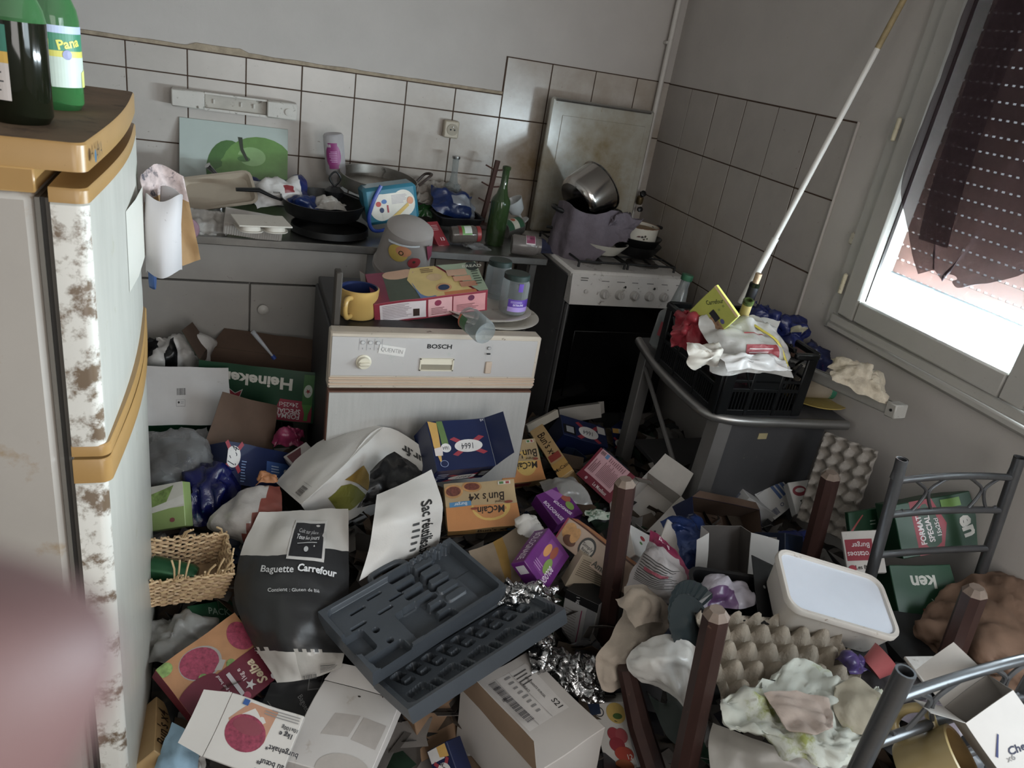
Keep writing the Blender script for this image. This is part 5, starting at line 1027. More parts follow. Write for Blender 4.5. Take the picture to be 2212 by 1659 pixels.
carton('fruit_carton', 'juice carton with fruit pictures beside the parcel box', [(1270, 1518), (1352, 1518), (1375, 1680), (1320, 1680)], .12, .26, .08, WC, z=.2, hint=(.1, -.8, .6), art={'front': [('e', .18, .12, .16, .07, '3a3a3c'), ('e', .18, .12, .13, .055, 'd2cdc6'), ('e', .72, .14, .3, .14, 'c9a84a'), ('e', .75, .18, .15, .04, '4a6a2c'), ('e', .5, .42, .2, .09, 'a83a44'), ('e', .75, .44, .2, .1, 'b04a50'), ('e', .55, .56, .25, .1, 'a0303c'), ('e', .7, .68, .3, .1, 'b8402c'), ('e', .6, .85, .3, .1, 'a8582c'), ('t', '12', .85, .72, .07, 'e8e0d8')]})
# ---- right side
WB = mat('white_burger_card', 'c9c6c2', .5, var=.05, dirt=('8f877c', .08, 30)); wbg = 'white burger cartons by the grey table'
carton('burger_carton', 'white cheeseburger carton standing on edge against the grey table side', [(1532, 1016), (1556, 986), (1622, 1078), (1590, 1102)], .05, .19, .12, WB, z=.40, hint=(-.5, -.6, .5), group=wbg, art={'front': [('t', 'Cheeseburgers', .5, .3, .06, '2c3450', -90, .02, .9), ('b', .2, .66, .75, .84, '3a4a7a'), ('l', .1, .12, .3, .2, 2, '8a8a90')]})
carton('burger_carton', 'white carton with blue striped nutrition table leaning at the grey table', [(1597, 1026), (1645, 983), (1725, 1082), (1673, 1122)], .11, .19, .06, WB, z=.42, hint=(-.2, -.5, .9), group=wbg, open='bottom', art={'front': [('l', .05, .05, .95, .5, 16, '8f8a90'), ('r', .55, .45, .65, .78, '4a6498'), ('r', .7, .42, .8, .78, '4a6498'), ('r', .85, .4, .95, .78, '4a6498'), ('b', .08, .84, .3, .96, '2c3a6a'), ('e', .5, .87, .06, .03, '2c3a6a'), ('e', .5, .87, .04, .02, 'c9c6c2'), ('t', '10', .85, .87, .07, '2c3a6a')]})
carton('blue_tray_carton', 'blue torn cardboard tray with brown inside below the grey table', [(1497, 1072), (1640, 1100), (1650, 1165), (1500, 1140)], .26, .1, .12, BL, z=.42, hint=(0, -.8, .5), open=('front',), inner=INNER_B, flaps=[('front', 2, .02, 60, INNER_B)])
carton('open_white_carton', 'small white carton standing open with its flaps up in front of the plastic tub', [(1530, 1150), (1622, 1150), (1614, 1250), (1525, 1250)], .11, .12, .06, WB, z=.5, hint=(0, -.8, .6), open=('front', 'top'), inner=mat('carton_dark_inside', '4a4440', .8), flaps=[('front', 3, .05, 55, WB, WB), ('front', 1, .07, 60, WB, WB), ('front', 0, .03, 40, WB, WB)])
carton('navy_carton', 'navy carton with a white sticker lying behind the open white carton', [(1625, 1150), (1700, 1150), (1690, 1240), (1630, 1235)], .12, .12, .08, mat('navy_card', '18243c', .4, var=.15), z=.44, hint=(0, -.6, .8), art={'front': [('r', .45, .12, .75, .45, 'b9b5b0'), ('l', .05, .1, .3, .2, 2, '5c6a84')]})
carton('potato_box', 'white and red potato burger carton hanging off the grey chair back', [(1799, 1138), (1900, 1137), (1935, 1262), (1826, 1232)][2:] + [(1799, 1138), (1900, 1137)], .14, .16, .04, 'c9c2bb', z=.58, hint=(-.2, -.7, .6),
    art={'front': [('r', .25, .3, .95, .8, '9c2438') , ('t', 'Potatoes', .6, .45, .14, 'e6dcdc', 0, .01, .85), ('t', 'Burger', .55, .65, .13, 'e6dcdc', 0, .01, .85), ('t', 'Les Belles', .5, .14, .1, '2a2626', 180, .01, .9), ('e', .85, .12, .1, .08, 'a8283c')]})
carton('beer_carton', 'green beer carton with a red special format panel lying behind the metal chair', [(1938, 1095), (2084, 1056), (2132, 1180), (1940, 1205)], .27, .18, .12, HG, z=.64, hint=(-.3, -.7, .6), group=heap1, cat='carton',
    art={'front': [('p', [(.22, 0), (.5, 0), (.62, .5), (.5, 1), (.22, 1)], 'a02a3c'), ('t', 'FORMAT', .3, .55, .1, 'e0d8d8', 90, .03, 1), ('t', 'SPECIAL', .4, .55, .1, 'e0d8d8', 90, .03, 1), ('t', '15x25cl', .5, .55, .08, 'e0d8d8', 90, .02, 1), ('t', 'en', .88, .6, .3, 'd5d2c8', -80, .04, 1), ('r', .6, .06, .85, .22, '6a9a3c')]})
carton('beer_carton', 'green beer carton in the shadow under the metal chair back', [(1925, 1215), (2050, 1225), (2090, 1330), (1940, 1350)], .22, .18, .1, HG, z=.52, hint=(0, -.5, .8), group=heap1, cat='carton', art={'front': [('t', 'ken', .5, .3, .26, 'c9c9bf', 180, .03), ('t', 'PACK', .7, .7, .1, 'b9c4b4', 170, .02), ('r', .4, .8, .5, .95, 'a02a2c')]})
carton('burger_carton', 'white burger carton with torn flap at the lower right corner', [(2085, 1560), (2190, 1492), (2300, 1640), (2195, 1720)], .14, .2, .1, WB, z=.80, hint=(-.2, -.4, .9), group=wbg, open='top', flaps=[('top', 2, .06, 30), ('top', 3, .05, 40)], art={'front': [('t', 'Cheese', .6, .6, .1, '2c3450', -15, .03), ('t', 'x6', .3, .62, .08, '8a8a8a', -15), ('p', [(.1, .5), (.35, .3), (.36, .32), (.12, .53)], '24346c')]})
carton('lip_carton', 'white carton with a red swirl standing behind the far right table leg', [(1700, 1042), (1752, 1036), (1770, 1102), (1722, 1112)], .08, .11, .05, WB, z=.46, hint=(-.3, -.7, .6), art={'front': [('e', .4, .3, .3, .16, '8c2434'), ('e', .42, .28, .2, .07, 'c9c6c2'), ('p', [(.3, .6), (.5, .55), (.6, .85), (.45, .8)], '1c1c1e')]})
carton('beer_carton', 'folded green carton wing lying left of the metal chair post', [(1832, 1108), (1930, 1092), (1935, 1138), (1838, 1152)], .16, .07, .02, HG, z=.56, hint=(-.2, -.6, .8), group=heap1, cat='carton', art={'front': [('p', [(.02, .9), (.3, .2), (.32, .24), (.06, .95)], 'b04a4a'), ('l', .45, .5, .6, .8, 2, '9ab09c')]})
carton('flat_carton', 'grey flattened card lying in the shadow between the desk leg and the boxes', [(1400, 1000), (1450, 985), (1478, 1030), (1430, 1050)], .1, .1, .006, INNER_G, z=.30, hint=(0, -.3, 1))
carton('small_box', 'little brown box tucked under the purple ready meal carton', [(1085, 1290), (1130, 1280), (1140, 1310), (1100, 1325)], .07, .05, .03, CARDB, z=.30, hint=(0, -.4, 1))
# ================================================================== grey table with curved edge
TG = mat('grey_laminate', '4a494b', .45, var=.08, vs=10, dirt=('6b675f', .12, 25)); TGL = mat('grey_trim', '6d6b69', .4, var=.08); TALU = mat('alu_edge', '9a9895', .35, .8, var=.1)
tb = thing('grey_table', 'grey laminate desk with rounded aluminium edge beside the stove', 'desk', (1.55, 1.75, 0)); T_ = TR(-1.55, -1.75, 0)
edge = [(1.80, 1.615), (1.60, 1.635), (1.45, 1.65), (1.385, 1.668), (1.345, 1.70), (1.332, 1.76), (1.338, 1.9), (1.355, 2.05), (1.385, 2.19), (1.405, 2.27)]
ec = catmull([Vector((x, y, 0)) for x, y in edge], 5)
b = MB(); b.T = T_; pts = [(p.x, p.y) for p in ec] + [(1.81, 2.27)]
n = len(pts); b.add([(x, y, .677) for x, y in pts] + [(x, y, .703) for x, y in pts], [tuple(range(n-1, -1, -1)) if False else tuple(range(n))[::1], tuple(range(2*n-1, n-1, -1))] + [(i, n+i, n+(i+1) % n, (i+1) % n) for i in range(n)], TG); b.build('desk_top', tb)
b = MB(); b.T = T_; b.tube([(p.x, p.y, .69) for p in ec], .0155, TALU, 10, flat=1); b.build('edge_trim', tb)
b = MB(); b.T = T_; b.box(1.40, 1.80, 1.69, 1.708, .0, .677, TG, .003); b.build('front_panel', tb)
b = MB(); b.T = T_; b.add([(1.365, 1.665, .677), (1.415, 1.665, .677), (1.415, 1.72, .677), (1.365, 1.72, .677), (1.345, 1.66, 0), (1.395, 1.66, 0), (1.395, 1.72, 0), (1.345, 1.72, 0)], [(3, 2, 1, 0), (4, 5, 6, 7), (0, 1, 5, 4), (1, 2, 6, 5), (2, 3, 7, 6), (3, 0, 4, 7)], TGL); b.build('leg', tb)
b = MB(); b.T = T_; b.box(1.40, 1.445, 2.19, 2.24, 0, .677, TGL, .003); b.build('leg', tb)
b = MB(); b.T = T_; b.box(1.44, 1.78, 1.72, 2.2, .3, .318, TG, .002); b.build('shelf', tb)
b = MB(); b.T = T_; b.tube([(1.41, 2.2, .62), (1.375, 1.72, .36)], .008, TGL, 8); b.build('brace', tb)
b = MB(); b.T = T_; b.box(1.545, 1.578, 1.688, 1.69, .605, .625, mat('tape_yellow', 'b5a574', .6)); b.build('tape_scrap', tb)
# items under the desk
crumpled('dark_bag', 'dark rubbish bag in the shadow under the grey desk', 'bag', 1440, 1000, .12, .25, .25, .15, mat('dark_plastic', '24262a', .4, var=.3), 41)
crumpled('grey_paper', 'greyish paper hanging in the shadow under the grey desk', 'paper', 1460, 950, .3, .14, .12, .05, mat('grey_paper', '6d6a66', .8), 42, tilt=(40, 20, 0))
# ================================================================== black plastic crate
CRB = mat('crate_black', '101214', .32, var=.15, vs=20, dirt=('2c3036', .2, 30))
c0, c1, c2 = PZ(1300, 845, .715), PZ(1420, 795, .715), PZ(1555, 893, .715)
cA = PZ(1544, 890, .712); cB = PZ(1725, 893, .712); xd = (cB - cA); xd.z = 0; L1 = xd.length; xd.normalize(); yd = Vector((-xd.y, xd.x, 0)); L2 = .40; H = .205
MC = frame((*cA.xy, .706), xd, yd); W1 = max(L1, .27)
cr = thing('plastic_crate', 'black slatted plastic crate full of rubbish on the grey desk', 'crate', MC)
def side(Fm, L_, name):
    b = MB(); b.T = Fm; t = .006
    b.box(0, L_, 0, .018, 0, t, CRB, .002); b.box(0, L_, .075, .087, 0, t, CRB, .002); b.box(0, L_, .105, .115, 0, t, CRB, .002)
    b.box(0, .035, 0, H, -.002, t+.002, CRB, .003); b.box(L_-.035, L_, 0, H, -.002, t+.002, CRB, .003)
    for k in (.33, .66): b.box(L_*k-.006, L_*k+.006, 0, .18, 0, t+.002, CRB, .002)
    b.box(L_*.33, L_*.66, .087, .15, 0, t, CRB, .002)
    b.build(name, cr)
    b = MB(); b.T = Fm
    b.box(0, L_*.28, H-.02, H, -.006, t+.006, CRB, .004); b.box(L_*.72, L_, H-.02, H, -.006, t+.006, CRB, .004); b.box(L_*.26, L_*.74, H-.045, H-.03, -.004, t+.004, CRB, .003)
    b.build('rim', cr)
    n = int(L_/.0115); sl = MB(); sl.box(-.0022, .0022, .016, .078, .001, .005, CRB); me = sl.mesh('slat')
    for i in range(3, n-3):
        o = bpy.data.objects.new('slat', me); COL.objects.link(o); o.parent = cr; o.matrix_local = Fm @ TR(i*L_/n, 0, 0)
    for (x0, y0, x1, y1) in ((.05, .17, L_*.3, .09), (L_-.05, .17, L_*.7, .09)):
        b = MB(); b.T = Fm; b.tube([(x0, y0, .003), (x1, y1, .003)], .004, CRB, 6); b.build('brace', cr)
side(frame((0, 0, 0), (1, 0, 0), (0, 0, 1)), W1, 'front_wall'); side(frame((0, L2, 0), (0, -1, 0), (0, 0, 1)), L2, 'left_wall')
side(frame((W1, 0, 0), (0, 1, 0), (0, 0, 1)), L2, 'right_wall'); side(frame((W1, L2, 0), (-1, 0, 0), (0, 0, 1)), W1, 'back_wall')
b = MB(); b.box(0, W1, 0, L2, 0, .006, CRB, .002); b.build('base', cr)
# ---- rubbish in the crate
def CP(u, v, z): return MC @ Vector((u*W1, v*L2, z))
t = bottle('soda_bottle', 'clear soda bottle with red label and green cap behind the crate', TR(*PX(1483, 690, 1.5)), .05, .27, .016, mat('pet_clear', '8f9494', .12, clear=.45), cap=K('1f5a3c', .4), sh=.42, nk=.8)
t.matrix_world = TR(*(PY(1430, 752, 2.14))) @ RY(6)
fa = facing(t.matrix_world.translation); wrap_print(t, .05, .05, .1, fa-45, fa+45, [('r', .05, 0, .95, 1, 'a8404a'), ('t', 'OFFRE', .45, .35, .28, 'e8dcdc', 0, .02, .8), ('t', 'ÉCO', .42, .68, .28, 'e8dcdc', 0, .02, .8)])
carton('dried_food_bag', 'yellow green pouch of hazelnuts sticking out of the crate', [(1545, 619), (1598, 680), (1530, 740), (1490, 668)], .12, .15, .012, mat('lime_card', 'b5b83c', .4, var=.1), z=.99, hint=(-.4, -.7, .5), cat='pouch',
    art={'front': [('r', .0, .0, 1, .06, 'd8b88c'), ('t', 'Carrefour', .3, .28, .1, '2c3a2a', 62, .01, .8), ('l', .5, .1, .56, .4, 2, '8f9a3c'), ('r', .52, .5, 1, 1, mat('print_nuts', '9c7450', .4, var=.6, vs=90)), ('r', .42, .42, .72, .58, '24242a'), ('e', .82, .42, .07, .05, '5a5a8c')]})
REDN = mat('red_net', 'b02c3c', .35, var=.25, vs=40, clear=.12, bump=.4)
crumpled('red_bag', 'crumpled red net bag at the left of the crate', 'bag', 1505, 700, .93, .13, .13, .09, REDN, 51, tilt=(45, -10, -20), n=6, amp=.03, sc=15, up=(-.3, -1, .5))
t = thing('food_tin', 'open steel tin lying in the crate under the red bag', 'tin', Matrix.Translation(PZ(1545, 700, .92)) @ RZ(-35) @ RX(62)); b = MB(); b.lathe([(.001, -.04), (.028, -.04), (.028, .04), (.026, .04), (.026, .036), (.001, .036)], ALU, 28, caps=False); b.build('can', t)
wrap_print(t, .028, -.035, .03, 180, 340, [('r', 0, 0, 1, 1, 'cfc8c0'), ('b', .3, .4, .6, .8, '2a2a2a'), ('r', 0, 0, 1, .2, 'a03040')])
for i, (px, py, y, lab) in enumerate(((1630, 600, 1.80, 'corked dark wine bottle at the back of the crate'), (1612, 660, 1.76, 'green wine bottle leaning in the middle of the crate'))):
    base = CP(.55, .62, .03) if i == 0 else CP(.40, .45, .03); topp = PY(1640, 590, base.y - .02) if i == 0 else PY(1625, 628, base.y - .09)
    d = (topp - base).normalized(); ln = (topp - base).length
    t = bottle('wine_bottle', lab, Matrix.Translation(base) @ d.to_track_quat('Z', 'Y').to_matrix().to_4x4(), .037, min(ln, .31), .0135, mat('wine_glass_olive', '3c4a1e', .05, var=0, clear=.25) if i else DKGREEN, group='wine bottles in the crate', sh=.5, nk=.72)
    ln = min(ln, .31); b = MB()
    if i == 0: b.lathe([(.0155, ln*.72), (.0155, ln*.99), (.001, ln)], mat('neck_foil', '1d1c20', .35), 18); b.build('neck_foil', t); b = MB(); b.lathe([(.0095, ln*.95), (.0105, ln*1.1), (.001, ln*1.1)], mat('cork', 'a88a68', .8, var=.4, vs=120), 14); b.build('cork', t)
    else: b.lathe([(.0145, ln*.74), (.0145, ln*.97)], mat('gold_foil', 'b5a05c', .35, .3), 18, caps=False); b.build('neck_foil', t)
WF = mat('bag_film', 'c9c6c0', .2, var=.08, vs=20, clear=.25, bump=.5, bs=30); PAPT = mat('tissue_film', 'cfc8bc', .45, var=.08, bump=.4, bs=30)
t, s = crumpled('zip_bag', 'clear zip bag with yellow seam and red label on top of the crate', 'bag', 1625, 738, .935, .25, .19, .06, WF, 54, tilt=(38, 0, -8), n=6, up=(0, -1, .6), matfn=lambda u, v: WF)
s.print(t, [('r', .36, .62, .72, .82, 'a83a44'), ('r', .36, .4, .72, .42, 'a83a44'), ('l', .4, .66, .68, .8, 3, 'd8c0c0')], .26, .2).location = -s.c
pts = [s.at(u, v, .004) - s.c for u, v in ((.5, .02), (.62, .25), (.76, .55), (.9, .85))]
b = MB(); b.tube(catmull(pts, 5), .005, K('d8c41e', .35), 8, flat=.6); b.build('yellow_seam', t)
crumpled('tissue', 'torn white tissue paper hanging over the front of the crate', 'tissue', 1535, 765, .92, .12, .07, .05, PAPT, 55, tilt=(60, 0, 10), up=(0, -1, .5))
crumpled('plastic_wrap', 'white plastic wrapping lying along the crate rim', 'wrapper', 1640, 775, .92, .2, .06, .03, mat('white_wrap', 'd8d6d4', .3, var=.05, bump=.4, bs=30), 56, tilt=(25, 0, 0))
crumpled('crate_filling', 'red and dark wrappers showing through the crate slats', 'rubbish', *PP(CP(.5, .5, .1)), .806, .2, .3, .08, mat('filling', '3a2c34', .5, var=.6, vs=40, dirt=('8c3a54', .4, 30)), 57)
# ---- behind the crate, by the window
BG = mat('blue_glass_bag', '1c2660', .3, var=.35, vs=25, bump=.4)
crumpled('blue_snack_bag', 'dark blue snack packets bunched behind the crate', 'bag', 1655, 690, .92, .09, .14, .07, BG, 61, tilt=(50, 0, 20), amp=.03, sc=15, up=(-.5, -1, .4))
crumpled('blue_snack_bag', 'navy snack packet with pictures beside the preserving jar', 'bag', 1712, 715, .9, .12, .12, .06, BG, 62, tilt=(45, 0, -10), amp=.03, sc=15, up=(-.5, -1, .4), matfn=lambda u, v: K('9a9478', .4) if (.35 < u < .75 and .45 < v < .62) else BG)
crumpled('blue_snack_bag', 'dark blue and pink packet lying below the window corner', 'bag', 1752, 765, .84, .12, .12, .06, mat('blue_pink', '232a52', .35, var=.4, vs=30, dirt=('8c3c50', .25, 30)), 63, tilt=(30, 0, -20), amp=.03, sc=15, up=(-.5, -1, .6))
p = PX(1745, 715, 1.72); t = thing('preserving_jar', 'wire bail preserving jar with brown lid below the window', 'jar', TR(p.x, p.y, .71))
b = MB(); b.lathe([(.001, 0), (.05, 0), (.055, .01), (.055, .1), (.048, .12), (.048, .13)], mat('jar_smoky', '6d6a66', .1, clear=.4), 28, caps=False); b.build('glass', t)
b = MB(); b.lathe([(.05, .13), (.056, .132), (.056, .14), (.05, .148), (.001, .15)], mat('jar_lid_brown', '6b4a38', .4, var=.2), 28); b.build('lid', t)
b = MB(); b.tube(catmull([(.058, 0, .14), (.064, 0, .11), (.05, -.03, .1), (0, -.06, .105), (-.05, -.03, .1), (-.062, 0, .12)], 4), .002, STEEL, 6); b.build('bail', t)
# cup lying on a plate right of the crate
p = PZ(1790, 862, .715); t = thing('yellow_plate', 'yellow plate edge sticking out behind the crate', 'plate', TR(p.x-.05, p.y+.03, .706)); b = MB(); b.lathe([(.001, .004), (.07, .003), (.085, .01), (.12, .016), (.12, .019), (.084, .014), (.001, .008)], mat('yellow_plate', 'b59a3c', .4, var=.1, dirt=('d0c8a0', .3, 20)), 36, caps=False); b.build('plate_disc', t)
t = thing('tumbler', 'clear tumbler with green base lying on the yellow plate', 'tumbler', Matrix.Translation(PZ(1765, 838, .765)) @ RZ(-12) @ RY(90)); b = MB(); b.lathe([(.001, .05), (.03, .05), (.034, -.05), (.031, -.05), (.028, .045), (.001, .045)], mat('tumbler_amber', 'b0a088', .1, clear=.45), 28, caps=False); b.build('glass', t)
b = MB(); b.lathe([(.0305, .03), (.031, .052), (.001, .053)], mat('teal_base', '2c7a5c', .2), 24, caps=False); b.build('base_ring', t)
# light strip with a cloth on it
p0, p1 = PX(1742, 800, 1.68), PX(1945, 888, 1.70)
ls = thing('aluminium_rail', 'white metal rail resting from the desk to the wall below the window', 'rail', frame(p0, p1-p0, (0, 0, 1))); L_ = (p1-p0).length
b = MB(); RL = mat('rail_white', 'a8a49c', .4, var=.08, dirt=('6d655a', .2, 40)); b.box(-.1, L_, -.017, -.013, -.02, .02, RL); b.box(-.1, L_, -.017, .012, -.02, -.016, RL); b.box(-.1, L_, -.017, .012, .016, .02, RL); b.box(-.1, L_, .009, .012, -.008, .016, RL); b.build('channel', ls)
b = MB(); b.box(L_-.03, L_+.004, -.022, .018, -.022, .024, RL, .003); b.lathe([(.004, 0), (.004, .002), (.001, .002)], K('1c1c1c', .5), 10, TR(L_-.01, 0, .024)); b.build('end_cap', ls)
CRE = mat('cream_lace', 'b9ab94', .9, var=.2, vs=60, bump=.6, bs=120)
crumpled('lace_cloth', 'crumpled cream lace cloth lying on the metal rail below the window', 'cloth', 1862, 810, .925, .16, .1, .045, CRE, 71, tilt=(25, 12, -30), n=7, amp=.018, sc=14, up=(-.6, -.5, 1))
# ---- long white pole
a, c = PX(1600, 655, 1.60), PX(1957, -10, 1.785); d = (c - a); e = c + d*.18
t = thing('curtain_pole', 'long white paint-chipped pole leaning from the crate to the wall', 'pole', a); PO = mat('pole_white', 'd5d0c8', .5, var=.05, dirt=('8a6a3a', .1, 25)); POB = mat('pole_bare', 'a08a5c', .7, var=.3, vs=40)
b = MB(); b.tube([Vector((0, 0, 0)), d*.24], .0115, PO, 14); b.build('lower_sleeve', t)
b = MB(); b.tube([d*.235, d*.85], .0088, PO, 14); b.build('shaft', t); b = MB(); b.tube([d*.85, d*1.18], .0088, POB, 14); b.build('bare_end', t)
# ================================================================== overturned wooden table (legs up)
WD = mat('mahogany', '3c241f', .42, var=.25, wood=(50, 50, 6), dirt=('7a5a48', .12, 30)); WDT = mat('worn_wood', '7d6a5c', .7, var=.2, vs=40)
tops = [PZ(1352, 1034, .74), PZ(1797, 1020, .74), PZ(1550, 1316, .74), PZ(2110, 1268, .74)]
wtb = thing('overturned_table', 'small dark wooden table turned upside down with its four legs in the air', 'table', (1.2, 1.1, .12))
dn = Vector((.09, -.04, -1)).normalized()
ctr = sum(tops, Vector())/4
for tp in tops:
    ax = dn; x_ = Vector((1, 0, .09)).normalized(); y_ = ax.cross(x_).normalized()
    F = frame(tp - wtb.matrix_world.translation, x_, y_); h1 = .024
    b = MB(); b.T = Matrix.Translation(tp - wtb.matrix_world.translation) @ Matrix((( x_.x, y_.x, -ax.x, 0), (x_.y, y_.y, -ax.y, 0), (x_.z, y_.z, -ax.z, 0), (0, 0, 0, 1)))
    b.add([(sx*k, sy*k, z) for z, k in ((0, h1*.55), (-.014, h1*.95), (-.3, h1), (-.6, h1*1.1)) for sx, sy in ((-1, -.45), (-.45, -1), (.45, -1), (1, -.45), (1, .45), (.45, 1), (-.45, 1), (-1, .45))], [], WD)
    for i in range(3):
        for j in range(8): b.f.append((i*8+j, i*8+(j+1) % 8, (i+1)*8+(j+1) % 8, (i+1)*8+j)); b.mi.append(b.mx(WDT if i == 0 else WD))
    b.f.append(tuple(range(8))); b.mi.append(b.mx(WDT)); b.build('leg', wtb, ang=25)
bc = ctr + dn*.6 - wtb.matrix_world.translation
b = MB(); b.T = Matrix.Translation(bc); b.box(-.40, .40, -.29, .29, -.02, .005, WD, .004); b.build('table_top', wtb)
for y in (-.2, .2): b = MB(); b.T = Matrix.Translation(bc); b.box(-.3, .3, y-.01, y+.01, .005, .075, WD, .002); b.build('apron', wtb)
# stretcher lying slanted in front of the legs
t = thing('wooden_bar', 'dark wooden chair rail slanting down between the front table legs', 'bar', PZ(1350, 1450, .42)); o0 = t.matrix_world.translation; b = MB()
b.tube([PZ(1352, 1440, .42) - o0, PZ(1380, 1560, .3) - o0, PZ(1425, 1700, .2) - o0], [.02, .026, .026], WD, 8); b.build('rail', t)
# ================================================================== grey metal chairs
MG = mat('grey_tube', '6d6f72', .3, .75, var=.1, vs=20, dirt=('4a4744', .12, 40))
def arc(p0, p1, p2, n=8): return [p0*(1-t)**2 + p1*2*t*(1-t) + p2*t*t for t in [i/n for i in range(n+1)]]
def metal_chair(label, L, R_, down, r=.0135, seat_dir=None):
    t = thing('metal_chair', label, 'chair', (L.x, L.y, 0), 'grey metal chairs'); o0 = t.matrix_world.translation; A, B = L - o0, R_ - o0; dn = down.normalized()
    for P_ in (A, B):
        z = P_.z; ln = z/abs(dn.z); b = MB(); b.tube([P_, P_ + dn*ln*.5, P_ + dn*ln*.995], r, MG, 14, cap=False); b.lathe([(r, 0), (r*.75, 0), (r*.75, -.05)], MG, 14, frame(P_, (1, 0, 0), (0, 1, 0)), caps=False); b.build('post', t)
    X = B - A; bow = Vector((0, 0, .018))
    def bar(k, rr, bw=1.0): b = MB(); b.tube(arc(A + dn*k, (A + B)/2 + dn*k + bow*bw, B + dn*k, 10), rr, MG, 12); b.build('rail', t)
    bar(.055, .0085); bar(.145, .0085, .7); bar(.255, .0085, .4)
    for cx_ in (.28, .76):
        for sg in (-1, 1):
            b = MB(); m0 = A + X*cx_ + dn*.1 + Vector((0, 0, .012)); e1 = A + X*(cx_ + sg*.17) + dn*.055 + Vector((0, 0, .006)); e2 = A + X*(cx_ + sg*.17) + dn*.14 + Vector((0, 0, .006))
            b.tube(catmull([e1, A + X*(cx_+sg*.09) + dn*.062, m0 + X*.012*sg, A + X*(cx_+sg*.09) + dn*.138, e2], 6), .004, MG, 8); b.build('scroll', t)
    sd = seat_dir.normalized()
    if sd:
        zs = .44; k = (A.z - zs)/abs(dn.z); a2, b2 = A + dn*k, B + dn*k
        for p in (a2 + sd*.36, b2 + sd*.36): b = MB(); b.tube([p, Vector((p.x, p.y, .003))], .011, MG, 12); b.build('leg', t)
        b = MB(); 
        for q0, q1 in ((a2, a2 + sd*.36), (b2, b2 + sd*.36), (a2 + sd*.36, b2 + sd*.36), (a2, b2)): b.tube([q0, q1], .009, MG, 10)
        b.build('seat_frame', t)
        b = MB(); b.poly([a2 + Vector((0, 0, .018)), b2 + Vector((0, 0, .018)), b2 + sd*.37 + Vector((0, 0, .018)), a2 + sd*.37 + Vector((0, 0, .018))], mat('seat_vinyl', '2a2a2c', .5), .02); b.build('seat', t)
    return t
metal_chair('grey metal chair with scrolled back standing by the right wall', PZ(1949, 992, .90), PZ(2203, 988, .905), Vector((.10, -.06, -1)), seat_dir=Vector((-.1, -1, 0)))
Lp = PZ(1957, 1450, .90); metal_chair('grey metal chair whose back post rises nearest at lower right', Lp, Lp + Vector((.36, .03, .0)), Vector((0.0, 0, -1)), r=.0145, seat_dir=Vector((.0, -1, 0)))
# ================================================================== the heap of litter under everything
HP = [(0, 1.0, .1), (.2, .9, .09), (.5, .85, .1), (.85, .9, .14), (.05, 1.15, .12), (1.3, .7, .34), (1.6, .8, .38), (1.7, 1.2, .42), (1.4, 1.3, .36), (1.1, 1.3, .36), (.9, 1.3, .33), (.6, 1.4, .33), (.3, 1.4, .3), (0, 1.4, .27), (0, 1.8, .32),
      (.15, 1.8, .33), (.1, 2.2, .3), (-.2, 2.4, .32), (.7, 1.72, .37), (1, 1.8, .32), (1.15, 2.1, .24), (1.15, 2.4, .2), (1.5, 1.55, .34), (-.1, 2.5, .38), (.7, .3, .05), (1.5, .3, .1), (.1, .4, .03), (.3, 2.5, .35)]
def heap_z(x, y):
    sw = sz = 0
    for a, b_, z in HP: w = 1/((x-a)**2 + (y-b_)**2 + .012)**1.6; sw += w; sz += w*z
    return sz/sw
def blocked(x, y):
    return (.235 < x < .872 and y > 1.885) or (x < -.155 and 1.08 < y < 1.72) or (y > 2.56 and x > 1.18) or (y > 2.6 and x < .48) or (x > 1.33 and 1.64 < y < 2.3 and False) or x < -.5
LIT = [mat('litter_' + c, c, r, var=.25, vs=12, dirt=('2a2622', .25, 18), bump=.2) for c, r in (('3a332c', .8), ('1f1d1c', .6), ('4a3c2e', .8), ('77706a', .7), ('22304a', .5), ('1f3a28', .5), ('5c4632', .8), ('8f8a84', .6), ('2c2a30', .4))]
hp = thing('litter_heap', 'deep layer of torn packaging and litter covering the whole kitchen floor', 'litter', (.7, 1.4, 0)); hp['kind'] = 'stuff'
b = MB(); b.T = TR(-.7, -1.4, 0); NX, NY = 92, 100; X0, X1, Y0, Y1 = -.45, 1.815, .1, 2.62; ix = {}; vs = []; fs = []
for j in range(NY+1):
    for i in range(NX+1):
        x, y = X0 + (X1-X0)*i/NX, Y0 + (Y1-Y0)*j/NY
        if blocked(x, y): continue
        ix[i, j] = len(vs); vs.append((x, y, heap_z(x, y) - .05 + .045*crumple((x, y, 0), 7, 3)))
for j in range(NY):
    for i in range(NX):
        q = [(i, j), (i+1, j), (i+1, j+1), (i, j+1)]
        if all(k in ix for k in q): fs.append(tuple(ix[k] for k in q))
b.add(vs, [], LIT[1]); b.f = fs; b.mi = [b.mx(random.choice(LIT[:4] if random.random() < .7 else LIT)) if random.random() < .0 else b.mx(LIT[int(abs(noise.noise((f[0]*.013, f[0]*.0007, 1)))*9) % 4]) for f in fs]
o = b.build('heap_bed', hp); o['kind'] = 'stuff'
b = MB(); b.T = TR(-.7, -1.4, 0); rnd = random.Random(5)
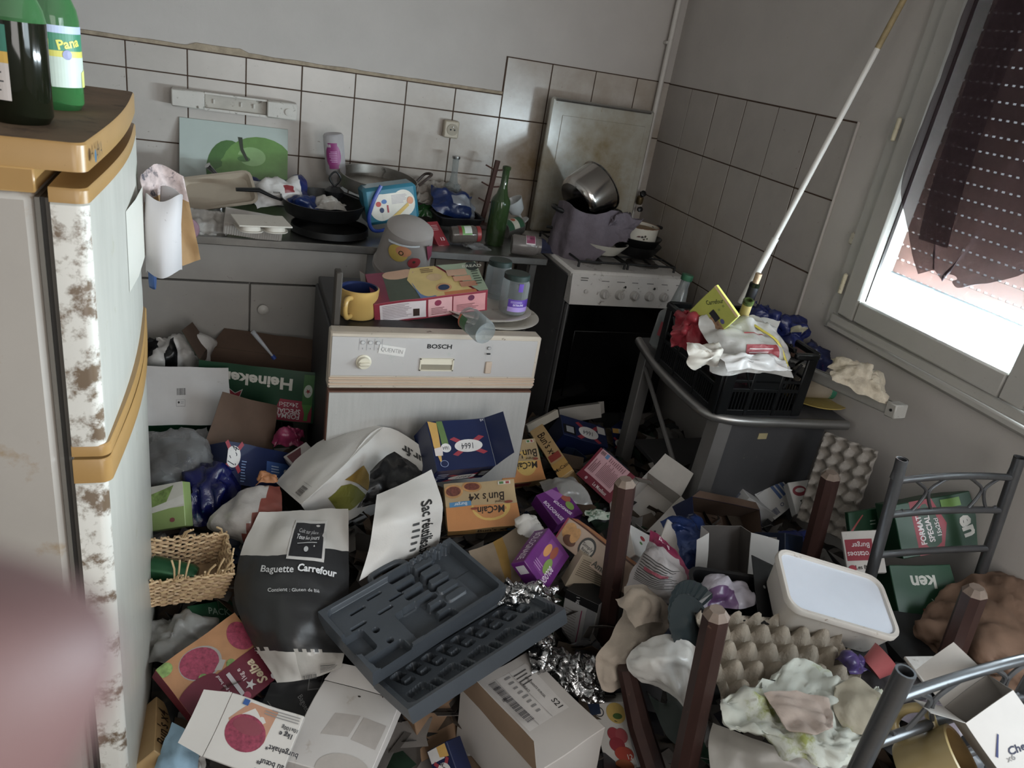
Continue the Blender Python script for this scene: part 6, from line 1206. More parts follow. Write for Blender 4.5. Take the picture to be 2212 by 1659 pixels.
for k in range(1500):
    x, y = rnd.uniform(-.16, 1.70), rnd.uniform(.55, 2.58)
    if blocked(x, y) or blocked(x-.06, y) or blocked(x+.06, y) or blocked(x, y+.06): continue
    z = heap_z(x, y) - .05 + rnd.uniform(0, .05); m_ = rnd.choice(LIT + LIT[:4]); w, d = rnd.uniform(.03, .1), rnd.uniform(.03, .12)
    T = TR(x, y, z) @ RZ(rnd.uniform(0, 360)) @ RX(rnd.gauss(0, 28)) @ RY(rnd.gauss(0, 28)); fold = rnd.uniform(-.4, .6)
    P_ = [(-w, -d, w*fold), (0, -d, 0), (w, -d, w*fold*.5), (-w, d, w*fold), (0, d, 0), (w, d, w*fold*.5)]
    P_ = [(px_*.6 + rnd.uniform(-.01, .01), py_*.6 + rnd.uniform(-.012, .012), pz_) for px_, py_, pz_ in P_]
    b.add([T @ Vector(p) for p in P_], [(0, 1, 4, 3), (1, 2, 5, 4)], m_)
o = b.build('litter_scraps', hp, smooth=False); o['kind'] = 'stuff'; md = o.modifiers.new('t', 'SOLIDIFY'); md.thickness = .001
# ================================================================== empty tool case
TC = mat('tool_case', '464c53', .36, var=.12, vs=12, bump=.08, bs=150, dirt=('4c5156', .1, 30))
def rr(x, y, cx_, cy_, w, h, r=.006, rot=0):
    a = math.radians(rot); dx, dy = x-cx_, y-cy_; dx, dy = dx*math.cos(a)+dy*math.sin(a), -dx*math.sin(a)+dy*math.cos(a)
    qx, qy = abs(dx)-w/2+r, abs(dy)-h/2+r; return math.hypot(max(qx, 0), max(qy, 0)) + min(max(qx, qy), 0) - r
def ss(d, e=.0014): t = min(max(.5 - d/(2*e), 0), 1); return t*t*(3-2*t)
def case_half(name, parent, M, w, h, feats, wall=.045, nx=230, ny=130):
    """feats: (cx, cy, w, h, radius, rot, level, relative) in metres from the lower left"""
    b = MB(); vs = []
    for j in range(ny+1):
        for i in range(nx+1):
            x, y = w*i/nx, h*j/ny; z = wall - .014*ss(rr(x, y, w/2, h/2, w-.024, h-.024, .016))
            for (cx_, cy_, fw, fh, r, rot, lv) in feats: k = ss(rr(x, y, cx_*w, cy_*h, fw*w, fh*h, r, rot)); z = z*(1-k) + k*lv
            vs.append((x - w/2, y - h/2, z - wall))
    n1 = (nx+1)*(ny+1); fs = [(j*(nx+1)+i, j*(nx+1)+i+1, (j+1)*(nx+1)+i+1, (j+1)*(nx+1)+i) for j in range(ny) for i in range(nx)]
    ring = [i for i in range(nx+1)] + [j*(nx+1)+nx for j in range(1, ny+1)] + [ny*(nx+1)+i for i in range(nx-1, -1, -1)] + [j*(nx+1) for j in range(ny-1, 0, -1)]
    k = len(ring)
    for s_, z in ((.0, -.006), (.002, -wall)): vs += [(vs[i][0]*(1-s_*4), vs[i][1]*(1-s_*4), z) for i in ring]
    for q in range(k): fs.append((ring[q], n1+q, n1+(q+1) % k, ring[(q+1) % k])); fs.append((n1+q, n1+k+q, n1+k+(q+1) % k, n1+(q+1) % k))
    fs.append(tuple(range(n1+k, n1+2*k))[::1]); b.add(vs, fs, TC); o = b.build(name, parent, M, ang=50); return o
Mb, sb = fit([(808, 1452), (1105, 1270), (1233, 1310), (872, 1537)], .38, .165, z=.40, hint=(-.1, -.3, 1), tag='case base')
Ml, sl_ = fit([(688, 1326), (968, 1156), (1097, 1270), (803, 1449)], .38, .21, z=.43, hint=(-.1, -.5, 1), tag='case lid')
tc = thing('tool_case', 'empty dark grey moulded tool case lying open on the heap', 'tool case', Mb); inv = Mb.inverted() @ Ml
d_, m_ = .010, .022
lf = [(.80, .72, .34, .46, .01, 0, .012), (.5, .12, .3, .14, .01, 0, d_), (.16, .1, .24, .2, .01, 0, .008), (.07, .42, .14, .3, .01, 0, d_), (.45, .33, .2, .34, .006, 0, d_), (.9, .3, .14, .5, .01, 0, .014)]
for i in range(5): lf += [(.56, .92-.155*i, .16, .085, .006, 0, d_), (.73, .9-.15*i, .15, .1, .008, 0, .0375)]
for (x, y) in ((.2, .8), (.34, .86), (.14, .62), (.33, .62), (.44, .7), (.46, .5)): lf.append((x, y, .1, .03, .003, 0, .012))
for (x, y) in ((.2, .46), (.22, .26)): lf.append((x, y, .035, .06, .006, 0, .004))
for i in range(6): lf.append((.66 + i*.055, .96, .03, .08, .004, 25, .036))
case_half('lid_half', tc, inv, .38*sl_, .21*sl_, lf)
bf = [(.5, .94, .96, .05, .004, 0, .012)]
for i in range(9):
    x = .12 + i*.095; bf += [(x, .68, .062, .34, .008, 12, .004), (x+.012, .66, .05, .1, .004, 12, .0215)]
for i in range(5): bf += [(.13 + i*.185, .26, .11, .28, .007, 10, .007), (.22 + i*.185, .24, .035, .2, .006, 10, .005)]
case_half('base_half', tc, Matrix(), .38*sb, .165*sb, bf, wall=.036)
w, h = .38*sl_, .21*sl_
b = MB(); b.T = inv; b.tube(catmull([(-.1*w, h/2, -.02), (-.07*w, h/2+.028, -.02), (.12*w, h/2+.028, -.02), (.17*w, h/2, -.02)], 5), .0085, TC, 10); b.build('handle', tc)
for k in (-.3, .3): b = MB(); b.box(.38*sb*k-.02, .38*sb*k+.02, .0825*sb-.006, .0825*sb+.01, -.02, -.004, TC, .003); b.build('hinge', tc)
# ================================================================== woven shopping bag
def multi(name, label, cat, rows, sub=7, amp=.006, sc=14, seed=1, up=(0, -.4, 1), m=None, matfn=None, pillow=0, thick=.0015, part='sheet', parent=None):
    rr_ = [[PZ(*p) for p in r] for r in rows]; s = Sheet(rr_, sub, amp, sc, seed, edge=.5, up=up)
    if parent is None: c = s.at(.5, .5); parent = thing(name, label, cat, c)
    c = parent.matrix_world.translation.copy(); o = s.mb(m, matfn, pillow, thick).build(part, parent); o.matrix_local = Matrix.Translation(-c); s.c = c
    return parent, s
WOV = mat('woven_white', 'd2cec8', .45, var=.04, vs=10, bump=.12, bs=220, dirt=('a08a70', .1, 10)); BLKI = mat('bag_black', '131315', .35, var=.2, bump=.3)
t, s1 = multi('shopping_bag', 'big white woven shopping bag with black lining lying collapsed on the heap', 'shopping bag',
    [[(596, 1042, .42), (660, 975, .49), (742, 925, .52)], [(622, 1066, .44), (700, 992, .53), (788, 918, .55)], [(650, 1090, .455), (738, 1010, .54), (828, 922, .565)]], m=WOV, part='bottom_panel', amp=.004)
s1.print(t, [('b', .08, .62, .2, .8, '3a3836'), ('r', .05, .58, .052, .84, '6a6866'), ('r', .23, .58, .232, .84, '6a6866')], .3, .12, name='barcode_print').location = -s1.c
t, s2 = multi(None, None, None, [[(650, 1090, .455), (738, 1010, .54), (828, 922, .565), (938, 985, .54)], [(662, 1108, .42), (748, 1050, .48), (838, 985, .51), (942, 1032, .49)], [(690, 1150, .34), (770, 1115, .39), (850, 1055, .42), (925, 1085, .40)]], m=WOV, part='front_panel', parent=t, amp=.006)
s2.print(t, [('p', [(.2, .5), (.3, .42), (.36, .5), (.4, .62), (.44, .8), (.3, .82), (.22, .72)], '7a7a1e'), ('p', [(.33, .35), (.48, .42), (.5, .6), (.47, .8), (.42, .62)], '9c7a1a'), ('t', 'four.fr', .87, .32, .14, '2a2a2a', 180, .03, .8)], .4, .2, name='logo_print').location = -s2.c
t, s3 = multi(None, None, None, [[(800, 1015, .545), (852, 978, .56), (912, 1018, .555)], [(795, 1060, .525), (850, 1040, .535), (905, 1045, .545)], [(772, 1098, .49), (845, 1080, .5), (888, 1065, .53)]], m=BLKI, part='black_lining', parent=t, amp=.018, sc=25)
t, s4 = multi(None, None, None, [[(814, 1070, .545), (870, 1045, .56), (932, 1014, .575)], [(806, 1130, .52), (872, 1112, .535), (956, 1088, .525)], [(796, 1190, .46), (866, 1172, .475), (952, 1145, .46)], [(776, 1255, .41), (850, 1215, .42), (945, 1195, .40)]], m=WOV, part='side_panel', parent=t, amp=.005, up=(0, -1, .5))
s4.print(t, [('t', 'Sac réutilisable', .78, .62, .1, '2a2a2a', -88, .02, .9), ('l', .62, .45, .7, .85, 5, '4a4a4a')], .15, .2, name='side_print').location = -s4.c
t, s5 = multi(None, None, None, [[(596, 1042, .42), (622, 1062, .435), (650, 1090, .45)], [(605, 1075, .39), (635, 1090, .4), (665, 1115, .41)], [(640, 1120, .35), (660, 1130, .36), (690, 1150, .35)]], m=BLKI, part='black_lining', parent=t, amp=.004, up=(-1, -1, .3))
# ================================================================== baguette bag
BAGW = mat('baguette_white', 'c6c1ba', .5, var=.04, vs=8, bump=.15, bs=30); BAGD = mat('baguette_dark', '2b2b2c', .42, var=.12, vs=6, bump=.15, bs=30); BAGF = mat('baguette_film', 'b9b4ac', .15, var=.08, vs=18, bump=.5, bs=40, clear=.15)
rows = [[(560, 1106, .47), (625, 1103, .47), (690, 1101, .47), (752, 1100, .47)], [(523, 1190, .42), (600, 1186, .46), (680, 1184, .46), (754, 1190, .43)], [(506, 1272, .37), (590, 1275, .42), (680, 1275, .42), (754, 1288, .38)], [(522, 1345, .33), (600, 1355, .38), (680, 1355, .38), (750, 1362, .34)], [(560, 1412, .29), (620, 1416, .34), (690, 1416, .34), (744, 1416, .31)], [(598, 1474, .28), (640, 1472, .29), (690, 1462, .29), (738, 1442, .29)]]
t, s = multi('baguette_bag', 'white and charcoal paper baguette bag lying flat on the heap', 'paper bag', rows, sub=8, amp=.008, sc=9, seed=3, m=BAGW, pillow=.02, matfn=lambda u, v: BAGW if v < .215 + .02*math.sin(u*6) else (BAGD if v < .77 + .012*math.sin(u*70) else (BAGF if u > .42 else BAGW)))
s.print(t, [('p', [(.44, .075), (.76, .075), (.745, .265), (.42, .25)], 'c9c5c0'), ('p', [(.455, .09), (.74, .09), (.725, .25), (.438, .237)], '26262a'), ('t', 'Cuit sur place', .59, .128, .018, 'b9b9b9', -3, .004, .75, .2), ('t', 'Tous les jours', .59, .155, .02, 'e0e0e0', -3, .012, .75, .2), ('r', .5, .178, .68, .182, 'b9b9b9'), ('e', .585, .21, .02, .012, 'b9b9b9'),
    ('t', 'Baguette', .36, .30, .034, 'd5d5d5', -2, .012, .85), ('t', 'Carrefour', .68, .305, .036, 'e4e4e4', -6, .03, .85), ('t', 'Contient : Gluten de Blé', .5, .405, .02, 'cfcfcf', -1, .008, .8), ('b', .44, .93, .62, .985, '3a3a3a'), ('l', .66, .86, .86, .93, 5, '4a4a4a')], .2, .38).location = -s.c
t, s = multi('baguette_bag', 'second dark paper baguette bag peeping out under the first', 'paper bag', [[(585, 1475, .24), (650, 1465, .25), (715, 1450, .25)], [(575, 1500, .22), (650, 1500, .23), (705, 1490, .23)], [(560, 1530, .21), (640, 1545, .21), (690, 1540, .21)]], m=mat('baguette_black', '17171a', .5, var=.1), amp=.004)
s.print(t, [('p', [(.62, .1), (.85, .1), (.82, .45), (.6, .42)], '6a6a6a'), ('p', [(.635, .13), (.83, .13), (.805, .42), (.618, .39)], '17171a'), ('t', 'Baguette', .6, .75, .12, '8a8a8a', -50, .0)], .12, .08).location = -s.c
# ================================================================== wicker basket
Mk, sk = fit([(288, 1168), (492, 1148), (508, 1238), (296, 1262)], .27, .16, z=.42, hint=(0, 0, 1), tag='basket'); w, h, dp = .27*sk, .16*sk, .135*sk
WK = mat('wicker', 'b8956a', .6, var=.25, vs=30); WKL = mat('wicker_light', 'c9a876', .55, var=.2, vs=30)
bk = thing('wicker_basket', 'broken wicker basket with snapped canes lying beside the fridge', 'basket', Mk)
def rect_path(t, k):   # t 0..1 around
    P_ = [(-w/2*k, -h/2*k), (w/2*k, -h/2*k), (w/2*k, h/2*k), (-w/2*k, h/2*k)]; L_ = [w, h, w, h]; T = sum(L_); d = t*T
    for i in range(4):
        if d <= L_[i] or i == 3: f = d/L_[i]; a, c = P_[i], P_[(i+1) % 4]; return Vector((a[0]+(c[0]-a[0])*f, a[1]+(c[1]-a[1])*f, 0))
        d -= L_[i]
for i in range(15):
    z = -.004 - dp*i/15; b = MB(); pts = []
    for k in range(90):
        t = k/90; p = rect_path(t, .97 - .12*i/15); sg = 1 if (int(t*44) + i) % 2 else -1; out = Vector((p.x, p.y, 0)).normalized(); p = p + out*.003*sg; p.z = z + .0016*math.sin(k*1.7+i); pts.append(p)
    b.tube(pts, .0036, WK if i % 3 else WKL, 5, closed=True); b.build('woven_strand', bk)
b = MB()
for k in range(44): p = rect_path(k/44, .97); q = rect_path(k/44, .85); b.tube([(p.x, p.y, .004), (q.x, q.y, -dp)], .0024, WK, 5)
o = b.build('stakes', bk); o['kind'] = 'stuff'
b = MB(); b.add([(-w*.42, -h*.42, -dp), (w*.42, -h*.42, -dp), (w*.42, h*.42, -dp), (-w*.42, h*.42, -dp)], [(0, 1, 2, 3)], WK); b.build('base', bk)
rnd = random.Random(9)
for k in range(16):
    p = rect_path(rnd.choice((rnd.uniform(.02, .3), rnd.uniform(.32, .7))), .95); a = rnd.uniform(0, 6.28); L_ = rnd.uniform(.025, .05)
    b = MB(); b.tube([(p.x, p.y, -.005), (p.x + math.cos(a)*.006, p.y + math.sin(a)*.006, L_*.6), (p.x + math.cos(a)*.018, p.y + math.sin(a)*.018, L_)], .0024, WKL, 5); b.build('snapped_cane', bk)
t = thing('beer_can', 'green beer can lying inside the wicker basket', 'can', Mk @ TR(-w*.12, -h*.02, -dp*.5) @ RZ(-25) @ RY(90)); b = MB(); b.lathe([(.001, -.055), (.02, -.055), (.03, -.045), (.03, .045), (.024, .056), (.001, .053)], mat('can_green', '1f5a34', .25, .5, var=.1), 26); b.build('can_body', t)
wrap_print(t, .03, -.04, .04, 20, 160, [('t', 'BEER', .5, .5, .2, 'c9cfc4', 90, .02), ('l', .2, .2, .8, .35, 2, 'b0b8aa')])
# ================================================================== soft rubbish on the left
crumpled('white_bag', 'white and black plastic bag slumped against the cabinet doors', 'bag', 385, 760, .52, .24, .16, .12, WBAG, 81, tilt=(25, 0, 5), n=6, amp=.03, matfn=lambda u, v: BLKI if (u < .22 and v < .45) or (.3 < u < .48 and v > .55) else WBAG)
crumpled('clear_bag', 'clear crumpled plastic wrap in front of the beer cartons', 'wrapper', 385, 985, .46, .2, .26, .09, FILM, 82, tilt=(20, 0, 10), n=5, amp=.02)
crumpled('blue_bag', 'glossy royal blue plastic bag beside the fridge', 'bag', 450, 1050, .43, .15, .2, .08, mat('royal_plastic', '0e1450', .25, var=.3, vs=15, bump=.4, dirt=('4a7a9c', .15, 12)), 83, tilt=(30, 0, -10), n=5, amp=.026, sc=15)
carton('bean_carton', 'green and white frozen bean carton beside the fridge door', [(318, 1052), (392, 1040), (402, 1135), (320, 1150)], .13, .15, .05, mat('lime_green_card', '8fa85c', .45, var=.1), z=.42, hint=(0, -.4, .9), art={'front': [('r', 0, 0, 1, .55, 'c5c4b8'), ('p', [(0, .2), (.75, .05), (.45, .5), (0, .52)], GREENS), ('p', [(0, .5), (1, .3), (1, .5), (0, .62)], 'd0cfc6'), ('e', .65, .82, .07, .05, '8c4a4a')]})
t, s = multi('snack_bag', 'clear snack bag with red and white print left of the woven bag', 'bag', [[(520, 1060, .45), (560, 1048, .47), (605, 1050, .45)], [(465, 1105, .42), (535, 1100, .46), (610, 1095, .44)], [(450, 1140, .38), (530, 1150, .42), (600, 1150, .40)], [(505, 1165, .36), (540, 1180, .37), (575, 1190, .36)]], m=None or mat('snack_film', 'b5aea8', .2, var=.15, vs=20, bump=.5, bs=40), amp=.012, pillow=.02, matfn=lambda u, v: mat('snack_red', '8c4438', .3, var=.2, vs=20) if u + v*.4 > .75 else mat('snack_film'))
crumpled('orange_peel', 'orange and brown food scrap by the woven bag', 'food scrap', 575, 1030, .47, .05, .03, .02, mat('orange_scrap', 'b0703c', .6, var=.3, vs=50), 85)
crumpled('pink_wrapper', 'crumpled magenta plastic wrapper beside the dishwasher door', 'wrapper', 625, 935, .44, .1, .08, .05, mat('magenta_film', '8c2450', .35, var=.3, vs=30, bump=.4), 86, n=6, amp=.03)
carton('small_box', 'small white and maroon packet behind the woven bag', [(612, 985), (660, 955), (690, 985), (640, 1020)], .08, .08, .03, 'b9b0ac', z=.44, art={'front': [('p', [(.1, .1), (.7, .1), (.5, .5), (.1, .6)], '6b2a34'), ('l', .2, .6, .8, .9, 3, '6b4a4a')]})
b = MB(); b.tube([(0, 0, 0), (0, 0, .07), (0, 0, .1)], [.006, .012, .013], mat('tube_white', 'c9cfd8', .4), 10, flat=.6); t = thing('toothpaste_tube', 'blue and white toothpaste tube sticking up by the cabinet', 'tube', frame(PZ(588, 768, .55), (1, .2, .3), (0, 1, -.2)) @ RY(-20)); b.build('tube_body', t); b = MB(); b.lathe([(.007, -.014), (.007, 0)], K('2a4a9c', .4), 10); b.build('cap', t)
crumpled('clear_film', 'thin clear film lying over the dark gap below the basket', 'wrapper', 390, 1365, .27, .16, .13, .05, mat('film_thin', 'c0c0bc', .15, clear=.6, bump=.5), 88, n=6, amp=.03)
carton('beer_carton', 'dark green carton scrap lying under the wicker basket', [(400, 1310), (510, 1290), (520, 1345), (430, 1370)], .15, .08, .05, HG, z=.26, hint=(0, -.3, 1), group=heap1, cat='carton', art={'front': [('t', 'PACK', .6, .4, .25, '8fa896', -15)]})
LBL = mat('pale_blue_fabric', '8fb4cc', .8, var=.1, vs=14, bump=.3, bs=80)
t, s = multi('face_mask', 'pale blue pleated face mask hanging under the white burger carton', 'mask', [[(372, 1560, .25), (400, 1575, .26), (425, 1590, .25)], [(350, 1610, .22), (390, 1625, .24), (430, 1625, .22)], [(330, 1665, .2), (380, 1680, .22), (425, 1680, .2)]], m=LBL, amp=.008, sc=20)
crumpled('white_strip', 'curled strip of white plastic at the bottom left', 'strip', 425, 1640, .2, .04, .1, .02, WBAG, 90)
# ================================================================== middle
KRY = mat('kraft_paper', 'a08c74', .8, var=.1, vs=14, bump=.2, bs=40)
t, s = multi('kraft_bag', 'kraft paper bag with a yellow stripe below the bun carton', 'paper bag', [[(1012, 1190, .40), (1065, 1170, .41), (1130, 1130, .42)], [(1030, 1230, .37), (1080, 1215, .4), (1145, 1175, .41)], [(1060, 1265, .34), (1095, 1262, .36), (1125, 1255, .36)]], m=KRY, amp=.006, matfn=lambda u, v: mat('kraft_yellow', 'b0862c', .7, var=.1) if .5 < u < .62 else KRY)
crumpled('crumpled_paper', 'scrap of cream crumpled paper beside the purple carton', 'paper', 1150, 1130, .46, .07, .06, .04, WPAPER, 92, amp=.02)
FOIL = mat('foil', 'b5b5b5', .16, 1.0, var=.1, bump=.9, bs=60)
for i, (px, py, z, sx, sy, tl) in enumerate(((1140, 1275, .43, .15, .06, (10, 0, -12)), (1175, 1400, .36, .07, .14, (35, 30, 0)), (1250, 1450, .33, .13, .11, (20, 0, -20)))):
    crumpled('aluminium_foil', ('crumpled foil along the top edge of the tool case', 'foil hanging between the tool case and the parcel box', 'crumpled foil right of the parcel box')[i], 'foil', px, py, z, sx, sy, .04, FOIL, 93+i, tilt=tl, n=7, sub=8, amp=.016, sc=24, group='crumpled foil by the tool case')
crumpled('clear_box', 'clear plastic clamshell between the bun cartons and the cake carton', 'clamshell', 1225, 1050, .43, .13, .13, .05, mat('clamshell', 'b5b2ae', .12, clear=.5, bump=.3), 97, n=5, amp=.012)
crumpled('checked_packet', 'green checked packet peeking out above the burger carton', 'packet', 1302, 1108, .44, .09, .04, .02, mat('check_green', 'b0b8a8', .5, var=.3, vs=60, dirt=('2c5a3c', .5, 60)), 98)
carton('strawberry_carton', 'white yoghurt carton with strawberry pictures behind the table leg', [(1372, 1130), (1405, 1165), (1450, 1230), (1360, 1200)], .1, .08, .03, WB, z=.46, art={'front': [('e', .4, .3, .08, .08, '9c2c34'), ('e', .3, .5, .05, .05, '4a7a3c'), ('l', .5, .5, .9, .9, 4, '8a8a84')]})
PRF = mat('printed_film', 'bdb5b4', .18, var=.12, vs=20, clear=.18, bump=.5, bs=40)
t, s = multi('pastry_bag', 'clear pastry bag with crimson corner and printed lines', 'bag', [[(1405, 1145, .55), (1430, 1160, .55), (1460, 1185, .54)], [(1395, 1190, .53), (1440, 1215, .55), (1490, 1235, .53)], [(1360, 1240, .5), (1420, 1270, .53), (1500, 1265, .52)], [(1350, 1290, .46), (1430, 1305, .49), (1480, 1300, .5)]], m=PRF, amp=.012, pillow=.01, matfn=lambda u, v: mat('crimson_film', '8c1a4a', .3, var=.2) if (v < .2 or u > .88) and v < .65 else PRF)
s.print(t, [('l', .1, .4, .75, .7, 12, '4a4644'), ('r', .2, .5, .6, .53, 'a84a5c'), ('t', 'pure', .5, .1, .08, 'e0c8d0', -30)], .15, .2).location = -s.c
crumpled('clear_bag', 'clear bag with a purple printed strip in front of the black tray', 'bag', 1560, 1275, .56, .15, .07, .04, mat('film_lilac', 'b9b2bc', .15, clear=.3, bump=.5), 101, tilt=(10, 0, -5), n=6, amp=.02, matfn=lambda u, v: mat('purple_strip', '5c3c64', .3, var=.2) if v > .6 and .25 < u < .7 else mat('film_lilac'))
b = MB(); dish(b, .2, .13, .05, mat('black_tray', '151517', .5, var=.2)); t = thing('black_tray', 'black plastic food tray below the clear bag', 'tray', TR(*PZ(1580, 1320, .5)) @ RZ(-20) @ RX(8)); b.build('tray', t)
# ridged black plate
b = MB(); vs = []; n = 26
for i in range(n+1):
    a = math.radians(-75 + 150*i/n)
    for r_ in (.075, .1): vs.append((r_*math.sin(a), r_*math.cos(a), (.003 if i % 2 else 0) + (.02 if r_ > .09 else 0)))
b.add(vs, [(2*i, 2*i+2, 2*i+3, 2*i+1) for i in range(n)], mat('ridged_black', '2c3436', .15, var=.1)); t = thing('ridged_plate', 'black plate with silver ridged rim between the table legs', 'plate', frame(PZ(1495, 1360, .53), (.8, .5, 0), (-.4, .6, .7))); o = b.build('ridged_rim', t, smooth=False); md = o.modifiers.new('t', 'SOLIDIFY'); md.thickness = .002
b = MB(); b.lathe([(.001, 0), (.075, .001)], mat('ridged_black'), 30, caps=False); b.build('plate_centre', t)
# black board with a hole
Mq, sq = fit([(1635, 1205), (1660, 1225), (1690, 1370), (1640, 1355)], .04, .13, z=.55, hint=(-.5, -.8, .3)); t = thing('black_card', 'black card with a punched hole beside the plastic tub', 'panel', Mq); b = MB(); b.box(-.025*sq, .025*sq, -.07*sq, .07*sq, -.002, 0, K('101012', .6)); b.build('panel_sheet', t); b = MB(); b.lathe([(.004, 0), (.001, .0004)], K('a8a8a4', .6), 14); o = b.build('hole', t); o.matrix_local = TR(-.004, .02, .0002)
# ================================================================== ice cream tub
Mt, stt = fit([(1683, 1170), (1893, 1262), (1948, 1392), (1708, 1302)], .25, .16, z=.62, hint=(0, -.4, 1), tag='tub'); w, h = .25*stt, .16*stt
Mt = Matrix.Translation(Mt.translation) @ RY(-6) @ Matrix.Translation(-Mt.translation) @ Mt
tb_ = thing('ice_cream_tub', 'white plastic ice cream tub with its lid on, lying tilted beside the table leg', 'tub', Mt); TUB = mat('tub_white', 'd8d0c6', .35, var=.04, dirt=('8c6a50', .2, 40)); TUBL = mat('tub_lid', 'dfe6f2', .3, spec=.8, var=.03)  # lid panel colour has the window's bluish reflection painted in
def rloop(w, h, z, r=.03, n=6):
    o = []
    for cx_, cy_, a0 in ((1, 1, 0), (-1, 1, 90), (-1, -1, 180), (1, -1, 270)):
        for k in range(n): a = math.radians(a0 + 90*k/(n-1)); o.append((cx_*(w/2-r) + r*math.cos(a), cy_*(h/2-r) + r*math.sin(a), z))
    return o
def loft(b, loops, m, cap0=True, cap1=True):
    n = len(loops[0]); b.add([p for l in loops for p in l], [(i*n+j, i*n+(j+1) % n, (i+1)*n+(j+1) % n, (i+1)*n+j) for i in range(len(loops)-1) for j in range(n)] + ([tuple(range(n))[::-1]] if cap0 else []) + ([tuple(range((len(loops)-1)*n, len(loops)*n))] if cap1 else []), m); return b
b = loft(MB(), [rloop(w*.86, h*.82, -.085, .025), rloop(w*.88, h*.84, -.08), rloop(w*.97, h*.96, -.01)], TUB, cap1=False); b.build('tub_body', tb_)
b = loft(MB(), [rloop(w*.97, h*.96, -.014), rloop(w, h, -.012, .034), rloop(w, h, -.001, .034), rloop(w*.985, h*.98, .002, .033), rloop(w*.93, h*.9, .001, .028), rloop(w*.92, h*.885, -.005, .027)], TUB, cap1=False); ld = b.build('lid_rim', tb_)
b = loft(MB(), [rloop(w*.92, h*.885, -.0051, .027), rloop(w*.92, h*.885, -.005, .027)], TUBL); b.build('lid_panel', tb_)
b = MB(); b.box(-.14, .14, -.11, .11, -.003, 0, mat('dark_board', '2a2a2c', .5)); t = thing('dark_tray', 'dark flat tray under the ice cream tub', 'tray', Mt @ TR(.03, -.01, -.09) @ RZ(-5)); b.build('tray_sheet', t)
# ================================================================== egg tray, diaper and films in the foreground right
pa, pb = PZ(1490, 1400, .53), PZ(1850, 1420, .53)
egg_tray('egg_tray', 'large brown egg tray lying between the table legs in the foreground', 7, 5, frame(PZ(1690, 1432, .53), pb-pa, (-.1, 1, .16)), pitch=.046, depth=.05, mt=mat('egg_brown', 'a39684', .9, var=.12, vs=60, bump=.5, bs=200))
egg_tray('egg_tray', 'tall grey egg tray leaning against the right wall behind the table leg', 4, 7, frame(PX(1806, 1050, 1.70), (.35, -.9, .1), (.15, .1, 1)), pitch=.041, depth=.03, mt=EGG)
DIA = mat('diaper', 'cfd2c6', .8, var=.06, vs=14, bump=.4, bs=40, dirt=('9aa04a', .42, 9)); DIP = mat('diaper_pad', 'c9b5a8', .9, var=.08, vs=20, bump=.5, bs=40)
t, s = multi('diaper', 'used pale green diaper lying open on the egg tray', 'diaper', [[(1660, 1480, .53), (1715, 1420, .58), (1790, 1445, .57), (1850, 1490, .56), (1900, 1480, .56)], [(1570, 1500, .55), (1665, 1490, .56), (1750, 1500, .57), (1830, 1515, .57), (1915, 1510, .56)], [(1560, 1540, .54), (1670, 1540, .545), (1750, 1545, .55), (1830, 1560, .56), (1930, 1545, .56)], [(1590, 1580, .53), (1690, 1590, .55), (1760, 1600, .56), (1840, 1605, .56), (1935, 1570, .55)], [(1680, 1600, .5), (1730, 1640, .52), (1790, 1660, .52), (1860, 1650, .52), (1930, 1600, .52)]], sub=9, amp=.022, sc=18, seed=5, m=DIA, thick=.006)
t, s = multi(None, None, None, [[(1650, 1495, .565), (1720, 1490, .58), (1790, 1510, .585)], [(1670, 1530, .56), (1740, 1530, .578), (1800, 1540, .58)], [(1700, 1575, .56), (1760, 1585, .57), (1800, 1570, .575)]], amp=.016, sc=18, seed=7, m=DIP, pillow=.015, part='absorbent_pad', parent=t)
t, s = multi(None, None, None, [[(1805, 1480, .585), (1850, 1465, .6), (1905, 1500, .6)], [(1800, 1530, .57), (1860, 1525, .59), (1935, 1550, .585)], [(1825, 1580, .55), (1880, 1590, .56), (1925, 1590, .555)]], amp=.012, sc=16, seed=12, m=mat('diaper_flap', 'b5ab94', .8, var=.1, bump=.3, dirt=('8f9a4a', .3, 10)), part='folded_flap', parent=t, thick=.004)
PLW = mat('plastic_white', 'd5d2cc', .25, var=.06, bump=.4, bs=25, clear=.1)
t, s = multi('plastic_bag', 'white plastic bag scrap draped before the front table leg', 'bag', [[(1385, 1385, .5), (1430, 1372, .53), (1480, 1385, .53), (1510, 1400, .52)], [(1350, 1425, .47), (1410, 1420, .52), (1465, 1420, .53), (1500, 1440, .51)], [(1370, 1465, .44), (1420, 1460, .48), (1460, 1460, .49), (1500, 1480, .48)], [(1405, 1480, .42), (1445, 1500, .44), (1475, 1530, .44), (1495, 1560, .42)]], m=PLW, amp=.012, sc=14)
BRC = mat('soiled_cloth', 'b5a594', .9, var=.15, vs=14, bump=.4, bs=60, dirt=('8c6a44', .2, 12))
t, s = multi('soiled_diaper', 'soiled beige cloth diaper hanging beside the front table leg', 'cloth', [[(1350, 1270, .5), (1390, 1262, .52), (1420, 1275, .51)], [(1345, 1320, .47), (1400, 1325, .5), (1450, 1330, .48)], [(1310, 1390, .43), (1370, 1395, .46), (1440, 1365, .47)], [(1285, 1430, .39), (1330, 1440, .41), (1370, 1430, .42)], [(1300, 1490, .34), (1325, 1495, .34), (1345, 1485, .35)]], m=BRC, amp=.014, sc=16, seed=9, thick=.004)
crumpled('cloth_pad', 'swollen white pad on top of the beige cloth by the table leg', 'pad', 1390, 1300, .53, .08, .09, .05, BRC, 111, n=5, amp=.014)
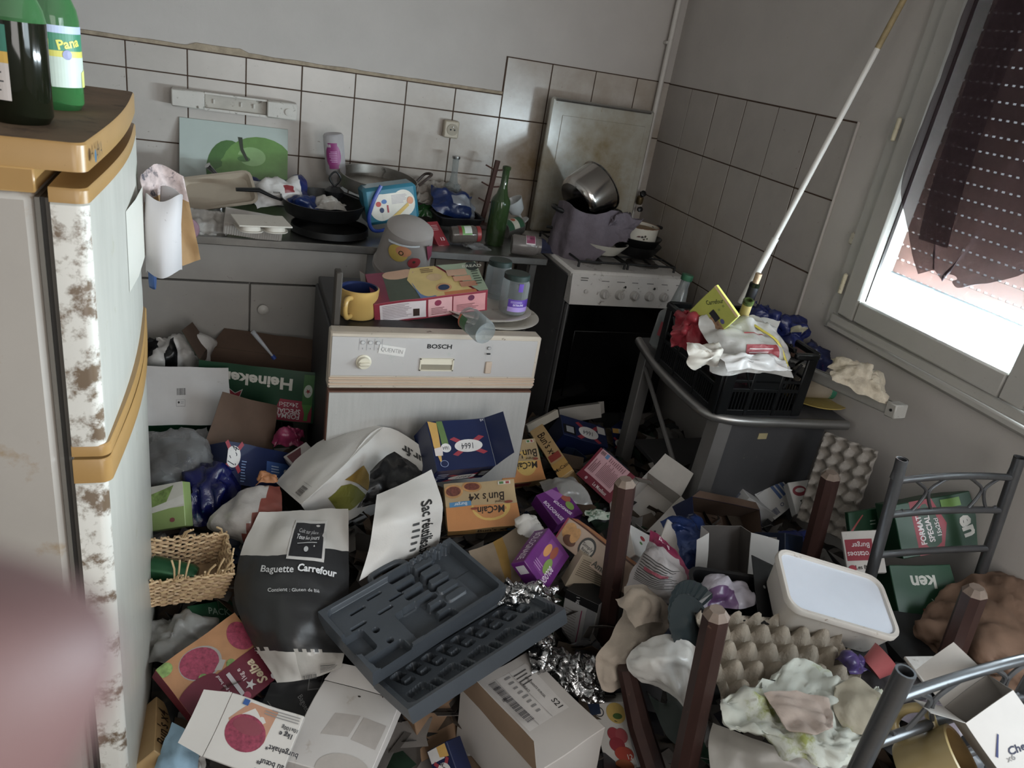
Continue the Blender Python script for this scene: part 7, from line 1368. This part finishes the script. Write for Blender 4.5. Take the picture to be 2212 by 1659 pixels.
t, s = multi('plastic_sheet', 'greyish translucent plastic sheet under the diaper in the foreground', 'plastic sheet', [[(1540, 1560, .45), (1640, 1600, .46), (1740, 1630, .46), (1860, 1650, .45)], [(1530, 1610, .43), (1630, 1640, .44), (1740, 1665, .44), (1850, 1680, .43)], [(1540, 1700, .38), (1630, 1710, .39), (1740, 1720, .39), (1850, 1720, .38)]], m=mat('grey_sheet', '9a958c', .35, var=.08, bump=.3, bs=20), amp=.012, sc=10)
t, s = multi('black_fan', 'dark green ribbed plastic piece behind the front table leg', 'plastic piece', [[(1430, 1450, .45), (1455, 1460, .46), (1470, 1490, .44)], [(1440, 1520, .4), (1470, 1530, .41), (1490, 1550, .4)], [(1400, 1500, .38), (1440, 1590, .34), (1480, 1620, .34)]], m=mat('green_black', '24302c', .45, var=.2), amp=.003)
KB_ = mat('brown_paper_bag', '7d5e48', .75, var=.12, vs=10, bump=.3, bs=30)
t, s = multi('paper_sack', 'crumpled brown paper bag filling the corner by the right wall', 'paper bag', [[(2010, 1300, .52), (2090, 1240, .58), (2190, 1232, .6), (2290, 1240, .6)], [(1975, 1360, .5), (2080, 1330, .58), (2180, 1330, .62), (2270, 1340, .6)], [(2000, 1400, .48), (2080, 1410, .56), (2180, 1430, .6), (2280, 1440, .58)], [(2060, 1450, .46), (2120, 1480, .5), (2200, 1500, .52), (2290, 1510, .5)]], sub=11, m=KB_, amp=.022, sc=9, seed=4, pillow=.03)
s.print(t, [('r', .34, .72, .345, .86, '4a3626'), ('l', .36, .74, .46, .86, 5, '4a3626'), ('l', .5, .72, .62, .84, 4, '4a3626')], .3, .3).location = -s.c
Mq, sq = fit([(1950, 1412), (2076, 1420), (2130, 1480), (2010, 1492)], .14, .09, z=.56, hint=(0, -.2, 1)); t = thing('foam_sheet', 'speckled white foam sheet beside the paper sack', 'foam sheet', Mq); b = MB(); b.box(-.07*sq, .07*sq, -.045*sq, .045*sq, -.008, 0, mat('foam_speckled', 'd2cfca', .4, var=.1, vs=80, dirt=('8f877c', .35, 60)), .002); b.build('sheet', t)
t = thing('yoghurt_pot', 'pink rimmed plastic pot lying beside the tub', 'pot', frame(PZ(1915, 1420, .57), (1, .2, .3), (0, 1, .4)) @ RY(60)); b = MB(); b.lathe([(.001, -.04), (.024, -.04), (.033, 0), (.034, .002), (.031, .0), (.022, -.038), (.001, -.038)], mat('pink_pot', 'c05a5c', .4), 28, caps=False); b.build('pot_wall', t); b = MB(); b.lathe([(.001, -.006), (.031, -.004)], mat('pot_cream', 'cfc49c', .6), 24, caps=False); b.build('contents', t)
crumpled('purple_packet', 'small purple and clear packet in front of the tub', 'packet', 1850, 1425, .56, .06, .05, .02, mat('purple_film', '4a3a70', .3, var=.5, vs=40), 115)
crumpled('dark_bag', 'dark translucent bag behind the nearest chair post', 'bag', 1955, 1470, .52, .12, .12, .06, mat('smoky_film', '5c5a5e', .3, var=.2, bump=.3), 116, n=5, amp=.015)
# pale yellow mug at the bottom right
MY = mat('mug_straw', 'a8935c', .3, var=.06); t = mug('straw_mug', 'straw yellow mug with stained inside lying at the bottom right', frame(PZ(1962, 1672, .68), (1, 0, 0), (0, 1, 0)) @ RX(28) @ RY(30), .05, .085, MY, mat('mug_stained', '7d6234', .35, var=.3, vs=14), 100)
crumpled('grey_lump', 'grey plastic lid at the bottom right edge', 'lid', 2080, 1652, .6, .08, .06, .04, mat('grey_plastic', '5c6066', .4, var=.2), 118)
crumpled('dark_rubbish', 'black rubbish bag under the burger carton at lower right', 'bag', 2080, 1610, .5, .25, .2, .08, mat('dark_plastic'), 119, n=6)
crumpled('lilac_bag', 'lilac clear bag under the nearest chair back', 'bag', 2040, 1545, .54, .16, .1, .04, mat('lilac_film', '8f8590', .2, var=.2, bump=.4, clear=.2), 120, n=6, amp=.015)
crumpled('dark_bag', 'black plastic sheet between the table legs on the right', 'bag', 1780, 1370, .48, .25, .15, .05, mat('dark_plastic'), 121, n=6)
# blue foil bag below the tray carton
crumpled('blue_foil_bag', 'glossy blue foil bag below the torn tray carton', 'bag', 1500, 1160, .48, .12, .14, .05, mat('blue_foil', '1c3670', .2, .3, var=.3, vs=14, bump=.4), 122, tilt=(30, 0, 10), n=6, amp=.016)
carton('brown_flap', 'brown cardboard flap standing behind the pastry bag', [(1440, 1120), (1490, 1160), (1465, 1220), (1425, 1180)], .08, .1, .006, INNER_G, z=.47, hint=(-.2, -.7, .5))
crumpled('bounty_packet', 'dark snack packet behind the tub', 'packet', 1715, 1155, .45, .12, .05, .02, mat('navy_plastic'), 124)
# ================================================================== the photographer's hand, its index fingertip in front of the lens
SKIN = mat('skin', '70504e', .55, var=.06, vs=200, bump=.1, bs=900)
hand = thing('person', "photographer's hand with pink index fingertip blurred at the lower left", 'hand', cam.matrix_world.copy())
def camp(x, y, z): return Vector((x, -y, -z))
joints = [((-.085, .12, -.03), .024), ((-.10, .20, -.09), .022), ((-.12, .32, -.2), .03), ((-.13, .45, -.33), .036)]; edges = [(0, 1), (1, 2), (2, 3)]
chains = [[((-.062, .085, .0), .0115), ((-.055, .055, .028), .0095), ((-.0460, .0345, .040), .0105), ((-.0366, .0195, .0450), .0122), ((-.0336, .0128, .0465), .0116), ((-.0328, .0103, .047), .006)],
          [((-.082, .085, -.004), .0115), ((-.088, .052, .02), .0095), ((-.085, .03, .02), .0088), ((-.08, .018, .008), .0078)],
          [((-.1, .09, -.01), .011), ((-.112, .06, .012), .009), ((-.108, .038, .01), .0085), ((-.1, .03, -.002), .0075)],
          [((-.115, .1, -.02), .010), ((-.128, .075, -.004), .008), ((-.124, .058, -.008), .0075), ((-.117, .052, -.018), .0068)],
          [((-.06, .12, -.035), .014), ((-.045, .095, -.03), .0105), ((-.04, .075, -.02), .0098), ((-.042, .062, -.012), .0088)]]
for ch in chains:
    last = 0
    for p, r in ch: joints.append((p, r)); edges.append((last, len(joints)-1)); last = len(joints)-1
me = bpy.data.meshes.new('hand_skin'); me.from_pydata([camp(*p) for p, r in joints], edges, []); me.materials.append(SKIN)
ho = bpy.data.objects.new('hand_skin', me); COL.objects.link(ho); ho.parent = hand
md = ho.modifiers.new('skin', 'SKIN'); md.use_smooth_shade = True
for sv, (p, r) in zip(me.skin_vertices[0].data, joints): sv.radius = (r, r)
me.skin_vertices[0].data[0].use_root = True
md = ho.modifiers.new('sub', 'SUBSURF'); md.levels = 2; md.render_levels = 3
